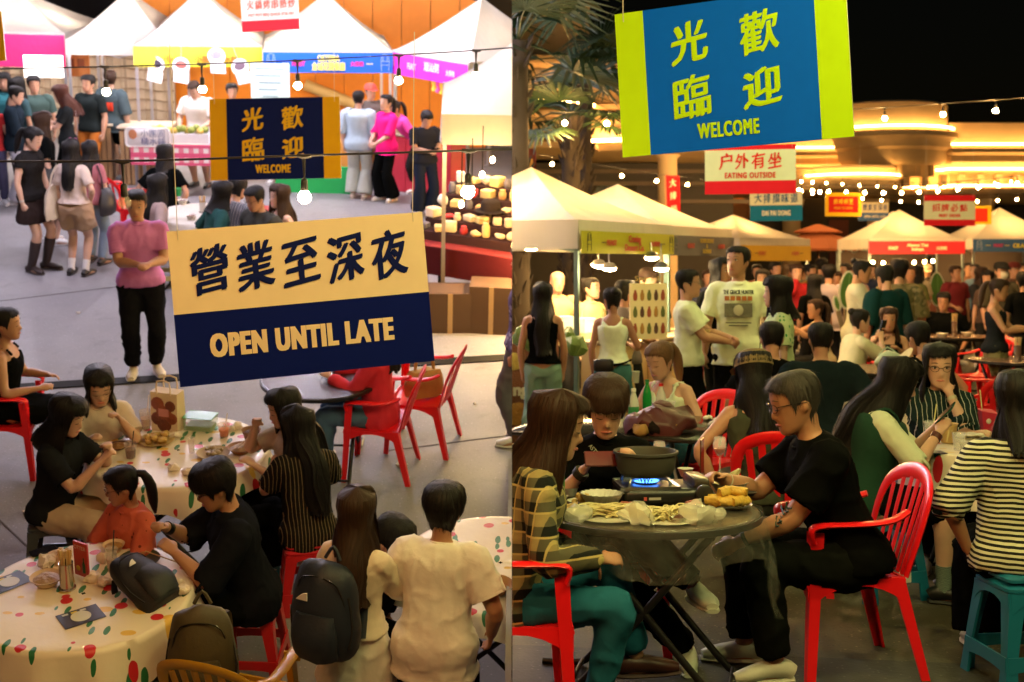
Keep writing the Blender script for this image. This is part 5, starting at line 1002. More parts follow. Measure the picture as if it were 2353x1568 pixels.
T = thing('jacket', 'bundled dark red and tan jacket lying on the black table', 'jacket', frame('R', at('R', 1510, 995, ZT), 10)); mb = MB().ell((0, 0, .07), (.22, .14, .085), 20, 12); wrinkle(mb, .07, 9, 2); wrinkle(mb, .02, 30, 5); mb.build('maroon_body', mat((.07, .012, .012), 'leather'), T, 60)
for i in range(3): mb = MB().ell((-.13+.09*i, -.10, .035), (.055, .06, .04), 12, 8); wrinkle(mb, .03, 18, i); mb.build('tan_panel', mat((.32, .19, .06) if i != 1 else (.015, .012, .01), 'cloth'), T, 60)
for i, (px, py) in enumerate(((1628, 965), (1645, 972), (1638, 980))): crumple('R', at('R', px, py, ZT), 'crumpled white napkin at the right end of the black table', (.7, .68, .6), .03, i+1, group='napkins on the black table')
# ---- floral table on the right
TC = Vector((2.62, 7.05, 0)); table('R', TC, 'round folding table under the floral cloth beside the striped shirts', .46); tablecloth('R', TC, 'floral oilcloth hanging over the table between the striped shirts', .46, .742, .42, 3)
def TQ(px, py): return at('R', px, py, .75)
cup('R', TQ(2140, 1015), 'clear cup with a pale straw in front of the phone', (.8, .8, .75), .042, .11, (.5, .42, .25), (.65, .6, .25), True); bowl('R', TQ(2178, 1018), 'tan paper soup tub with leftover food on the floral table', (.48, .32, .12), .055, .105, (.55, .45, .2), name='soup_tub'); T = card('R', TQ(2142, 1040), 5, 'small printed menu card lying on the floral table', .13, .09, (.03, .03, .12), name='menu_card')
cup('R', TQ(2203, 1035), 'empty clear cup near the menu card', (.8, .8, .75), .035, .09, None, None, True); cup('R', TQ(2220, 1048), 'second empty clear cup at the edge of the floral table', (.8, .8, .75), .036, .075, None, None, True)
plate_dish('R', TQ(2235, 1010), 'oval paper plate with napkins on the floral table', (.5, .42, .25), .12, (.6, .55, .45), .03)
T = thing('snack_carton', 'bright pink open snack carton with a straw on the floral table', 'carton', frame('R', TQ(2268, 990), 10)); MB().quadstrip([[(-.04, -.03, 0), (.04, -.03, 0), (.04, .03, 0), (-.04, .03, 0)], [(-.055, -.04, .12), (.055, -.04, .10), (.055, .04, .12), (-.055, .04, .13)]]).build('carton_wall', mat((.50, .015, .05), 'paper'), T, False); MB().ell((-.01, -.037, .06), (.016, .004, .016), 10, 6).build('round_mark', mat((.6, .5, .45), 'paper'), T); MB().tube([(-.02, 0, .02), (-.045, 0, .24)], .004, 6, 1).build('straw', mat((.65, .6, .3), 'plastic'), T)
crumple('R', TQ(2210, 1000), 'crumpled white napkin beside the oval plate', (.7, .68, .6), .04, 3)
# ---- farther tables
for (p_, lb, r_) in (((X(1985, 12.3), 12.3, 0), 'brown folding table before the seated woman with long hair', .55), ((X(2200, 17.6), 17.6, 0), 'folding table with chopstick holder by the bearded man', .5), ((X(2345, 13.4), 13.4, 0), 'folding table at the end beyond the camouflage shorts', .5), ((X(1830, 10.9), 10.9, 0), 'folding table with stacked trays behind the man in the dark shirt', .5)): table('R', Vector(p_), lb, r_, c=(.14, .08, .05))
chopholder('R', Vector((X(2193, 17.5), 17.5, ZT)), 'steel holder full of chopsticks beside the bearded man', 9, .2); chopholder('R', Vector((X(2338, 13.3), 13.3, ZT)), 'steel holder with chopsticks on the end table', 9, .15)
bowl('R', Vector((X(2165, 17.3), 17.3, ZT)), 'white paper bowl on the table of the bearded man', name='paper_bowl'); bowl('R', Vector((X(2222, 17.5), 17.5, ZT)), 'second white paper bowl next to the chopstick holder', name='paper_bowl')
T = thing('shoulder_bag', 'pale mint handbag lying on the brown table', 'bag', frame('R', (X(2043, 12.2), 12.2, ZT))); mb = MB().ell((0, 0, .08), (.15, .10, .085), 14, 9); wrinkle(mb, .03, 10, 2); mb.build('bag_body', mat((.28, .36, .28), 'leather'), T); MB().tube([(-.1, 0, .12), (0, .05, .2), (.1, 0, .12)], .008, 6, 3).build('handle', mat((.28, .36, .28), 'leather'), T)
for i in range(4):
    mb = MB(); bevelbox(mb, (0, 0, .012), (.40-.03*i, .26, .022), .01); one('R', 'serving_tray', 'tan cardboard tray in the stack behind the man in the dark shirt', 'tray', Vector((X(1826+4*i, 10.8), 10.8, ZT+.003+.03*i)), mb, mat((.42, .28, .12), 'paper'), 8*i, 'stack of trays')
# paper cups tower beside the glasses woman
T = thing('cup_stack', 'yellow paper bucket with stacked plates behind the woman with long black hair', 'tub', frame('R', at('R', 2072, 880, ZT+.12))); MB().lathe([(.055, 0), (.075, .14), (.078, .145), (.07, .14)], 20).build('bucket', mat((.55, .48, .14), 'paper'), T); MB().lathe([(.02, 0), (.10, .012), (.10, .016), (.02, .006)], 22).xf(lambda v: Matrix.Rotation(R(-50), 3, 'Y') @ v+Vector((.02, 0, .17))).build('plate_stack', mat((.6, .52, .3), 'paper'), T)
table('R', Vector((X(2080, 9.0), 9.15, 0)), 'small floral covered side table behind the long haired woman', .36); tablecloth('R', Vector((X(2080, 9.0), 9.15, 0)), 'floral oilcloth on the small side table behind the long haired woman', .36, .742, .3, 8)
# ---- seats
chair('R', Vector((-.02, 4.95, 0)), 93, 'red plastic armchair under the plaid shirt'); chair('R', Vector((.42, 5.95, 0)), 5, 'red plastic armchair under the short haired woman with the phone'); chair('R', Vector((1.43, 5.66, 0)), -84, 'red plastic armchair under the man in the black polo shirt'); chair('R', Vector((1.25, 8.75, 0)), -45, 'red plastic armchair of the blond girl at the black table')
chair('R', Vector((X(2300, 10.4), 10.4, 0)), 178, 'empty red plastic armchair seen from behind near the floral table'); chair('R', Vector((X(2205, 12.2), 12.2, 0)), 100, 'red plastic armchair standing sideways behind the floral table'); chair('R', Vector((X(2070, 13.9), 14.2, 0)), 10, 'red plastic armchair of the long haired woman at the brown table'); chair('R', Vector((X(2260, 15.2), 15.2, 0)), -60, 'red plastic armchair behind the camouflage shorts'); chair('R', Vector((X(1720, 8.2), 7.1, 0)), 165, 'red plastic armchair under the olive top with knitted cap')
BLUE = (.01, .14, .24)
T = stool('R', Vector((2.14, 5.45, 0)), 8, 'blue plastic stool with a price tag under the striped shirt', BLUE); MB().box((.02, -.200, .13), (.075, .003, .05)).build('price_tag', mat((.7, .68, .62), 'paper'), T, False)
stool('R', Vector((1.92, 6.85, 0)), 20, 'blue plastic stool under the woman reading her phone', BLUE); stool('R', Vector((2.45, 7.75, 0)), 10, 'blue plastic stool under the woman in glasses', BLUE)
for px, d_, lb in ((1780, 9.6, 'red plastic stool under the man behind the knitted cap'), (1885, 9.4, 'red plastic stool under the broad dark shirt'), (1945, 13.3, 'red plastic stool under the white tee with a phone'), (1890, 16.4, 'red plastic stool under the white tank top'), (2140, 10.4, 'red plastic stool under the black haired diner'), (2170, 18.7, 'red plastic stool under the bearded man')): stool('R', Vector((X(px, d_), d_, 0)), 15, lb, (.5, .012, .018))
# ================================================================== RIGHT PLAZA: people
K = (.0035, .004, .004); WH = (.70, .80, .60); DN = (.012, .125, .20); SK = (.72, .80, .66)
def RP(px, d, yaw, top_py, label, **kw):
    if kw.get('sit'): return person('R', Vector((X(px, d), d, 0)), yaw, label, **kw)
    return person('R', Vector((X(px, d), d, 0)), yaw, label, h=Zh(top_py, d)/1.02, **kw)
def tattoo(i):
    sd, S, E, W_ = i['arms'][1]; mb = MB()
    for k in range(7):
        t = .78+.05*k; a = k*1.3; mb.tube([S+(E-S)*t+Vector((.05*math.cos(a), -.052, .03*math.sin(a))), S+(E-S)*(t+.03)+Vector((.02, -.056, .0)), S+(E-S)*(t+.05)+Vector((.05*math.sin(a), -.050, .01))], .004, 4, 2)
    mb.build('tattoo', mat((.02, .06, .05), 'paint'), i['T'])
def watch(side, c=(.02, .02, .02), r=.03, w_=.012, name='wrist_band', m=None):
    def f(i):
        sd, S, E, W_ = i['arms'][side]; d = (W_-E).normalized(); q = W_-d*.035; MB().tube([q-d*w_, q+d*w_], r, 12, 1).build(name, m or mat(c, 'leather'), i['T'])
    return f
def both(*fs):
    def f(i):
        for g_ in fs: g_(i)
    return f
def hphone(side, label, face=(0, .5, .8), c=(.01, .01, .012), scr=None):
    def f(i):
        (sd, S, E, W_) = i['arms'][side]; T = i['T']; d = (W_-E).normalized(); ctr = T.matrix_world @ (W_+d*.085+Vector((-sd*.03, 0, .02)))
        R3 = T.matrix_world.to_3x3().normalized(); zz = (R3 @ Vector(face)).normalized(); yy = (R3 @ d); yy = (yy-zz*yy.dot(zz)).normalized(); M4 = Matrix((yy.cross(zz), yy, zz)).transposed().to_4x4(); M4.translation = ctr; phone(SIDE[0], M4, label, c, scr)
    return f
def strap(pts, wd=.018, c=K, name='strap'):
    def f(i): MB().tube([i['U'](Vector(q)+Vector((0, 0, i['hz']))) for q in pts], [(wd, .003)]*len(pts), 6, 3, side=(1, 0, .2)).build(name, mat(c, 'cloth'), i['T'])
    return f
person('R', Vector((-.02, 4.97, 0)), 90, 'person with long brown hair in a plaid shirt and teal jeans', sit=.44, lean=16, head=(-6, 6, 0), h=1.66, hair=('long', 'brown', .36), top=((.09, .09, .055), 'long', .022), ttex='plaid', bot=(DN, 'pants', .012), shoes=(.05, .012, .01), armR=(-.13, -.36, .66), armL=(.12, -.30, .60), near=True, legs=((-.05, -.34, .085), (.17, -.52, .20)), hem=-.1)
T2 = RP(1385, 5.86, 4, 0, 'person with short dark hair in a black printed tee photographing the food', sit=.44, lean=8, head=(-4, 20, 0), h=1.6, w_=1.12, hair=('mop', 'brown'), skin='c', top=(K, 'short', .022), bot=(K, 'pants'), shoes=SK, armR=(-.125, -.31, .92), armL=(.11, -.31, .95), near=True, legs=((.36, -.26, .085), (.34, -.52, .44)), curl=(.9, .9), eyes='down', extra=both(watch(0, (.02, .018, .012), .036, .016, 'beaded_bracelet')))
text('HIPPO', .02, .665, .26, .055, mat((.5, .58, .44), 'paint'), T2['T'], y=-.205, bold=.004, name='shirt_lettering'); text('THE', -.05, .725, .06, .024, mat((.5, .58, .44), 'paint'), T2['T'], y=-.20, name='shirt_lettering'); text('ASTFLOZ', -.12, .98, .1, .02, mat((.5, .58, .44), 'paint'), T2['T'], y=-.16, name='shirt_lettering', M4=Matrix.Translation((-.1, 0, .9)) @ Matrix.Rotation(R(50), 4, 'Y') @ Matrix.Translation((.1, 0, -.9)))
W0 = PL['R'] @ Vector((X(1385, 5.50), 5.50, Zh(1056, 5.50))); phone('R', Matrix.Translation(W0) @ Matrix.Rotation(R(4), 4, 'Z') @ Matrix.Rotation(R(48), 4, 'X') @ Matrix.Rotation(R(90), 4, 'Z') @ Matrix.Scale(1.05, 4), 'phone in a dark case with a red back picture held over the clay pot', (.10, .02, .02), mat((.14, .02, .02), 'gloss'))
person('R', Vector((1.45, 5.60, 0)), -86, 'man in a black polo shirt and glasses seated with a tattooed arm', sit=.44, lean=20, head=(0, 6, 0), h=1.74, sex='m', skin='b', hair=('crop', 'grey'), top=(K, 'short', .03), bot=((.006, .007, .006), 'pants', .02), shoes=(.5, .52, .44), glasses=(.02, .015, .01), armR=(-.02, -.54, .80), armL=(.10, -.50, .56), near=True, legs=((-.12, -.42, .085), (.14, -.36, .085)), curl=(.6, .3), extra=both(tattoo, watch(0, (.5, .45, .35), .032, .004, 'bangle'), watch(1, K, .034, .008)))
person('R', Vector((X(1560, 8.85), 8.85, 0)), -38, 'girl with tied back blond hair in a white tank top leaning on the black table', sit=.44, lean=20, head=(-6, 12, 0), h=1.62, hair=('pony', 'blond'), skin='c', top=(WH, 'tank', .012), bot=(DN, 'pants'), shoes=SK, armR=(-.22, -.36, .78), armL=(.16, -.36, .78), near=True)
RP(1247, 11.5, 176, 645, 'woman with waist length black hair in a black tank top and pale jeans', hair=('long', 'black', .52), top=(K, 'tank', .01), bot=((.20, .34, .28), 'wide', .014), shoes=SK, near=True, armR=(-.20, -.04, .84), armL=(.2, -.02, .84), skin='b', hem=.03)
def fanny(i): 
    T = i['T']; MB().tube([(-.19, 0, .98), (-.12, .125, .95), (.05, .145, .93), (.19, 0, .96)], [(.012, .003)]*4, 6, 3, side=(0, 0, 1)).build('belt', mat(K, 'cloth'), T); bb = MB(); bevelbox(bb, (.07, .17, .93), (.2, .08, .13), .03); bb.build('waist_bag', mat(K, 'leather'), T)
RP(1408, 11.7, 168, 655, 'woman in a white tank top and denim shorts with a black waist bag', hair=('bun', 'black'), head=(25, 0, 0), top=(WH, 'tank', .012), bot=((.06, .20, .20), 'shorts', .02), shoes=SK, near=True, armR=(-.15, -.25, 1.12), armL=(.2, .0, .84), skin='d', extra=fanny, hem=.03)
cup('R', Vector((X(1461, 11.55), 11.55, Zh(880, 11.55))), 'patterned paper cup held by the woman in denim shorts', (.6, .65, .5), .035, .10)
RP(1437, 12.4, 130, 640, 'person with black hair in a grey top beside the white tank top', hair=('short', 'black'), top=((.12, .10, .09), 'short', .02), armR=(-.1, -.3, 1.1), extra=hphone(0, 'dark phone held beside the menu board'))
RP(1281, 14.4, 8, 618, 'bald stall seller in a pale shirt behind the dessert counter', sex='m', hair=None, eyes='open', top=((.55, .42, .22), 'short', .02), skin='c'); RP(1357, 14.2, 35, 634, 'stall seller with tied hair in a cream shirt behind the dessert counter', hair=('bun', 'black'), top=((.6, .46, .22), 'short', .02), head=(20, 0, 0), skin='c'); RP(1482, 13.9, 15, 612, 'stall seller in a black tee looking down beside the menu board', sex='m', hair=('short', 'brown'), top=(K, 'short', .02), head=(20, 18, 0), skin='c')
cup_ = lambda i: None
RP(1580, 11.4, 78, 613, 'man in glasses and a white tee with green side holding a drink', sex='m', hair=('crop', 'black'), glasses=(.2, .2, .18), w_=.92, top=((.66, .74, .54), 'short', .025), bot=(K, 'pants', .02), shoes=SK, near=True, armR=(-.05, -.36, 1.07), armL=(.02, -.38, 1.10), curl=(.8, .8))
cup('R', Vector((X(1622, 11.3), 11.3, Zh(775, 11.3)-.05)), 'clear cup of orange drink in the hand of the man in glasses', (.8, .6, .3), .04, .11, (.7, .2, .02), None, True)
def gracie(i):
    T = i['T']; t = lambda s_, z_, w_, h_, c: text(s_, 0, z_, w_, h_, mat(c, 'paint'), T, y=-.158, bold=.002, name='shirt_lettering')
    t('THE GRACIE HUNTER', 1.345, .24, .035, (.02, .03, .02)); [MB().box((-.09+.045*q_, -.156, 1.295), (.036, .006, .036)).build('shirt_print', mat((.5, .16, .03), 'paint'), T, False) for q_ in range(5)]; MB().box((0, -.150, 1.20), (.22, .012, .11)).build('shirt_picture', mat((.16, .17, .12), 'food'), T, False); MB().ell((.0, -.158, 1.20), (.04, .006, .045), 10, 6).build('shirt_picture', mat((.55, .55, .4), 'paint'), T); [MB().box((0, -.156, 1.10-.022*q_), (.2-.05*q_, .006, .008)).build('shirt_print', mat((.02, .03, .02), 'paint'), T, False) for q_ in range(2)]
RP(1697, 11.6, -10, 560, 'tall man in a white graphic tee and black trousers standing in the queue', sex='m', hair=('crop', 'black'), head=(-30, -4, 0), eyes='open', w_=.92, top=((.74, .82, .58), 'short', .025), bot=(K, 'pants', .03), near=True, skin='b', armR=(-.27, -.03, .84), armL=(.27, -.04, .84), extra=gracie, hem=-.14)
RP(1656, 12.4, 20, 588, 'woman with long black hair in a black tee behind the tall man', hair=('long', 'black', .4), top=(K, 'elbow', .03), bot=(K, 'wide'), eyes='open', head=(15, 0, 0), skin='b')
RP(1788, 10.1, -95, 630, 'woman in a green leaf print blouse with bobbed hair and a crossbody strap', hair=('bob', 'black', .2), top=((.48, .60, .34), 'short', .03), ttex='leafprint', bot=((.07, .22, .22), 'wide', .01), near=True, skin='c', eyes='open', extra=strap([(.13, -.14, .48), (.02, -.15, .2), (-.14, -.12, .0)], .01), shoes=SK)
for (px, d_, yaw, lb, kw) in (
 (1776, 9.6, 150, 'man with short black hair in a black shirt seated behind the knitted cap', dict(sex='m', hair=('crop', 'black'), top=(K, 'short', .02), near=True, head=(25, 8, 0))),
 (1735, 7.0, 165, 'person in a knitted cap and olive top with a long black ponytail', dict(hair=('long', 'black', .34), top=((.05, .06, .035), 'tank', .01), near=True, head=(30, 10, 0), hatc=(.20, .15, .07), lean=14, bot=((.03, .035, .03), 'pants'))),
 (1888, 9.4, 172, 'broad man in a dark shirt seated with his back turned', dict(sex='m', w_=1.12, hair=('crop', 'black'), top=((.010, .018, .022), 'elbow', .03), near=True, lean=6)),
 (1978, 6.85, 78, 'woman with long black hair in a green vest reading her phone', dict(hair=('long', 'black', .50), top=((.60, .66, .48), 'elbow', .02), vest=(.012, .05, .03), bot=(K, 'skirt'), shoes=K, near=True, lean=14, head=(8, 16, 0), armR=(-.06, -.40, .90), armL=(.05, -.40, .92), curl=(.5, .6), socks=(.18, .24, .2), legs=((-.10, -.42, .085), (.12, -.48, .085)), skin='c', extra=both(hphone(1, 'dark green phone in the hands of the long haired woman', (0, .75, .6), (.01, .08, .05)), watch(0, (.08, .015, .01), .031, .016, 'watch')))),
 (2150, 7.75, -8, 'woman in glasses and a dark striped blouse with her hand on her mouth', dict(hair=('long', 'black', .34), top=((.012, .025, .025), 'elbow', .035), ttex='pin', near=True, eyes='open', glasses=(.03, .015, .01), head=(-4, 6, 0), armR=(.15, -.35, .80), armL=(.045, -.20, 1.02), curl=(.4, .95), skin='c', lean=10, handn=(None, (0, .9, .3)), extra=watch(1, (.5, .45, .3), .031, .010, 'beaded_bracelet'))),
 (2350, 5.5, 168, 'woman in a black and white striped top seated with her back turned', dict(hair=('bob', 'black', .2), top=((.60, .60, .42), 'elbow', .035), ttex='hstripe', bot=(K, 'wide'), near=True, w_=1.12, lean=8, skin='b', extra=strap([(-.10, .13, .0), (-.12, .15, .25), (-.09, .09, .47), (-.085, -.05, .5)], .022))),
 (2040, 13.8, -12, 'woman with long hair in a black top leaning on the brown table', dict(hair=('long', 'brown', .35), top=(K, 'tank', .012), lean=12, head=(0, 2, 0), eyes='open', armR=(-.08, -.30, .95), armL=(.1, -.34, .86), skin='b')),
 (1945, 13.3, 105, 'person in a white tee holding up a lit phone', dict(hair=('bun', 'black'), top=((.50, .48, .33), 'short', .03), lean=14, armR=(-.05, -.38, 1.0), armL=(.05, -.40, 1.02), skin='c', extra=hphone(1, 'lit phone held up by the seated white tee', (.9, .3, .3), (.02, .02, .02), emis((.45, .6, .9), 1.2)))),
 (1893, 16.5, -80, 'person in a white tank top reaching across to the counter', dict(hair=('pony', 'brown'), top=((.52, .45, .30), 'tank', .015), lean=10, armR=(-.1, -.5, 1.0), armL=(.1, -.5, .98), skin='b')),
 (2140, 10.4, 195, 'diner with black hair in black seated behind the woman in glasses', dict(hair=('short', 'black'), top=(K, 'tank', .012), lean=14, head=(0, 15, 0), skin='b')),
 (2170, 18.6, -25, 'bearded man in glasses and black seated by the chopstick holder', dict(sex='m', hair=('short', 'black'), glasses=(.05, .03, .02), eyes='open', top=(K, 'short', .03), skin='b', lean=8))):
    RP(px, d_, yaw, 0, lb, sit=.45, h=kw.pop('h', 1.7 if kw.get('sex') == 'm' else 1.64), **kw)
for (px, d_, yaw, tpy, lb, kw) in (
 (1972, 15.0, 78, 590, 'man with a hair bun in a white shirt and crossbody strap looking at a phone', dict(sex='m', hair=('bun', 'black'), top=((.50, .50, .38), 'short', .04), bot=(K, 'shorts', .04), armR=(-.06, -.34, 1.18), armL=(.05, -.36, 1.16), head=(0, 15, 0), skin='b', hem=-.14, extra=hphone(1, 'dark phone held by the man with a hair bun'))),
 (2036, 14.5, 205, 605, 'man in a dark teal shirt seen from behind beside the patterned shirt', dict(sex='m', hair=('short', 'black'), top=((.008, .035, .04), 'elbow', .05), bot=(K, 'pants'), head=(-15, 15, 0), hem=-.14)),
 (2066, 15.6, 165, 594, 'man in a brown patterned shirt beside the dark teal shirt', dict(sex='m', hair=('mop', 'black'), top=((.16, .13, .06), 'elbow', .04), ttex='camo', bot=(K, 'pants'), hem=-.12)),
 (2287, 13.8, 62, 634, 'woman in a dark camisole and camouflage shorts using a phone', dict(hair=('pony', 'brown'), top=((.014, .016, .02), 'cami', .012), bot=((.20, .17, .08), 'shorts', .03), btex='camo', armR=(-.06, -.34, 1.12), armL=(.05, -.36, 1.14), head=(0, 14, 0), skin='b', near=True, extra=hphone(1, 'phone held up by the woman in camouflage shorts'))),
 (2301, 19, 0, 600, 'man in a dark cap and white face mask standing behind the camisole', dict(sex='m', hair=('crop', 'black'), hatc=(.02, .02, .02), top=((.05, .045, .03), 'elbow', .03), eyes='open', extra=lambda i: MB().tube([i['HX'](Vector((0, -.100, -.01))), i['HX'](Vector((0, -.108, -.05))), i['HX'](Vector((0, -.09, -.10)))], [(.05, .01), (.055, .02), (.035, .01)], 10, 2, side=(1, 0, 0)).build('face_mask', mat((.5, .48, .42), 'cloth'), i['T']))),
 (1830, 20, 0, 605, 'person in a red jacket over a white tee with a hand at the mouth', dict(hair=('short', 'brown'), top=((.36, .015, .025), 'long', .03), armR=(-.03, -.16, 1.48), armL=(.2, -.15, 1.05), eyes='open', skin='c')),
 (1905, 18.5, 150, 605, 'man in a lavender shirt with folded arms turned away', dict(sex='m', hair=('short', 'black'), top=((.32, .27, .30), 'short', .04), hem=-.12)),
 (1872, 17.2, 185, 628, 'person with long black hair in black seen from behind near the lavender shirt', dict(hair=('long', 'black', .4), top=(K, 'short', .03))),
 (1888, 24, 120, 592, 'man in a dark tee far behind the lavender shirt', dict(sex='m', hair=('short', 'black'), top=((.04, .05, .06), 'short', .03))),
 (1922, 21, -10, 622, 'woman in a black top laughing behind the lavender shirt', dict(hair=('bob', 'brown', .2), top=(K, 'tank', .01), eyes='open', skin='b')),
 (1943, 25, -60, 603, 'man in a black jacket far beyond the cactus board', dict(sex='m', hair=('short', 'black'), top=(K, 'long', .03))),
 (1627, 20, 0, 618, 'person in a blue tee far behind the glasses man', dict(sex='m', hair=('short', 'brown'), top=((.05, .06, .12), 'short', .03), eyes='open')),
 (1752, 17, -15, 617, 'woman in a pale top between the tall man and the leaf print blouse', dict(hair=('long', 'black', .3), top=((.45, .4, .3), 'short', .03), eyes='open')),
 (1782, 22, 20, 600, 'person in dark clothes near the round column', dict(hair=('short', 'black'), top=((.05, .03, .02), 'short', .03))),
 (2132, 28.2, -5, 605, 'cook with a pale cap under the red banner', dict(sex='m', hair=('crop', 'black'), hatc=(.5, .4, .28), top=((.05, .04, .03), 'elbow', .03), head=(-10, 20, 0))),
 (2270, 20, -40, 620, 'woman with dark hair half hidden behind the camisole', dict(hair=('bob', 'black', .2), top=((.08, .05, .04), 'short', .02))),
 (2330, 22, 10, 600, 'man in a dark red cap near the blue banner stall', dict(sex='m', hair=('crop', 'black'), hatc=(.12, .02, .015), top=((.12, .06, .04), 'short', .03), eyes='open')),
 (2352, 17, 160, 622, 'person in black at the end of the dining area', dict(hair=('short', 'black'), top=(K, 'short', .03))),
 (2225, 27.6, 0, 602, 'cook in a brown apron under the blue banner', dict(sex='m', hair=('crop', 'black'), top=((.2, .1, .06), 'elbow', .03))),
 (1850, 26, 60, 610, 'person in a grey shirt far behind the red jacket', dict(sex='m', hair=('short', 'black'), top=((.12, .1, .08), 'short', .03))),
 (1700, 21, -30, 612, 'person in a brown shirt far behind the tall man', dict(sex='m', hair=('short', 'brown'), top=((.14, .08, .05), 'short', .03)))):
    RP(px, d_, yaw, tpy, lb, **kw)

for k_, (px, d_, tpy, cn, c_, hr_, yw_) in enumerate(((1862, 23, 606, 'mustard', (.3, .18, .03), 'short', 40), (1960, 22, 612, 'pale pink', (.42, .26, .24), 'long', -30), (2000, 24, 604, 'navy', (.02, .03, .08), 'short', 10), (2092, 21, 610, 'olive', (.08, .09, .03), 'crop', -20), (2110, 23.5, 606, 'cream', (.45, .38, .25), 'long', 160), (2195, 22, 608, 'wine red', (.15, .015, .02), 'short', 20), (2240, 24.5, 604, 'sky blue', (.12, .2, .3), 'crop', -40), (2255, 21.5, 612, 'charcoal', (.03, .03, .035), 'bob', 30), (1740, 23.5, 606, 'rust', (.28, .09, .03), 'short', -10), (1815, 24.5, 606, 'sage green', (.14, .2, .12), 'bob', 25), (2345, 25, 602, 'ivory', (.45, .4, .3), 'short', 0))):
    RP(px, d_, yw_, tpy, 'person in a %s top among the far crowd between the stalls' % cn, hair=(hr_, ('black', 'brown')[k_ % 2], .25), top=(c_, 'short', .025), eyes='open', skin='abcb'[k_ % 4], sex='fm'[k_ % 2], armR=(None, (-.08, -.3, 1.12), (-.16, -.2, 1.0))[k_ % 3])
# ================================================================== LEFT PLAZA: setting
SIDE[0] = 'L'
def AL(px, py, z=0.0): return at('L', px, py, z)
def zat(px, py, y): d = ray('L', px, py); return CH+d.z*(y/d.y)
def yawof(a, b): return math.degrees(math.atan2(b.y-a.y, b.x-a.x))
g = MB(); g.quadstrip([[(-40, .5, 0), (-40, 60, 0)], [(6, .5, 0), (6, 60, 0)]], False, False); struct('ground', g, terrazzo('concrete_plaza', (.27, .26, .275), None, (.17, .16, .17), 1.25))
def strip(a, b, w_, name, m, h=.008): a, b = AL(*a), AL(*b); t = (b-a).normalized(); n_ = Vector((-t.y, t.x, 0))*w_/2; mb = MB(); mb.quadstrip([[a-n_+Vector((0, 0, .002)), a+n_+Vector((0, 0, .002)), a+n_+Vector((0, 0, h)), a-n_+Vector((0, 0, h))], [b-n_+Vector((0, 0, .002)), b+n_+Vector((0, 0, .002)), b+n_+Vector((0, 0, h)), b-n_+Vector((0, 0, h))]]); return struct(name, mb, m)
strip((-60, 898), (1300, 815), .16, 'drain_channel', mat((.015, .013, .012), 'metal', .7), .012)
for a, b in (((880, 1038), (1300, 985)), ((-50, 1150), (140, 1330)), ((-60, 700), (430, 640)), ((640, 1290), (1300, 1180))): strip(a, b, .012, 'paving_joint', mat((.07, .06, .06), 'concrete'), .004)
# retaining wall under the seam of the two plazas
mb = MB(); MLi = PL['L']
def zseam(y): 
    p0 = MLi @ Vector((0, 0, 0)); n_ = MLi.to_3x3() @ Vector((0, 0, 1)); return p0.z-(n_.y*(y-p0.y)+n_.x*(0-p0.x))/n_.z
mb.quadstrip([[(-.03, y, min(0, zseam(y))-.02), (-.002, y, min(0, zseam(y))-.02), (-.002, y, max(-.004, zseam(y)-.004)), (-.03, y, max(-.004, zseam(y)-.004))] for y in (1.0, 5, 9, 9.6, 10.5, 15, 25, 40)]); ow = mb.build('retaining_wall', mat((.2, .19, .18), 'concrete'), None, False); ow['kind'] = 'structure'
# ---- background hoarding
ORG = mat((.80, .25, .008), 'paint', .6)
T = thing('orange_hoarding', 'tall orange hoarding wall behind the row of tents', 'wall', frame('L', (0, 22.5, 0))); yb = 22.5
def wx(px, y=22.5): d = ray('L', px, 150); return d.x*(y/d.y)
x0, x1 = wx(330), wx(1120); n_ = 12
for i in range(n_):
    a, b = x0+(x1-x0)*i/n_, x0+(x1-x0)*(i+1)/n_; h0 = 3.7-1.3*max(0, (i/n_-.55))/.45; h1 = 3.7-1.3*max(0, ((i+1)/n_-.55))/.45
    MB().prism([(a+.006, 0), (b-.006, 0), (b-.006, h1), (a+.006, h0)], 0, .06, 'y').build('panel', ORG, T, False)
T = thing('pale_hoarding', 'pale wavy curtain wall behind the fruit stall', 'wall', frame('L', (0, 22.3, 0))); xa_, xb_ = wx(-40, 22.3), wx(400, 22.3); mb = MB(); N = 90
mb.quadstrip([[(xa_+(xb_-xa_)*i/N, .04*math.sin(i*.9)+.02*math.sin(i*2.3), 0), (xa_+(xb_-xa_)*i/N, .04*math.sin(i*.9)+.02*math.sin(i*2.3), 2.0), (xa_+(xb_-xa_)*i/N, .05+.04*math.sin(i*.9), 2.0), (xa_+(xb_-xa_)*i/N, .05+.04*math.sin(i*.9), 0)] for i in range(N+1)]); mb.build('curtain', mat((.50, .40, .30), 'canvas'), T, 60)
for i in range(9): MB().tube([(xa_+(xb_-xa_)*k/20, -.07+.0*k, .35+.18*i+.02*math.sin(k*1.1+i)) for k in range(21)], .009, 4, 2).build('cord', mat((.25, .18, .12), 'cloth'), T)
T = thing('dark_backdrop_building', 'dark unlit building beyond the orange hoarding', 'building', frame('L', (wx(800, 32), 32, 0))); MB().box((0, 0, 4), (30, .4, 8)).build('wall', mat((.02, .015, .012), 'paint'), T, False)
for i in range(7): MB().box((-9+3*i, -.24, 3.2), (1.2, .06, 1.5)).build('window', mat((.05, .03, .015), 'gloss'), T, False)
T = thing('slanted_beam', 'pale slanted beam leaning across the orange wall', 'beam', frame('L', (0, 22.3, 0))); MB().tube([(wx(700, 22.3), 0, zat(700, 195, 22.3)), (wx(870, 22.3), 0, zat(870, 262, 22.3))], .10, 8, 1).build('beam_body', mat((.6, .4, .14), 'paint'), T)
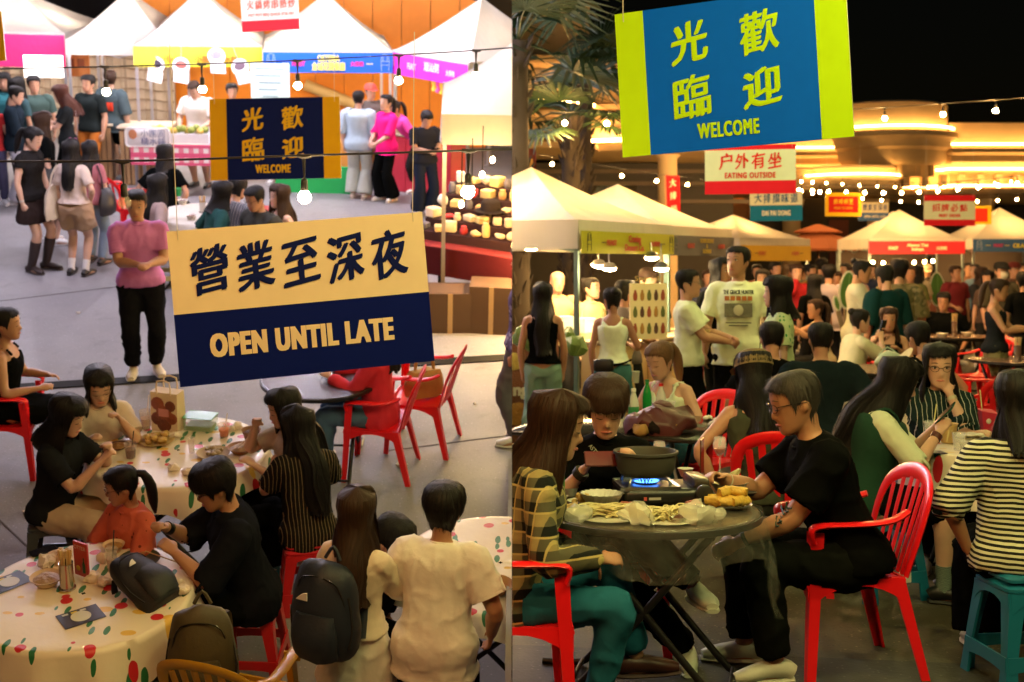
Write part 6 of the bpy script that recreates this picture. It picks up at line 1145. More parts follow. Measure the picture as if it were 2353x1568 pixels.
# ---- tents
COOL = (1, .86, .74)
def ltent(a, b, ez, label, pk, banner, le=60, depth=2.0, **kw):
    """a, b: photo px of the ends of the front eave; pk: photo px of the peak"""
    A, B = AL(*a, ez), AL(*b, ez); yw = yawof(A, B); w_ = (B-A).length; nn = Matrix.Rotation(R(yw), 3, 'Z') @ Vector((0, 1, 0)); c = (A+B)/2+nn*depth/2; c.z = 0
    return tent('L', c, yw, label, w_, depth, ez, max(ez+.55, zat(*pk, c.y)), .22, banner=banner, lamp=kw.pop('lamp', COOL), le=le, legc=(.55, .55, .6), group='white canopy tents', **kw)
ltent((-160, 70), (148, 78), 2.05, 'white tent with the pink banner beside the pale curtain wall', (40, -25), dict(c=(.75, .02, .16), t=[], h=.5, z=.02), 110, lamps=2)
ltent((150, 92), (388, 96), 2.0, 'white tent with a plain valance between the pink and yellow banners', (215, -25), None, 110)
YB = (.72, .66, .04)
ltent((306, 106), (602, 108), 2.0, 'white tent with the yellow banner over the fruit stall', (490, -25), dict(c=YB, t=[('•••', -.30, -.1, .06, .07, (.3, .25, .05)), ('FEAST', -.2, -.1, .13, .3, (.55, .25, .02)), ('•••', -.09, -.1, .06, .07, (.3, .25, .05)), ('小團圓糖水鋪', .14, -.1, .34, .36, (.5, .2, .02))], icon=None, h=.30, z=.0), 120, lamps=2)
ltent((604, 116), (902, 118), 2.0, 'white tent with the blue banner in front of the orange wall', (838, -15), dict(c=(.0, .09, .62), t=[('•••', -.33, -.05, .05, .07, (.6, .6, .1)), ('FEAST', -.23, -.05, .10, .24, (.7, .02, .2)), ('OSTERIA\n金城花園餐廳', .0, 0, .26, .78, (.72, .66, .12)), ('大排档', .22, -.05, .10, .24, (.7, .02, .2)), ('•••', .32, -.05, .05, .07, (.6, .6, .1))], icon=(.3, .4, .8), h=.30, z=.02), 120, lamps=2)
ltent((902, 116), (1078, 146), 2.0, 'white tent with the magenta banner and hanging yellow charms', (1120, -5), dict(c=(.72, .02, .45), t=[('FEAST', -.2, 0, .12, .3, (.8, .6, .75)), ('潮汕粥', .06, .12, .2, .42, (.8, .7, .8)), ('大排档', .3, 0, .11, .28, (.8, .6, .75))], icon=None, h=.32, z=.02), 100, lamps=1)
A = AL(1003, 262, 2.17); tent('L', (A.x+1.15, A.y+1.1, 0), 3, 'nearer white tent over the goods table beside the late opening board', 2.3, 2.2, 2.17, 3.1, .30, lamp=(1, .74, .42), le=130, legc=(.5, .45, .4), lamps=2)
# ---- stalls
def slats(p, yaw, label, w_, h, d=.5, c=(.40, .24, .11)):
    SIDE[0] = 'L'; T = thing('slatted_counter', label, 'counter', frame('L', p, yaw)); MB().box((0, 0, h/2-.02), (w_-.02, d-.03, h-.04)).build('cabinet', mat((.16, .09, .05), 'wood'), T, False); bevelbox(MB(), (0, 0, h), (w_+.06, d+.06, .035), .01).build('worktop', mat((.55, .45, .32), 'wood'), T)
    n_ = int(w_/.07)
    for i in range(n_): MB().box((-w_/2+w_*(i+.5)/n_, -d/2, h/2-.02), (w_/n_-.018, .03, h-.06)).build('slat', mat(c, 'wood'), T, False)
    return T
slats(AL(223, 410), 4, 'slatted wooden counter left of the man with the red printed tee', .62, .86); slats(AL(345, 418), 4, 'slatted wooden counter right of the man with the red printed tee', .72, .86)
FT = AL(425, 440); T = thing('fruit_table', 'stall table with a pink checked cloth carrying crates of fruit', 'table', frame('L', FT, 3)); MB().box((.0, 0, .74), (1.35, .6, .03)).build('tabletop', mat((.6, .5, .4), 'wood'), T, False); MB().box((.0, -.31, .60), (1.36, .015, .30)).box((.68, 0, .60), (.015, .6, .30)).build('checked_cloth', mat((.85, .8, .8), 'cloth', None, 0, 'gingham'), T, False)
for sx in (-1, 1):
    for sy in (-1, 1): MB().box((sx*.62, sy*.25, .36), (.04, .04, .72)).build('leg', mat((.4, .4, .42), 'metal'), T, False)
M = frame('L', FT, 3)
def onT(x, y, z): return M @ Matrix.Translation((x, y, z))
T = thing('stall_plate', 'white cut out stall name plate in front of the fruit', 'sign', onT(-.42, -.36, .86)); mb = MB(); bevelbox(mb, (0, 0, 0), (.62, .28, .02), .05); mb.xf(lambda v: Vector((v.x, v.z, v.y))); mb.build('plate', mat((.75, .75, .78), 'paint'), T); text('小團圓\n糖水鋪', .08, 0, .34, .22, mat((.08, .12, .3), 'paint'), T, y=-.014); MB().ell((-.2, -.012, .04), (.06, .006, .07), 12, 7).build('bowl_drawing', mat((.6, .25, .12), 'paint'), T)
T = thing('fruit_crate', 'white foam crate of mangoes beside the name plate', 'crate', onT(.12, -.1, .756)); MB().box((0, -.15, .07), (.6, .02, .14)).box((0, .15, .07), (.6, .02, .14)).box((-.29, 0, .07), (.02, .28, .14)).box((.29, 0, .07), (.02, .28, .14)).box((0, 0, .01), (.56, .28, .02)).build('crate_walls', mat((.8, .8, .82), 'paint'), T, False)
for i in range(8): mb = MB().ell((0, 0, 0), (.055, .07, .052), 12, 8); o = one('L', 'mango', 'green mango standing in the foam crate', 'mango', None, mb, mat((.22, .26, .04) if i % 3 else (.45, .30, .04), 'food'), M4=onT(.12-.22+.062*i, -.1+.05*(i % 2), .756+.15+.02*(i % 3)), group='mangoes in the crate')
T = thing('fruit_heap', 'heap of yellow fruit on the counter behind the name plate', 'fruit', onT(-.35, .1, .756)); mb = MB().ell((0, 0, .08), (.22, .14, .10), 16, 9); wrinkle(mb, .05, 12, 2); mb.build('fruit', mat((.6, .38, .03), 'food'), T)
for i, (px, py) in enumerate(((358, 150), (416, 152), (498, 130), (552, 155))):
    y = AL(450, 108, 2.0).y-.08; T = thing('dish_cutout', ('round dish picture board with a dark filling hung under the yellow banner', 'round dish picture board with a pink filling hung under the yellow banner', 'white dish picture board hung on the yellow banner', 'tilted dish picture board at the end of the yellow banner')[i], 'cutout board', frame('L', (wx(px, y), y, zat(px, py, y))) @ Matrix.Rotation(R((8, 3, -5, -18)[i]), 4, 'Y')); MB().prism([(.13*math.cos(q), .13*math.sin(q)) for q in [6.283*j/20 for j in range(20)]], -.008, .008, 'y').prism([(-.11, -.24), (.11, -.26), (.12, -.1), (-.10, -.09)], -.012, .004, 'y').build('board', mat((.78, .78, .82), 'paint'), T, False); MB().ell((0, -.009, .02), (.085, .006, .06), 14, 7).build('dish_picture', mat(((.04, .03, .06), (.5, .12, .1), (.25, .25, .5), (.15, .1, .14))[i], 'paint'), T); MB().tube([(0, 0, .12), (0, 0, .3)], .003, 4, 1).build('cord', mat((.6, .6, .6), 'cloth'), T)
T = thing('menu_board', 'pale green menu board hanging behind the dark welcome board', 'menu board', frame('L', (wx(620, 18.8), 18.8, zat(620, 190, 18.8)))); MB().box((0, 0, 0), (.56, .02, .55)).build('board', mat((.50, .66, .66), 'paint'), T, False)
for i in range(5): MB().box((-.03*(i % 2), -.012, .2-.1*i), (.42-.05*i, .004, .018)).build('printed_line', mat((.2, .3, .35), 'paint'), T, False)
T = thing('glow_sheet', 'bright white lit menu sheet under the pink banner', 'lightbox', frame('L', (wx(100, 19), 19, zat(100, 153, 19)), 8)); MB().box((0, 0, 0), (.55, .02, .32)).build('panel', emis((1, .95, .9), 2.2), T, False)
T = thing('orange_sign', 'small orange wooden sign hung below the plain valance', 'sign', frame('L', (wx(175, 20.5), 20.5, zat(175, 150, 20.5)))); MB().box((0, 0, 0), (.42, .02, .35)).build('board', mat((.55, .20, .05), 'wood'), T, False); [MB().box((-.08+.16*q_, -.013, .04), (.11, .006, .13)).build('painted_character', mat((.2, .05, .01), 'paint'), T, False) for q_ in range(2)]
T = thing('green_stall_front', 'green skirting panel below the welcome board', 'panel', frame('L', AL(720, 443), 0)); MB().box((0, 0, .2), (1.1, .05, .4)).build('panel', mat((.01, .40, .09), 'paint'), T, False)
counter('L', AL(760, 415), 0, 'orange lit serving counter behind the light blue shirt', 1.7, .5, .9, (.65, .28, .05)); counter('L', AL(985, 440), -25, 'red stall counter behind the magenta tee', 1.0, .5, .85, (.55, .03, .06))
for i in range(9):
    px = 1000+9*i; y = AL(1000, 132, 2.0).y+.1-.05*i; T = thing('hanging_charm', ('yellow', 'pink')[i % 2]+' paper charm hanging under the magenta banner', 'charm', frame('L', (wx(px, y), y, zat(px, 190+4*(i % 3), y))), 'paper charms under the magenta banner'); MB().lathe([(.01, .16), (.045, .1), (.05, .0), (.03, -.05), (.05, -.09), (.045, -.12), (.01, -.13)], 10).build('charm_body', mat(((.75, .45, .04), (.7, .06, .25))[i % 2], 'paper', None, .25), T); MB().tube([(0, 0, .15), (0, 0, .35)], .004, 4, 1).build('cord', mat((.6, .1, .2), 'cloth'), T)  # charm paper glows faintly by itself, light put into the material
# goods table below the near tent
GT = AL(1078, 735); T = thing('goods_table', 'stall table with a dark red cloth and stepped goods under the near tent', 'table', frame('L', GT, -24)); MB().box((.0, .55, .74), (1.5, 1.2, .03)).build('tabletop', mat((.2, .02, .02), 'cloth'), T, False); MB().box((.0, -.055, .60), (1.51, .012, .30)).box((0.755, .5, .60), (.012, 1.2, .30)).box((-0.755, .5, .60), (.012, 1.2, .30)).build('cloth_front', mat((.06, .003, .005), 'cloth'), T, False)
for sx in (-.7, .7): MB().box((sx, 0, .36), (.05, .05, .72)).build('leg', mat((.02, .02, .02), 'metal'), T, False); MB().box((sx, .7, .36), (.05, .05, .72)).build('leg', mat((.02, .02, .02), 'metal'), T, False)
for i in range(5): MB().box((.0, .25+.2*i, .80+.09*i), (1.44, .19, .10+.0*i)).build('riser', mat((.04, .02, .02), 'cloth'), T, False)
rg = random.Random(4); MG = frame('L', GT, -24); GC = ((.75, .68, .55), (.5, .28, .10), (.7, .52, .32), (.5, .03, .03), (.12, .10, .12), (.66, .46, .18))
for i in range(50):
    r_, c_ = i//10, i % 10; mb = MB(); kd = rg.choice((0, 0, 1, 2)); hh = rg.uniform(.04, .13); cn = ('pale', 'brown', 'tan', 'red', 'dark', 'golden')[rg.choice((0, 0, 1, 2, 2, 3, 4, 5, 5))]; cc_ = dict(zip(('pale', 'brown', 'tan', 'red', 'dark', 'golden'), GC))[cn]
    if kd == 0: bevelbox(mb, (0, 0, hh/2), (rg.uniform(.08, .15), rg.uniform(.08, .15), hh), .012)
    elif kd == 1: mb.lathe([(.035, 0), (.042, .01), (.042, hh), (.03, hh+.015), (.032, hh+.035)], 14)
    else: mb.ell((0, 0, hh*.45), (.075, .05, hh*.5), 12, 8); wrinkle(mb, .012, 20, i)
    one('L', ('snack_box', 'snack_jar', 'snack_pouch')[kd], cn+(' snack box', ' snack jar', ' snack pouch')[kd]+' on the stepped stall display', ('box', 'jar', 'pouch')[kd], None, mb, mat(cc_, 'paper'), M4=MG @ Matrix.Translation((-.65+.145*c_+rg.uniform(-.03, .03), .25+.2*r_+rg.uniform(-.03, .03), .853+.09*r_)) @ Matrix.Rotation(rg.uniform(-.6, .6), 4, 'Z'), group='snacks on the stall display')
T = thing('dark_hat', 'dark brimmed hat on a stand at the back of the goods table', 'hat', frame('L', AL(1127, 486, 1.05))); MB().lathe([(.16, 0), (.17, .01), (.11, .025), (.105, .10), (.08, .125), (.001, .13)], 20).build('hat_body', mat((.03, .022, .02), 'cloth'), T); MB().tube([(0, 0, -.3), (0, 0, 0)], .02, 8, 1).build('stand', mat((.3, .2, .1), 'wood'), T)
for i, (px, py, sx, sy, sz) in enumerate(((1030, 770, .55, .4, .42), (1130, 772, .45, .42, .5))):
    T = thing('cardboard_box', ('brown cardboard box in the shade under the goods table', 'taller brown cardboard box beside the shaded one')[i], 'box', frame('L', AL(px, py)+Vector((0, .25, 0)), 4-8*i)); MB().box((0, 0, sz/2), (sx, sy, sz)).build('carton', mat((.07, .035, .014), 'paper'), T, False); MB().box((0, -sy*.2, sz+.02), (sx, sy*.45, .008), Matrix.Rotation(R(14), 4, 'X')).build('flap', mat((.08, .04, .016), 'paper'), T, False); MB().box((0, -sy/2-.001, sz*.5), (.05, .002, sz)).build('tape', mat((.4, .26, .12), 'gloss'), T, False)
for i in range(4): T = thing('stall_bulb', ('bare bulb over the front step of the goods table', 'bare bulb beside the dark hat', 'bare bulb at the back of the near tent', 'bare bulb over the red cloth')[i], 'lamp', frame('L', AL(1060+24*i, 470-34*i, 1.6))); MB().ell((0, 0, 0), (.022, .022, .03), 12, 8).build('bulb', emis((1, .66, .30), 900), T); MB().tube([(0, 0, .04), (0, 0, .5)], .006, 5, 1).build('cord', mat(K, 'plastic'), T)
# ---- boards
sign('L', 'late_opening_board', 'large peach and navy hanging board announcing late opening', [(397, 532), (990, 487), (977, 830), (400, 891)], 6.0, 6.28, [(-.5, .5, -.035, .5, (.78, .64, .46)), (-.5, .5, -.5, -.035, (.0015, .008, .13))], [('營業至深夜', 0, .235, .88, .33, (.004, .010, .10), 1, .0055), ('OPEN UNTIL LATE', -.015, -.255, .72, .155, (.78, .64, .46), 0, .006)], .9)
sign('L', 'welcome_board', 'dark navy hanging welcome board with yellow ends beside the fruit stall', [(485, 228), (783, 223), (782, 409), (481, 416)], 12.0, 12.0, [(-.5, -.37, -.5, .5, (.70, .38, .01)), (-.37, .37, -.5, .5, (.004, .010, .09)), (.37, .5, -.5, .5, (.70, .38, .01))], WTXT((.70, .42, .02)), 1.2)
sign('L', 'hanging_board', 'pale and red hot pot board hung over the blue banner tent', [(555, -4), (687, -8), (687, 66), (555, 76)], 15, 15, [(-.5, .5, -.18, .5, (.75, .55, .48)), (-.5, .5, -.5, -.18, (.65, .02, .03))], [('火鍋烤串熱炒', .02, .28, .86, .3, (.5, .12, .08), 1, .005), ('HOT POT BBQ QUICK STIR FRY', .02, -.03, .8, .11, (.5, .12, .08), 0, .002)], .6)
sign('L', 'hanging_board', 'orange yellow edge of a hanging board beside the pink banner', [(-110, 36), (10, 28), (8, 138), (-110, 152)], 12, 12, [(-.5, .5, -.5, .5, (.70, .38, .01))], [], .8)
# ---- festoons
def lfest(px, label, bulbs, e, rb, drop, dark=(), c=(1, .66, .34)):
    return festoon('L', [atd('L', *q) for q in px], bulbs, label, e, c, drop, rb=rb, dark=dark)
lfest([(-60, 160, 10), (300, 152, 10), (640, 141, 10), (1000, 122, 10), (1230, 106, 10)], 'upper bulb string crossing in front of the tents', [.211, .370, .530, .686, .833], 160, .032, .22)
lfest([(-60, 371, 6.6), (300, 370, 6.6), (690, 358, 6.6), (1080, 346, 6.6), (1230, 341, 6.6)], 'nearer bulb string with an unlit bulb above the late opening board', [.238, .505, .747], 260, .036, .26, (0,))
OR = (1, .40, .11)
for i, (y, z_, x0, x1, n_) in enumerate(((2.6, 4.9, -3.6, -.2, 7), (4.6, 4.75, -3.4, -.2, 6), (9.6, 4.2, -4.6, -.6, 5), (13.2, 3.45, -7.0, -.6, 8), (18.2, 3.1, -8.4, -.8, 8))):  # unseen strings added as key and fill for board, paving and tents
    festoon('L', [(x0, y, z_+.15), ((x0+x1)/2, y, z_), (x1, y, z_+.15)], [(k+.5)/n_ for k in range(n_)], ('bulb string overhead on the near side of the late opening board', 'bulb string overhead above the nearest floral table', 'bulb string overhead above the farther floral table', 'bulb string overhead above the walking people', 'bulb string overhead in front of the tent row')[i], (1150, 70, 380, 2500, 3600)[i], (OR, OR, (1, .55, .30), (.88, .80, 1), (1, .90, 1))[i], .1)

for i, (px, py) in enumerate(((925, 1072), (640, 700), (180, 720), (1090, 930), (760, 1420), (60, 1180), (1050, 1130))):
    crumple('L', AL(px, py), ('crumpled white napkin on the paving behind the red armchairs', 'scrap of paper on the open paving beyond the board', 'scrap of paper on the open paving near the tall boots', 'scrap of paper near the drain channel', 'torn wrapper on the paving by the pinstriped blouse', 'small wrapper on the paving near the grey stool', 'small scrap on the paving beside the cream shirt')[i], (.6, .55, .5), (.045, .02, .02, .018, .025, .025, .016)[i], i+21, 'paper_scrap', 'litter')
# ================================================================== LEFT PLAZA: people
def LP(px, feet, top_py, yaw, label, **kw):
    p = AL(px, feet); d = ray('L', px, top_py); zt = CH+d.z*(p.y/d.y); return person('L', p, yaw, label, h=max(1.45, min(1.95, zt/1.02)), **kw)
def LS(px, top_py, yaw, label, **kw):
    h = kw.setdefault('h', 1.66 if kw.get('sex') != 'm' else 1.74); sit = kw.setdefault('sit', .45); ln = kw.get('lean', 0); k = h/1.7
    zt = sit+k*(.085+.545*math.cos(R(ln*.9))+.29*math.cos(R(ln*.55+kw.get('head', (0, 0, 0))[1]))); q = AL(px, top_py, zt); f = Matrix.Rotation(R(yaw), 3, 'Z') @ Vector((0, -1, 0)); q = q-f*(k*(.62*math.sin(R(ln*.9))+.15*math.sin(R(ln*.55+kw.get('head', (0, 0, 0))[1])))); q.z = 0
    return person('L', q, yaw, label, **kw), q
def bagon(side, c, label, size=(.16, .05, .2), dz=-.25, dy=.05, kind='cloth', name='tote_bag', wr=.02):
    def f(i):
        sd = -1 if side == 0 else 1; S = i['U'](Vector((sd*.20, dy, i['hz']+.48))); T = thing(name, label, 'bag', i['T'].matrix_world @ Matrix.Translation(S)); mb = MB(); x, y, z_ = size
        mb.tube([(sd*.03, 0, dz+.02), (sd*.05, 0, dz-.05), (sd*.06, 0, dz-z_*1.2), (sd*.05, 0, dz-z_*2)], [(x*.55, y*.5), (x*.8, y), (x*1.15, y*1.5), (x*1.1, y*1.1)], 12, 3, side=(0, 1, 0)); wrinkle(mb, wr, 12, 3); mb.build('bag_body', mat(c, kind), T)
        for e in (-1, 1): MB().tube([(sd*.04, e*x*.45, dz), (sd*.02, e*.05, dz*.4), (-sd*.05, e*.03, .03)], [(.012, .004)]*3, 6, 2).build('strap', mat(c, kind), T)
    return f
BOOT = (.03, .018, .015, 1)
LP(335, 862, 430, 18, 'man in a purple tee and black trousers standing with joined hands', sex='m', hair=('crop', 'black'), skin='b', eyes='open', head=(-6, 8, 0), top=((.50, .17, .44), 'short', .012), bot=((.008, .008, .01), 'pants', .016), shoes=(.68, .6, .52), near=True, armR=(-.02, -.30, 1.12), armL=(.06, -.32, 1.12), curl=(.9, .9), hem=-.05)
LP(88, 622, 285, 70, 'woman in a black dress and tall brown boots looking down', hair=('pony', 'black'), top=((.015, .014, .014), 'cap', .012), bot=((.03, .02, .018), 'mini'), shoes=BOOT, near=True, head=(10, 22, 0), skin='c', armR=(-.2, -.02, .82), armL=(.16, -.12, .80), extra=watch(0, (.5, .45, .4), .028, .01, 'wrist_band'))
def heart(i):
    mb = MB()
    for e in (-1, 1): mb.tube([i['HX'](Vector((e*.03+.022*math.cos(q), -.06, .105+.018*math.sin(q)))) for q in [6.283*j/10 for j in range(11)]], .005, 5, 1)
    mb.build('sunglasses', mat((.75, .2, .45), 'gloss'), i['T'])
LP(182, 632, 318, 172, 'woman with long black hair and pink sunglasses carrying a cream tote', hair=('long', 'black', .42), top=((.52, .42, .36), 'short', .015), bot=((.36, .24, .15), 'shorts', .05), shoes=(.015, .012, .012), socks=(.7, .68, .66), near=True, skin='c', extra=both(heart, bagon(1, (.55, .45, .34), 'cream canvas tote hanging from the shoulder of the long haired woman')), hem=.0, armR=(-.18, -.08, .95))
LP(222, 606, 338, 165, 'person in pale blue jeans behind the woman with the tote', hair=('long', 'black', .35), top=((.35, .12, .14), 'short', .015), bot=((.20, .27, .36), 'pants', .016), shoes=(.02, .02, .025), skin='c', extra=bagon(0, (.015, .015, .02), 'black nylon shoulder bag beside the pale blue jeans', (.15, .06, .17), -.3, .05, 'leather', 'shoulder_bag'))
LP(48, 468, 193, 100, 'man in a black tee and light grey trousers in the queue', sex='m', hair=('crop', 'black'), top=((.012, .02, .03), 'elbow', .03), bot=((.42, .42, .48), 'wide', .012), head=(0, 18, 0), skin='c', hem=-.1, armR=(-.1, -.25, 1.1))
LP(118, 560, 255, 120, 'person in a black dress with brown black hair beside the tall boots', hair=('bob', 'brown', .22), top=(K, 'short', .02), bot=(K, 'skirt'), skin='c', extra=bagon(0, (.02, .018, .018), 'dark bag beside the black dress', (.13, .05, .14), -.35, .05, 'leather', 'shoulder_bag'))
LP(165, 462, 190, -70, 'woman with auburn hair in a black top holding a phone', hair=('long', 'red', .34), top=((.015, .018, .02), 'short', .012), bot=(K, 'wide'), armR=(-.06, -.34, 1.16), armL=(.05, -.34, 1.14), head=(0, 18, 0), skin='c', extra=both(hphone(0, 'phone held by the auburn haired woman'), strap([(.12, .13, .44), (0, .15, .2), (-.14, .13, .02)], .012, (.6, .55, .55))))
LP(268, 412, 160, 160, 'man in a dark tee with a red back print and black shorts', sex='m', hair=('short', 'brown'), top=((.05, .075, .085), 'elbow', .04), bot=(K, 'shorts', .04), shoes=(.62, .66, .68), head=(35, -8, 0), skin='c', hem=-.12, extra=lambda i: [bevelbox(MB(), (-.10+.065*q_, .152, 1.18), (.055, .02, .13), .009).build('back_print', mat((.6, .05, .02), 'cloth'), i['T']) for q_ in range(4)])
LP(466, 428, 177, -15, 'fruit seller in a white tee bending over the mangoes', sex='m', w_=1.12, hair=('crop', 'brown'), top=((.72, .66, .60), 'short', .03), bot=((.1, .08, .08), 'shorts', .03), shoes=(.02, .02, .02), head=(0, 25, 0), lean=8, armR=(-.2, -.3, .98), armL=(.18, -.3, 1.0), skin='c')
for (px, f_, t_, yw, lb, kw) in (
 (825, 456, 206, 172, 'man in a light blue shirt and pale trousers with his back turned', dict(sex='m', hair=('crop', 'black'), top=((.36, .46, .55), 'elbow', .05), bot=((.36, .38, .34), 'wide', .014), shoes=(.6, .5, .42), hem=-.1, skin='c')),
 (888, 462, 214, -40, 'woman in a magenta tee and wide black trousers', dict(hair=('pony', 'black'), top=((.80, .01, .22), 'elbow', .03), bot=(K, 'wide', .01), shoes=(.65, .58, .5), eyes='open', skin='c', hem=-.12, armR=(-.05, -.30, 1.0), armL=(.08, -.30, .98))),
 (852, 425, 190, 30, 'stall seller in a grey tee and red peaked cap behind the magenta tee', dict(sex='m', hair=('crop', 'black'), hatc=(.55, .08, .06), top=((.10, .08, .07), 'short', .03))),
 (975, 492, 296, 25, 'boy in black looking down at a phone near the tent pole', dict(sex='m', hair=('short', 'black'), top=((.02, .022, .03), 'short', .03), bot=((.015, .02, .035), 'wide', .01), head=(0, 25, 0), armR=(-.06, -.3, 1.1), armL=(.06, -.3, 1.1), extra=hphone(0, 'phone in the hands of the boy in black'))),
 (950, 440, 275, -60, 'stall seller in pink bending behind the boy in black', dict(hair=('pony', 'black'), top=((.75, .06, .35), 'short', .02), lean=35)),
 (-4, 470, 215, 20, 'person in a red top at the end of the queue', dict(hair=('long', 'brown', .3), top=((.5, .03, .03), 'cap', .015), bot=((.05, .05, .1), 'pants'))),
 (95, 432, 172, 30, 'stall seller in a dark green tee behind the queue', dict(sex='m', hair=('short', 'black'), top=((.05, .09, .08), 'short', .03))),
 (58, 440, 175, 150, 'woman with long black hair facing the pink banner stall', dict(hair=('long', 'black', .4), top=((.03, .07, .08), 'short', .02))),
 (28, 425, 165, 10, 'stall seller in teal under the pink banner', dict(hair=('bob', 'black', .2), top=((.03, .16, .18), 'short', .02))),
 (218, 426, 170, -20, 'stall seller in black with an orange apron behind the counter', dict(sex='m', hair=('short', 'black'), top=((.015, .02, .02), 'short', .02), bot=((.45, .14, .02), 'pants'))),
 (640, 420, 208, 0, 'seller behind the dark welcome board', dict(sex='m', hair=('crop', 'black'), top=((.05, .05, .05), 'short', .02))),
 (540, 424, 190, 20, 'cook in black behind the fruit seller', dict(sex='m', hair=('short', 'black'), top=(K, 'short', .02))),
 (1195, 1015, 560, -100, 'person in a purple floral shirt and grey trousers beside the cardboard boxes', dict(hair=('bob', 'black', .2), top=((.14, .11, .26), 'long', .02), ttex='floral', bot=((.13, .13, .16), 'pants', .03), near=True))):
    LP(px, f_, t_, yw, lb, **kw)
# ---- middle table
MT = AL(462, 492, .74); MT.z = 0; table('L', MT, 'farther folding table with a pale cloth beyond the purple tee', .5); tablecloth('L', MT, 'pale tablecloth on the farther table beyond the purple tee', .5, .742, .2, 5, mat((.62, .58, .5), 'cloth'))
def on(px, py): return AL(px, py, .747)
for i, (px, py) in enumerate(((420, 470), (500, 478), (440, 505), (480, 500))): bowl('L', on(px, py), ('white bowl with dark food at the back of the farther table', 'white bowl beside the chopsticks on the farther table', 'small bowl with brown food on the farther table', 'pale bowl in the middle of the farther table')[i], food=((.12, .04, .02), None, (.2, .07, .02), None)[i], r=.06)
chopholder('L', on(466, 488), 'chopstick holder on the farther table', 6, .12); card('L', on(482, 478)+Vector((0, 0, .0)), 10, 'red menu card on the farther table', .1, .14, (.45, .02, .02)); cup('L', on(410, 450), 'green cup at the back of the farther table', (.02, .3, .08), .04, .09)
LS(585, 415, -40, 'man in glasses and a dark tee seated beyond the late opening board', sex='m', hair=('crop', 'black'), glasses=(.05, .04, .03), top=((.04, .04, .035), 'short', .025), lean=6, head=(0, 14, 0), skin='b', near=True); LS(642, 412, -50, 'woman in a white top with brown hair seated beside the man in glasses', hair=('long', 'brown', .3), top=((.68, .66, .68), 'tank', .012), eyes='open', skin='c', near=True)
LS(545, 395, 160, 'seated person in a grey striped tee behind the man in glasses', hair=('short', 'black'), top=((.10, .10, .12), 'short', .03), ttex='pin', lean=18); LS(510, 405, 120, 'seated person in dark green hidden below the welcome board', hair=('long', 'black', .2), top=((.01, .05, .045), 'elbow', .03), lean=15)
LS(360, 388, 130, 'seated woman with long black hair behind the purple tee', hair=('long', 'black', .4), top=((.30, .22, .2), 'short', .015), skin='c', lean=8); LS(377, 322, 175, 'person in black crouching on a low stool near the fruit table', hair=('bob', 'black', .2), top=(K, 'short', .03), lean=15)
YE = (.60, .42, .08)
stool('L', AL(385, 655), 10, 'pale yellow plastic stool behind the purple tee', (.55, .47, .2)); chair('L', AL(285, 545), 150, 'red plastic armchair behind the unlit bulb'); stool('L', AL(610, 560), 10, 'red plastic stool beyond the late opening board', (.5, .012, .018)); stool('L', AL(375, 475), 10, 'low red plastic stool near the fruit table', (.5, .012, .018)); stool('L', AL(365, 560), 0, 'red plastic stool under the woman behind the purple tee', (.5, .012, .018))
# ---- group behind the board
BT = AL(735, 868, .74); BT.z = 0; table('L', BT, 'black folding table partly hidden by the late opening board', .45, c=(.03, .02, .018))
person('L', AL(872, 1078), -95, 'person in a coral red shirt and blue jeans on a red armchair below the board', sit=.44, h=1.64, hair=('long', 'black', .30), top=((.62, .03, .06), 'long', .03), bot=((.07, .14, .26), 'pants', .02), shoes=(.55, .45, .35), near=True, lean=4, armR=(-.1, -.4, .82), armL=(.08, -.38, .8), hem=-.1)
chair('L', AL(872, 1080), -95, 'red plastic armchair under the coral red shirt below the board'); chair('L', AL(968, 1020), -100, 'empty red plastic armchair with a tan bag on the seat')
T = thing('tan_bag', 'tan straw bag standing on the empty red armchair', 'bag', frame('L', AL(968, 1020)+Vector((.02, 0, .43)), 20)); mb = MB().tube([(0, 0, 0), (0, 0, .12), (0, 0, .22)], [(.15, .07), (.17, .08), (.13, .04)], 14, 3); wrinkle(mb, .02, 12, 3); mb.build('bag_body', mat((.40, .24, .09), 'cloth'), T); MB().tube([(-.08, 0, .2), (-.05, 0, .34), (.05, 0, .34), (.08, 0, .2)], .014, 6, 4).build('handle', mat((.40, .24, .09), 'cloth'), T)
# ---- middle floral table
T1 = AL(410, 1036, .74); T1.z = 0; table('L', T1, 'folding table under the farther floral cloth', .57, yaw=75); tablecloth('L', T1, 'floral oilcloth on the farther round table with the paper bag', .57, .742, .20, 2)
_, q = LS(150, 893, 78, 'woman in a black tee and cream trousers seated at the farther floral table', hair=('bob', 'black', .24), top=((.014, .016, .02), 'short', .022), bot=((.50, .40, .28), 'wide', .025), shoes=(.5, .45, .4), near=True, lean=10, head=(0, 12, 0), armR=(-.06, -.40, .92), armL=(.05, -.38, .96), curl=(.6, .6), skin='c', extra=watch(1, K, .03, .004, 'bracelet')); stool('L', q, 10, 'dark grey plastic stool under the woman in cream trousers', (.05, .06, .065))
_, q = LS(222, 828, 22, 'woman in glasses with long black hair and a white tee at the farther floral table', hair=('long', 'black', .36), top=((.60, .50, .42), 'short', .02), bot=(K, 'pants'), glasses=(.35, .25, .2), near=True, lean=10, head=(4, 16, 0), armR=(-.1, -.38, .88), armL=(.12, -.34, .98), curl=(.6, .7), skin='c', eyes='down'); stool('L', q, 0, 'red plastic stool under the woman in the white tee', (.5, .012, .018))
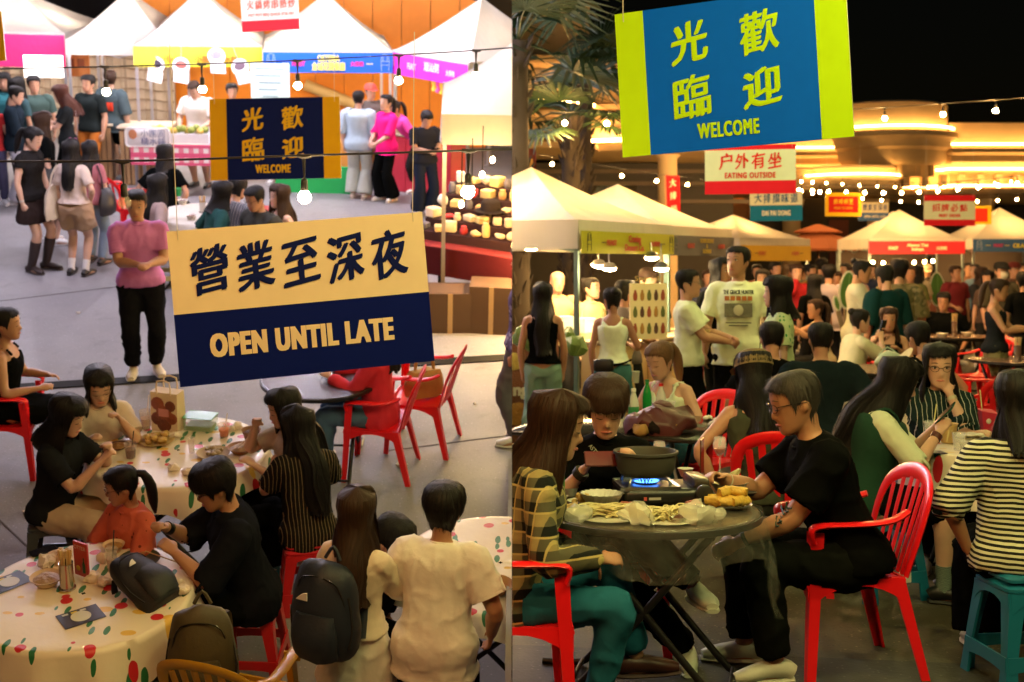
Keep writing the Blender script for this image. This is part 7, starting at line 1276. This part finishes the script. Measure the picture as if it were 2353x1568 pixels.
_, q = LS(652, 875, -62, 'woman with long black hair holding a cup to her mouth', hair=('long', 'black', .40), top=((.40, .33, .28), 'short', .02), bot=(K, 'pants'), near=True, lean=8, head=(0, 10, 0), armR=(-.05, -.30, 1.06), armL=(.1, -.35, .85), skin='c'); stool('L', q, 0, 'blue plastic stool under the woman holding a cup', BLUE)
_, q = LS(690, 915, 205, 'woman in a dark pinstriped blouse with long black hair seen from behind', hair=('long', 'black', .50), top=((.014, .013, .012), 'short', .03), w_=.92, ttex='finepin', bot=(K, 'wide'), near=True, lean=10, head=(20, 10, 0), hem=-.1, armR=(-.12, -.40, .82), armL=(.12, -.4, .82)); stool('L', q, 12, 'red plastic stool under the pinstriped blouse', (.5, .012, .018))
_, q = LS(8, 690, 95, 'woman in a black tank top seated on a red armchair', hair=('bun', 'black'), top=(K, 'tank', .012), bot=(K, 'mini'), near=True, lean=4, shoes=(.5, .45, .4), skin='b', armR=(-.15, -.3, .72), armL=(.14, -.3, .72)); chair('L', q+Vector((-.0, 0, 0)), 95, 'red plastic armchair under the woman in the black tank top')
def o1(px, py): return AL(px, py, .747)
T = thing('paper_bag', 'tall cream paper carrier bag with a brown food picture', 'paper bag', frame('L', o1(388, 985), -14)); MB().quadstrip([[(-.10, -.06, 0), (.10, -.06, 0), (.10, .06, 0), (-.10, .06, 0)], [(-.10, -.05, .28), (.10, -.05, .28), (.10, .05, .28), (-.10, .05, .28)]]).build('bag_walls', mat((.62, .48, .34), 'paper'), T, False)
for i, (a, b, r_) in enumerate(((-.045, .20, .05), (.05, .19, .04), (0, .13, .06), (-.05, .09, .05), (.055, .10, .045), (0, .05, .06))): MB().ell((a, -.057, b), (r_, .006, r_), 10, 6).build('food_picture', mat((.14, .035, .02) if i % 2 else (.24, .06, .03), 'food'), T)
MB().box((0, -.062, .14), (.075, .003, .055)).build('printed_patch', mat((.5, .2, .2), 'paper'), T, False)
for y_ in (-.05, .05): MB().tube([(-.05, y_, .27), (-.045, y_, .36), (.045, y_, .36), (.05, y_, .27)], .006, 6, 2).build('handle', mat((.7, .55, .42), 'paper'), T)
cup('L', o1(336, 985), 'clear iced drink cup with a straw left of the paper bag', (.7, .6, .5), .042, .13, (.5, .35, .28), (.7, .6, .55), True); cup('L', o1(301, 1052), 'clear cup of dark red drink with a black straw', (.6, .5, .5), .04, .10, (.06, .005, .01), (.01, .01, .01), True); plate_dish('L', o1(360, 1015), 'tan plate heaped with fried bites on the farther floral table', (.45, .32, .12), .12, (.52, .33, .10), .06, seed=4)
T = thing('clear_box', 'clear lidded container with green food behind the fried bites', 'container', frame('L', o1(462, 985), -8)); MB().box((0, 0, .05), (.20, .13, .09)).build('box_walls', glass((.5, .7, .5), .1, .35), T, False); MB().box((0, 0, .02), (.18, .11, .03)).build('food', mat((.10, .14, .04), 'food'), T, False); MB().box((0, 0, .098), (.21, .14, .006)).build('lid', mat((.08, .30, .08), 'plastic'), T, False)
cup('L', o1(515, 1003), 'crumpled clear cup with orange drink', (.8, .6, .5), .04, .09, (.7, .16, .02), (.7, .6, .5), True); bowl('L', o1(578, 1015), 'tall brown paper bowl at the edge of the farther floral table', (.30, .16, .08), .065, .085, (.10, .04, .02)); plate_dish('L', o1(490, 1045), 'tan plate of leftovers near the pinstriped blouse', (.42, .30, .14), .11, (.25, .17, .06), .03, seed=6); bowl('L', o1(553, 1040), 'brown tray with rice and chopsticks near the pinstriped blouse', (.30, .15, .06), .085, .04, (.3, .18, .07), chop=1); bowl('L', o1(272, 1030), 'shallow dark dish near the woman in cream trousers', (.10, .05, .04), .07, .02, (.25, .12, .04)); cup('L', o1(441, 1040), 'thin clear cup standing empty in the middle of the farther floral table', (.8, .7, .65), .026, .10, None, None, True)
for i, (px, py) in enumerate(((405, 1005), (395, 1080), (430, 1090), (530, 990), (545, 985))): crumple('L', o1(px, py), 'crumpled napkin on the farther floral table', (.7, .6, .52), .04, i+1, group='napkins on the farther floral table')
crumple('L', o1(372, 985), 'blue crumpled wrapper at the foot of the paper bag', (.02, .05, .4), .04, 9, 'crumpled_wrapper', 'wrapper')
# ---- nearest floral table
T0 = AL(192, 1366, .74); T0.z = 0; table('L', T0, 'folding table under the nearest floral cloth', .55, yaw=70); tablecloth('L', T0, 'floral oilcloth on the nearest round table with the black backpack', .55, .742, .27, 6)
_, q = LS(280, 1058, -38, 'woman in a coral print shirt with tied black hair at the nearest floral table', hair=('pony', 'black'), top=((.55, .12, .07), 'elbow', .03), ttex='print', bot=((.25, .30, .24), 'wide', .02), near=True, h=1.48, lean=3, head=(-35, 12, 0), skin='b', glasses=(.2, .1, .08), armR=(-.15, -.35, .80), armL=(.14, -.36, .82)); stool('L', q, 0, 'grey plastic stool under the coral print shirt', (.05, .06, .065))
_, q = LS(492, 1045, -72, 'man in glasses and a black tee eating at the nearest floral table', sex='m', hair=('mop', 'black'), top=((.008, .009, .013), 'elbow', .035), bot=(K, 'pants', .02), near=True, lean=12, head=(0, 14, 0), skin='b', glasses=(.02, .02, .02), armR=(-.04, -.44, .92), armL=(.12, -.40, .84), curl=(.8, .5), hem=-.1, extra=watch(0, K, .035, .018, 'watch')); stool('L', q, 0, 'red plastic stool under the man eating in black', (.5, .012, .018))
def o0(px, py): return AL(px, py, .749)
chopholder('L', o0(155, 1352), 'steel chopstick holder on the nearest floral table', 12, .15); bowl('L', o0(108, 1343), 'pale paper bowl with leftovers beside the chopstick holder', (.62, .46, .32), .085, .045, (.4, .27, .16)); card('L', o0(186, 1417), 38, 'dark printed flyer in front of the chopstick holder', .21, .15, (.012, .014, .04)); card('L', o0(22, 1338), 50, 'dark printed flyer at the edge of the nearest floral table', .2, .15, (.012, .014, .04))
T = thing('menu_box', 'red upright menu card with a bottle picture behind the chopsticks', 'menu stand', frame('L', o0(190, 1325), -28)); MB().box((0, 0, .105), (.10, .012, .20)).build('sheet', mat((.48, .03, .015), 'gloss', .3), T, False); text('OTTER', 0, .175, .085, .022, mat((.65, .5, .35), 'paint'), T, y=-.008); MB().lathe([(.010, 0), (.012, .005), (.012, .05), (.005, .07), (.005, .09)], 10).xf(lambda v: Vector((v.x+.022, v.y*.2-.008, v.z+.03))).build('bottle_picture', mat((.03, .08, .03), 'gloss'), T); MB().ell((-.02, -.008, .05), (.016, .003, .016), 10, 6).build('fruit_picture', mat((.65, .4, .05), 'gloss'), T)
cup('L', o0(258, 1312), 'tall clear cup of milky drink with a dark straw', (.75, .7, .65), .033, .13, (.5, .40, .33), (.02, .02, .02), True); bowl('L', o0(262, 1268), 'pale paper soup bowl by the coral print shirt', (.68, .5, .33), .06, .045, (.35, .2, .07)); plate_dish('L', o0(320, 1290), 'dark green plate of fried noodles and chopsticks', (.04, .06, .03), .115, (.42, .15, .05), .025, seed=9, kind='plastic'); mb = MB().tube([(0, 0, 0), (.22, -.12, .0)], .0035, 5, 1); one('L', 'chopstick', 'single wooden chopstick resting on the green plate', 'chopstick', o0(335, 1278)+Vector((0, 0, .03)), mb, mat((.6, .42, .2), 'wood'))
phone('L', frame('L', o0(100, 1268), -50), 'black phone lying at the back of the nearest floral table'); crumple('L', o0(138, 1290), 'crumpled clear and tan food bag behind the chopsticks', (.62, .45, .3), .075, 4, 'food_bag', 'bag'); crumple('L', o0(112, 1300), 'crumpled white wrapper beside the pale paper bowl', (.65, .55, .48), .06, 6, 'crumpled_wrapper', 'wrapper')
for i, (px, py) in enumerate(((215, 1335), (238, 1345), (410, 1350), (420, 1362), (240, 1290))): crumple('L', o0(px, py), 'crumpled napkin on the nearest floral table', (.7, .58, .48), .045, i+11, group='napkins on the nearest floral table')
def backpack(M4, label, c, k=1.0, seed=3, emblem=None, slump=0):
    T = thing('backpack', label, 'backpack', M4 @ Matrix.Scale(k, 4)); SIDE[0] = 'L'; m = mat(c, 'leather', .6)
    mb = MB(); mb.tube([(0, 0, .0), (0, 0, .03), (0, -.01, .18), (0, 0, .34), (0, .01, .44), (0, .02, .475)], [(.13, .08), (.16, .115), (.165, .125), (.155, .11), (.12, .075), (.05, .03)], 18, 3, side=(1, 0, 0)); wrinkle(mb, .018, 9, seed); mb.build('main_pack', m, T)
    mb = MB(); mb.tube([(0, -.10, .04), (0, -.13, .14), (0, -.11, .26)], [(.115, .05), (.125, .06), (.10, .035)], 14, 3, side=(1, 0, 0)); wrinkle(mb, .012, 12, seed+1); mb.build('front_pocket', m, T)
    for e in (-1, 1): MB().tube([(e*.08, .08, .40), (e*.09, .17, .34), (e*.10, .17, .18), (e*.13, .09, .05)], [(.028, .008)]*4, 6, 3, side=(1, 0, 0)).build('shoulder_strap', m, T); MB().tube([(e*.15, -.06, .08), (e*.165, -.05, .2), (e*.14, -.04, .34)], .006, 5, 2).build('cord', mat((.03, .03, .035), 'cloth'), T)
    MB().tube([(-.04, .06, .46), (0, .07, .52), (.04, .06, .46)], .009, 6, 3).build('handle', m, T); MB().tube([(-.13, -.06, .30), (-.08, -.075, .42), (.08, -.075, .42), (.13, -.06, .30)], .004, 5, 4).build('zip', mat((.05, .05, .05), 'metal'), T)
    if emblem:
        eb = MB(); eb.prism([(-.03, 0)]+[(.03-.06*math.cos(R(a))*0+.06*(a/90)-.06+.0, .04*math.sin(R(a))) for a in (15, 35, 60, 90)]+[(.03, 0)], -.003, .003, 'y'); eb.xf(lambda v: v+Vector((-.06, -.128, .33))); eb.build('emblem', mat((.7, .68, .68), 'paint'), T, False)
    return T
backpack(frame('L', o0(345, 1372)+Vector((0, 0, .02)), 60) @ Matrix.Rotation(R(-62), 4, 'X') @ Matrix.Translation((0, -.02, -.12)), 'black backpack slumped on the nearest floral table', (.006, .007, .012), .78, 4, True)
qq = AL(470, 1392, .95); qq.z = 0; chair('L', qq+Vector((.14, -.02, 0)), 165, 'yellow plastic armchair holding the olive backpack', (.55, .30, .02), 'plastic armchairs'); backpack(frame('L', Vector((qq.x-.02, qq.y, .44)), 5), 'olive green backpack propped on the yellow armchair', (.06, .045, .02), 1.05, 8)
# ---- right foreground
i32 = LP(822, 1790, 1122, 158, 'woman with long brown hair in a cream top wearing a navy backpack', hair=('long', 'brown', .42), top=((.72, .62, .50), 'long', .012), bot=((.78, .72, .66), 'mini'), near=True, hem=.03, skin='b', head=(15, 8, 0), armL=(.2, -.10, .88), armR=(-.10, -.35, 1.0), shoes=(.4, .4, .4))
backpack(i32['T'].matrix_world @ Matrix.Translation((.03, .25, .93)) @ Matrix.Rotation(R(180), 4, 'Z'), 'navy backpack with a white emblem worn by the woman in cream', (.012, .018, .035), 1.06, 6, True)
i33 = LP(996, 1810, 1134, 168, 'person with short black hair in a loose cream short sleeved shirt', sex='m', w_=.92, hair=('mop', 'black'), top=((.84, .80, .74), 'short', .04), bot=(K, 'shorts', .04), near=True, skin='b', lean=12, armR=(-.27, -.12, .90), armL=(.20, -.34, 1.02), hem=-.16)
T3 = AL(1150, 1295, .74); T3.z = 0; table('L', T3, 'folding table under the floral cloth beside the cream shirt', .55, yaw=80); tablecloth('L', T3, 'floral oilcloth on the table beside the loose cream shirt', .55, .742, .16, 9); bowl('L', AL(1140, 1360, .747), 'brown paper tray on the table beside the cream shirt', (.30, .15, .06), .09, .05, None)
LS(905, 1168, 60, 'person in black seated beyond the woman with the navy backpack', hair=('short', 'black'), top=(K, 'long', .02), bot=(K, 'pants'), lean=20, head=(0, 10, 0))
# ------------------------------------------------------------------ bake people, trim each plaza at the line where the two photographs meet
flush()
bpy.context.view_layer.update()
def trim():
    cache = {}
    for o, s in ALL:
        if o.type != 'MESH': continue
        M4 = o.matrix_world; bb = [M4 @ Vector(c) for c in o.bound_box]; xs = [v.x for v in bb]
        sgn = 1 if s == 'R' else -1; lo = min(x*sgn for x in xs); hi = max(x*sgn for x in xs)
        if lo >= .0005: continue
        if hi < .002: bpy.data.objects.remove(o, do_unlink=True); continue
        b = bmesh.new(); b.from_mesh(o.data); inv = M4.inverted(); co = inv @ Vector((.001*sgn, 0, 0)); no = (M4.to_3x3().transposed() @ Vector((sgn, 0, 0))).normalized()
        bmesh.ops.bisect_plane(b, geom=b.verts[:]+b.edges[:]+b.faces[:], dist=1e-5, plane_co=co, plane_no=no, clear_inner=True)
        me = o.data.copy(); b.to_mesh(me); b.free()
        if len(me.polygons) == 0: bpy.data.objects.remove(o, do_unlink=True)
        else: o.data = me
trim()
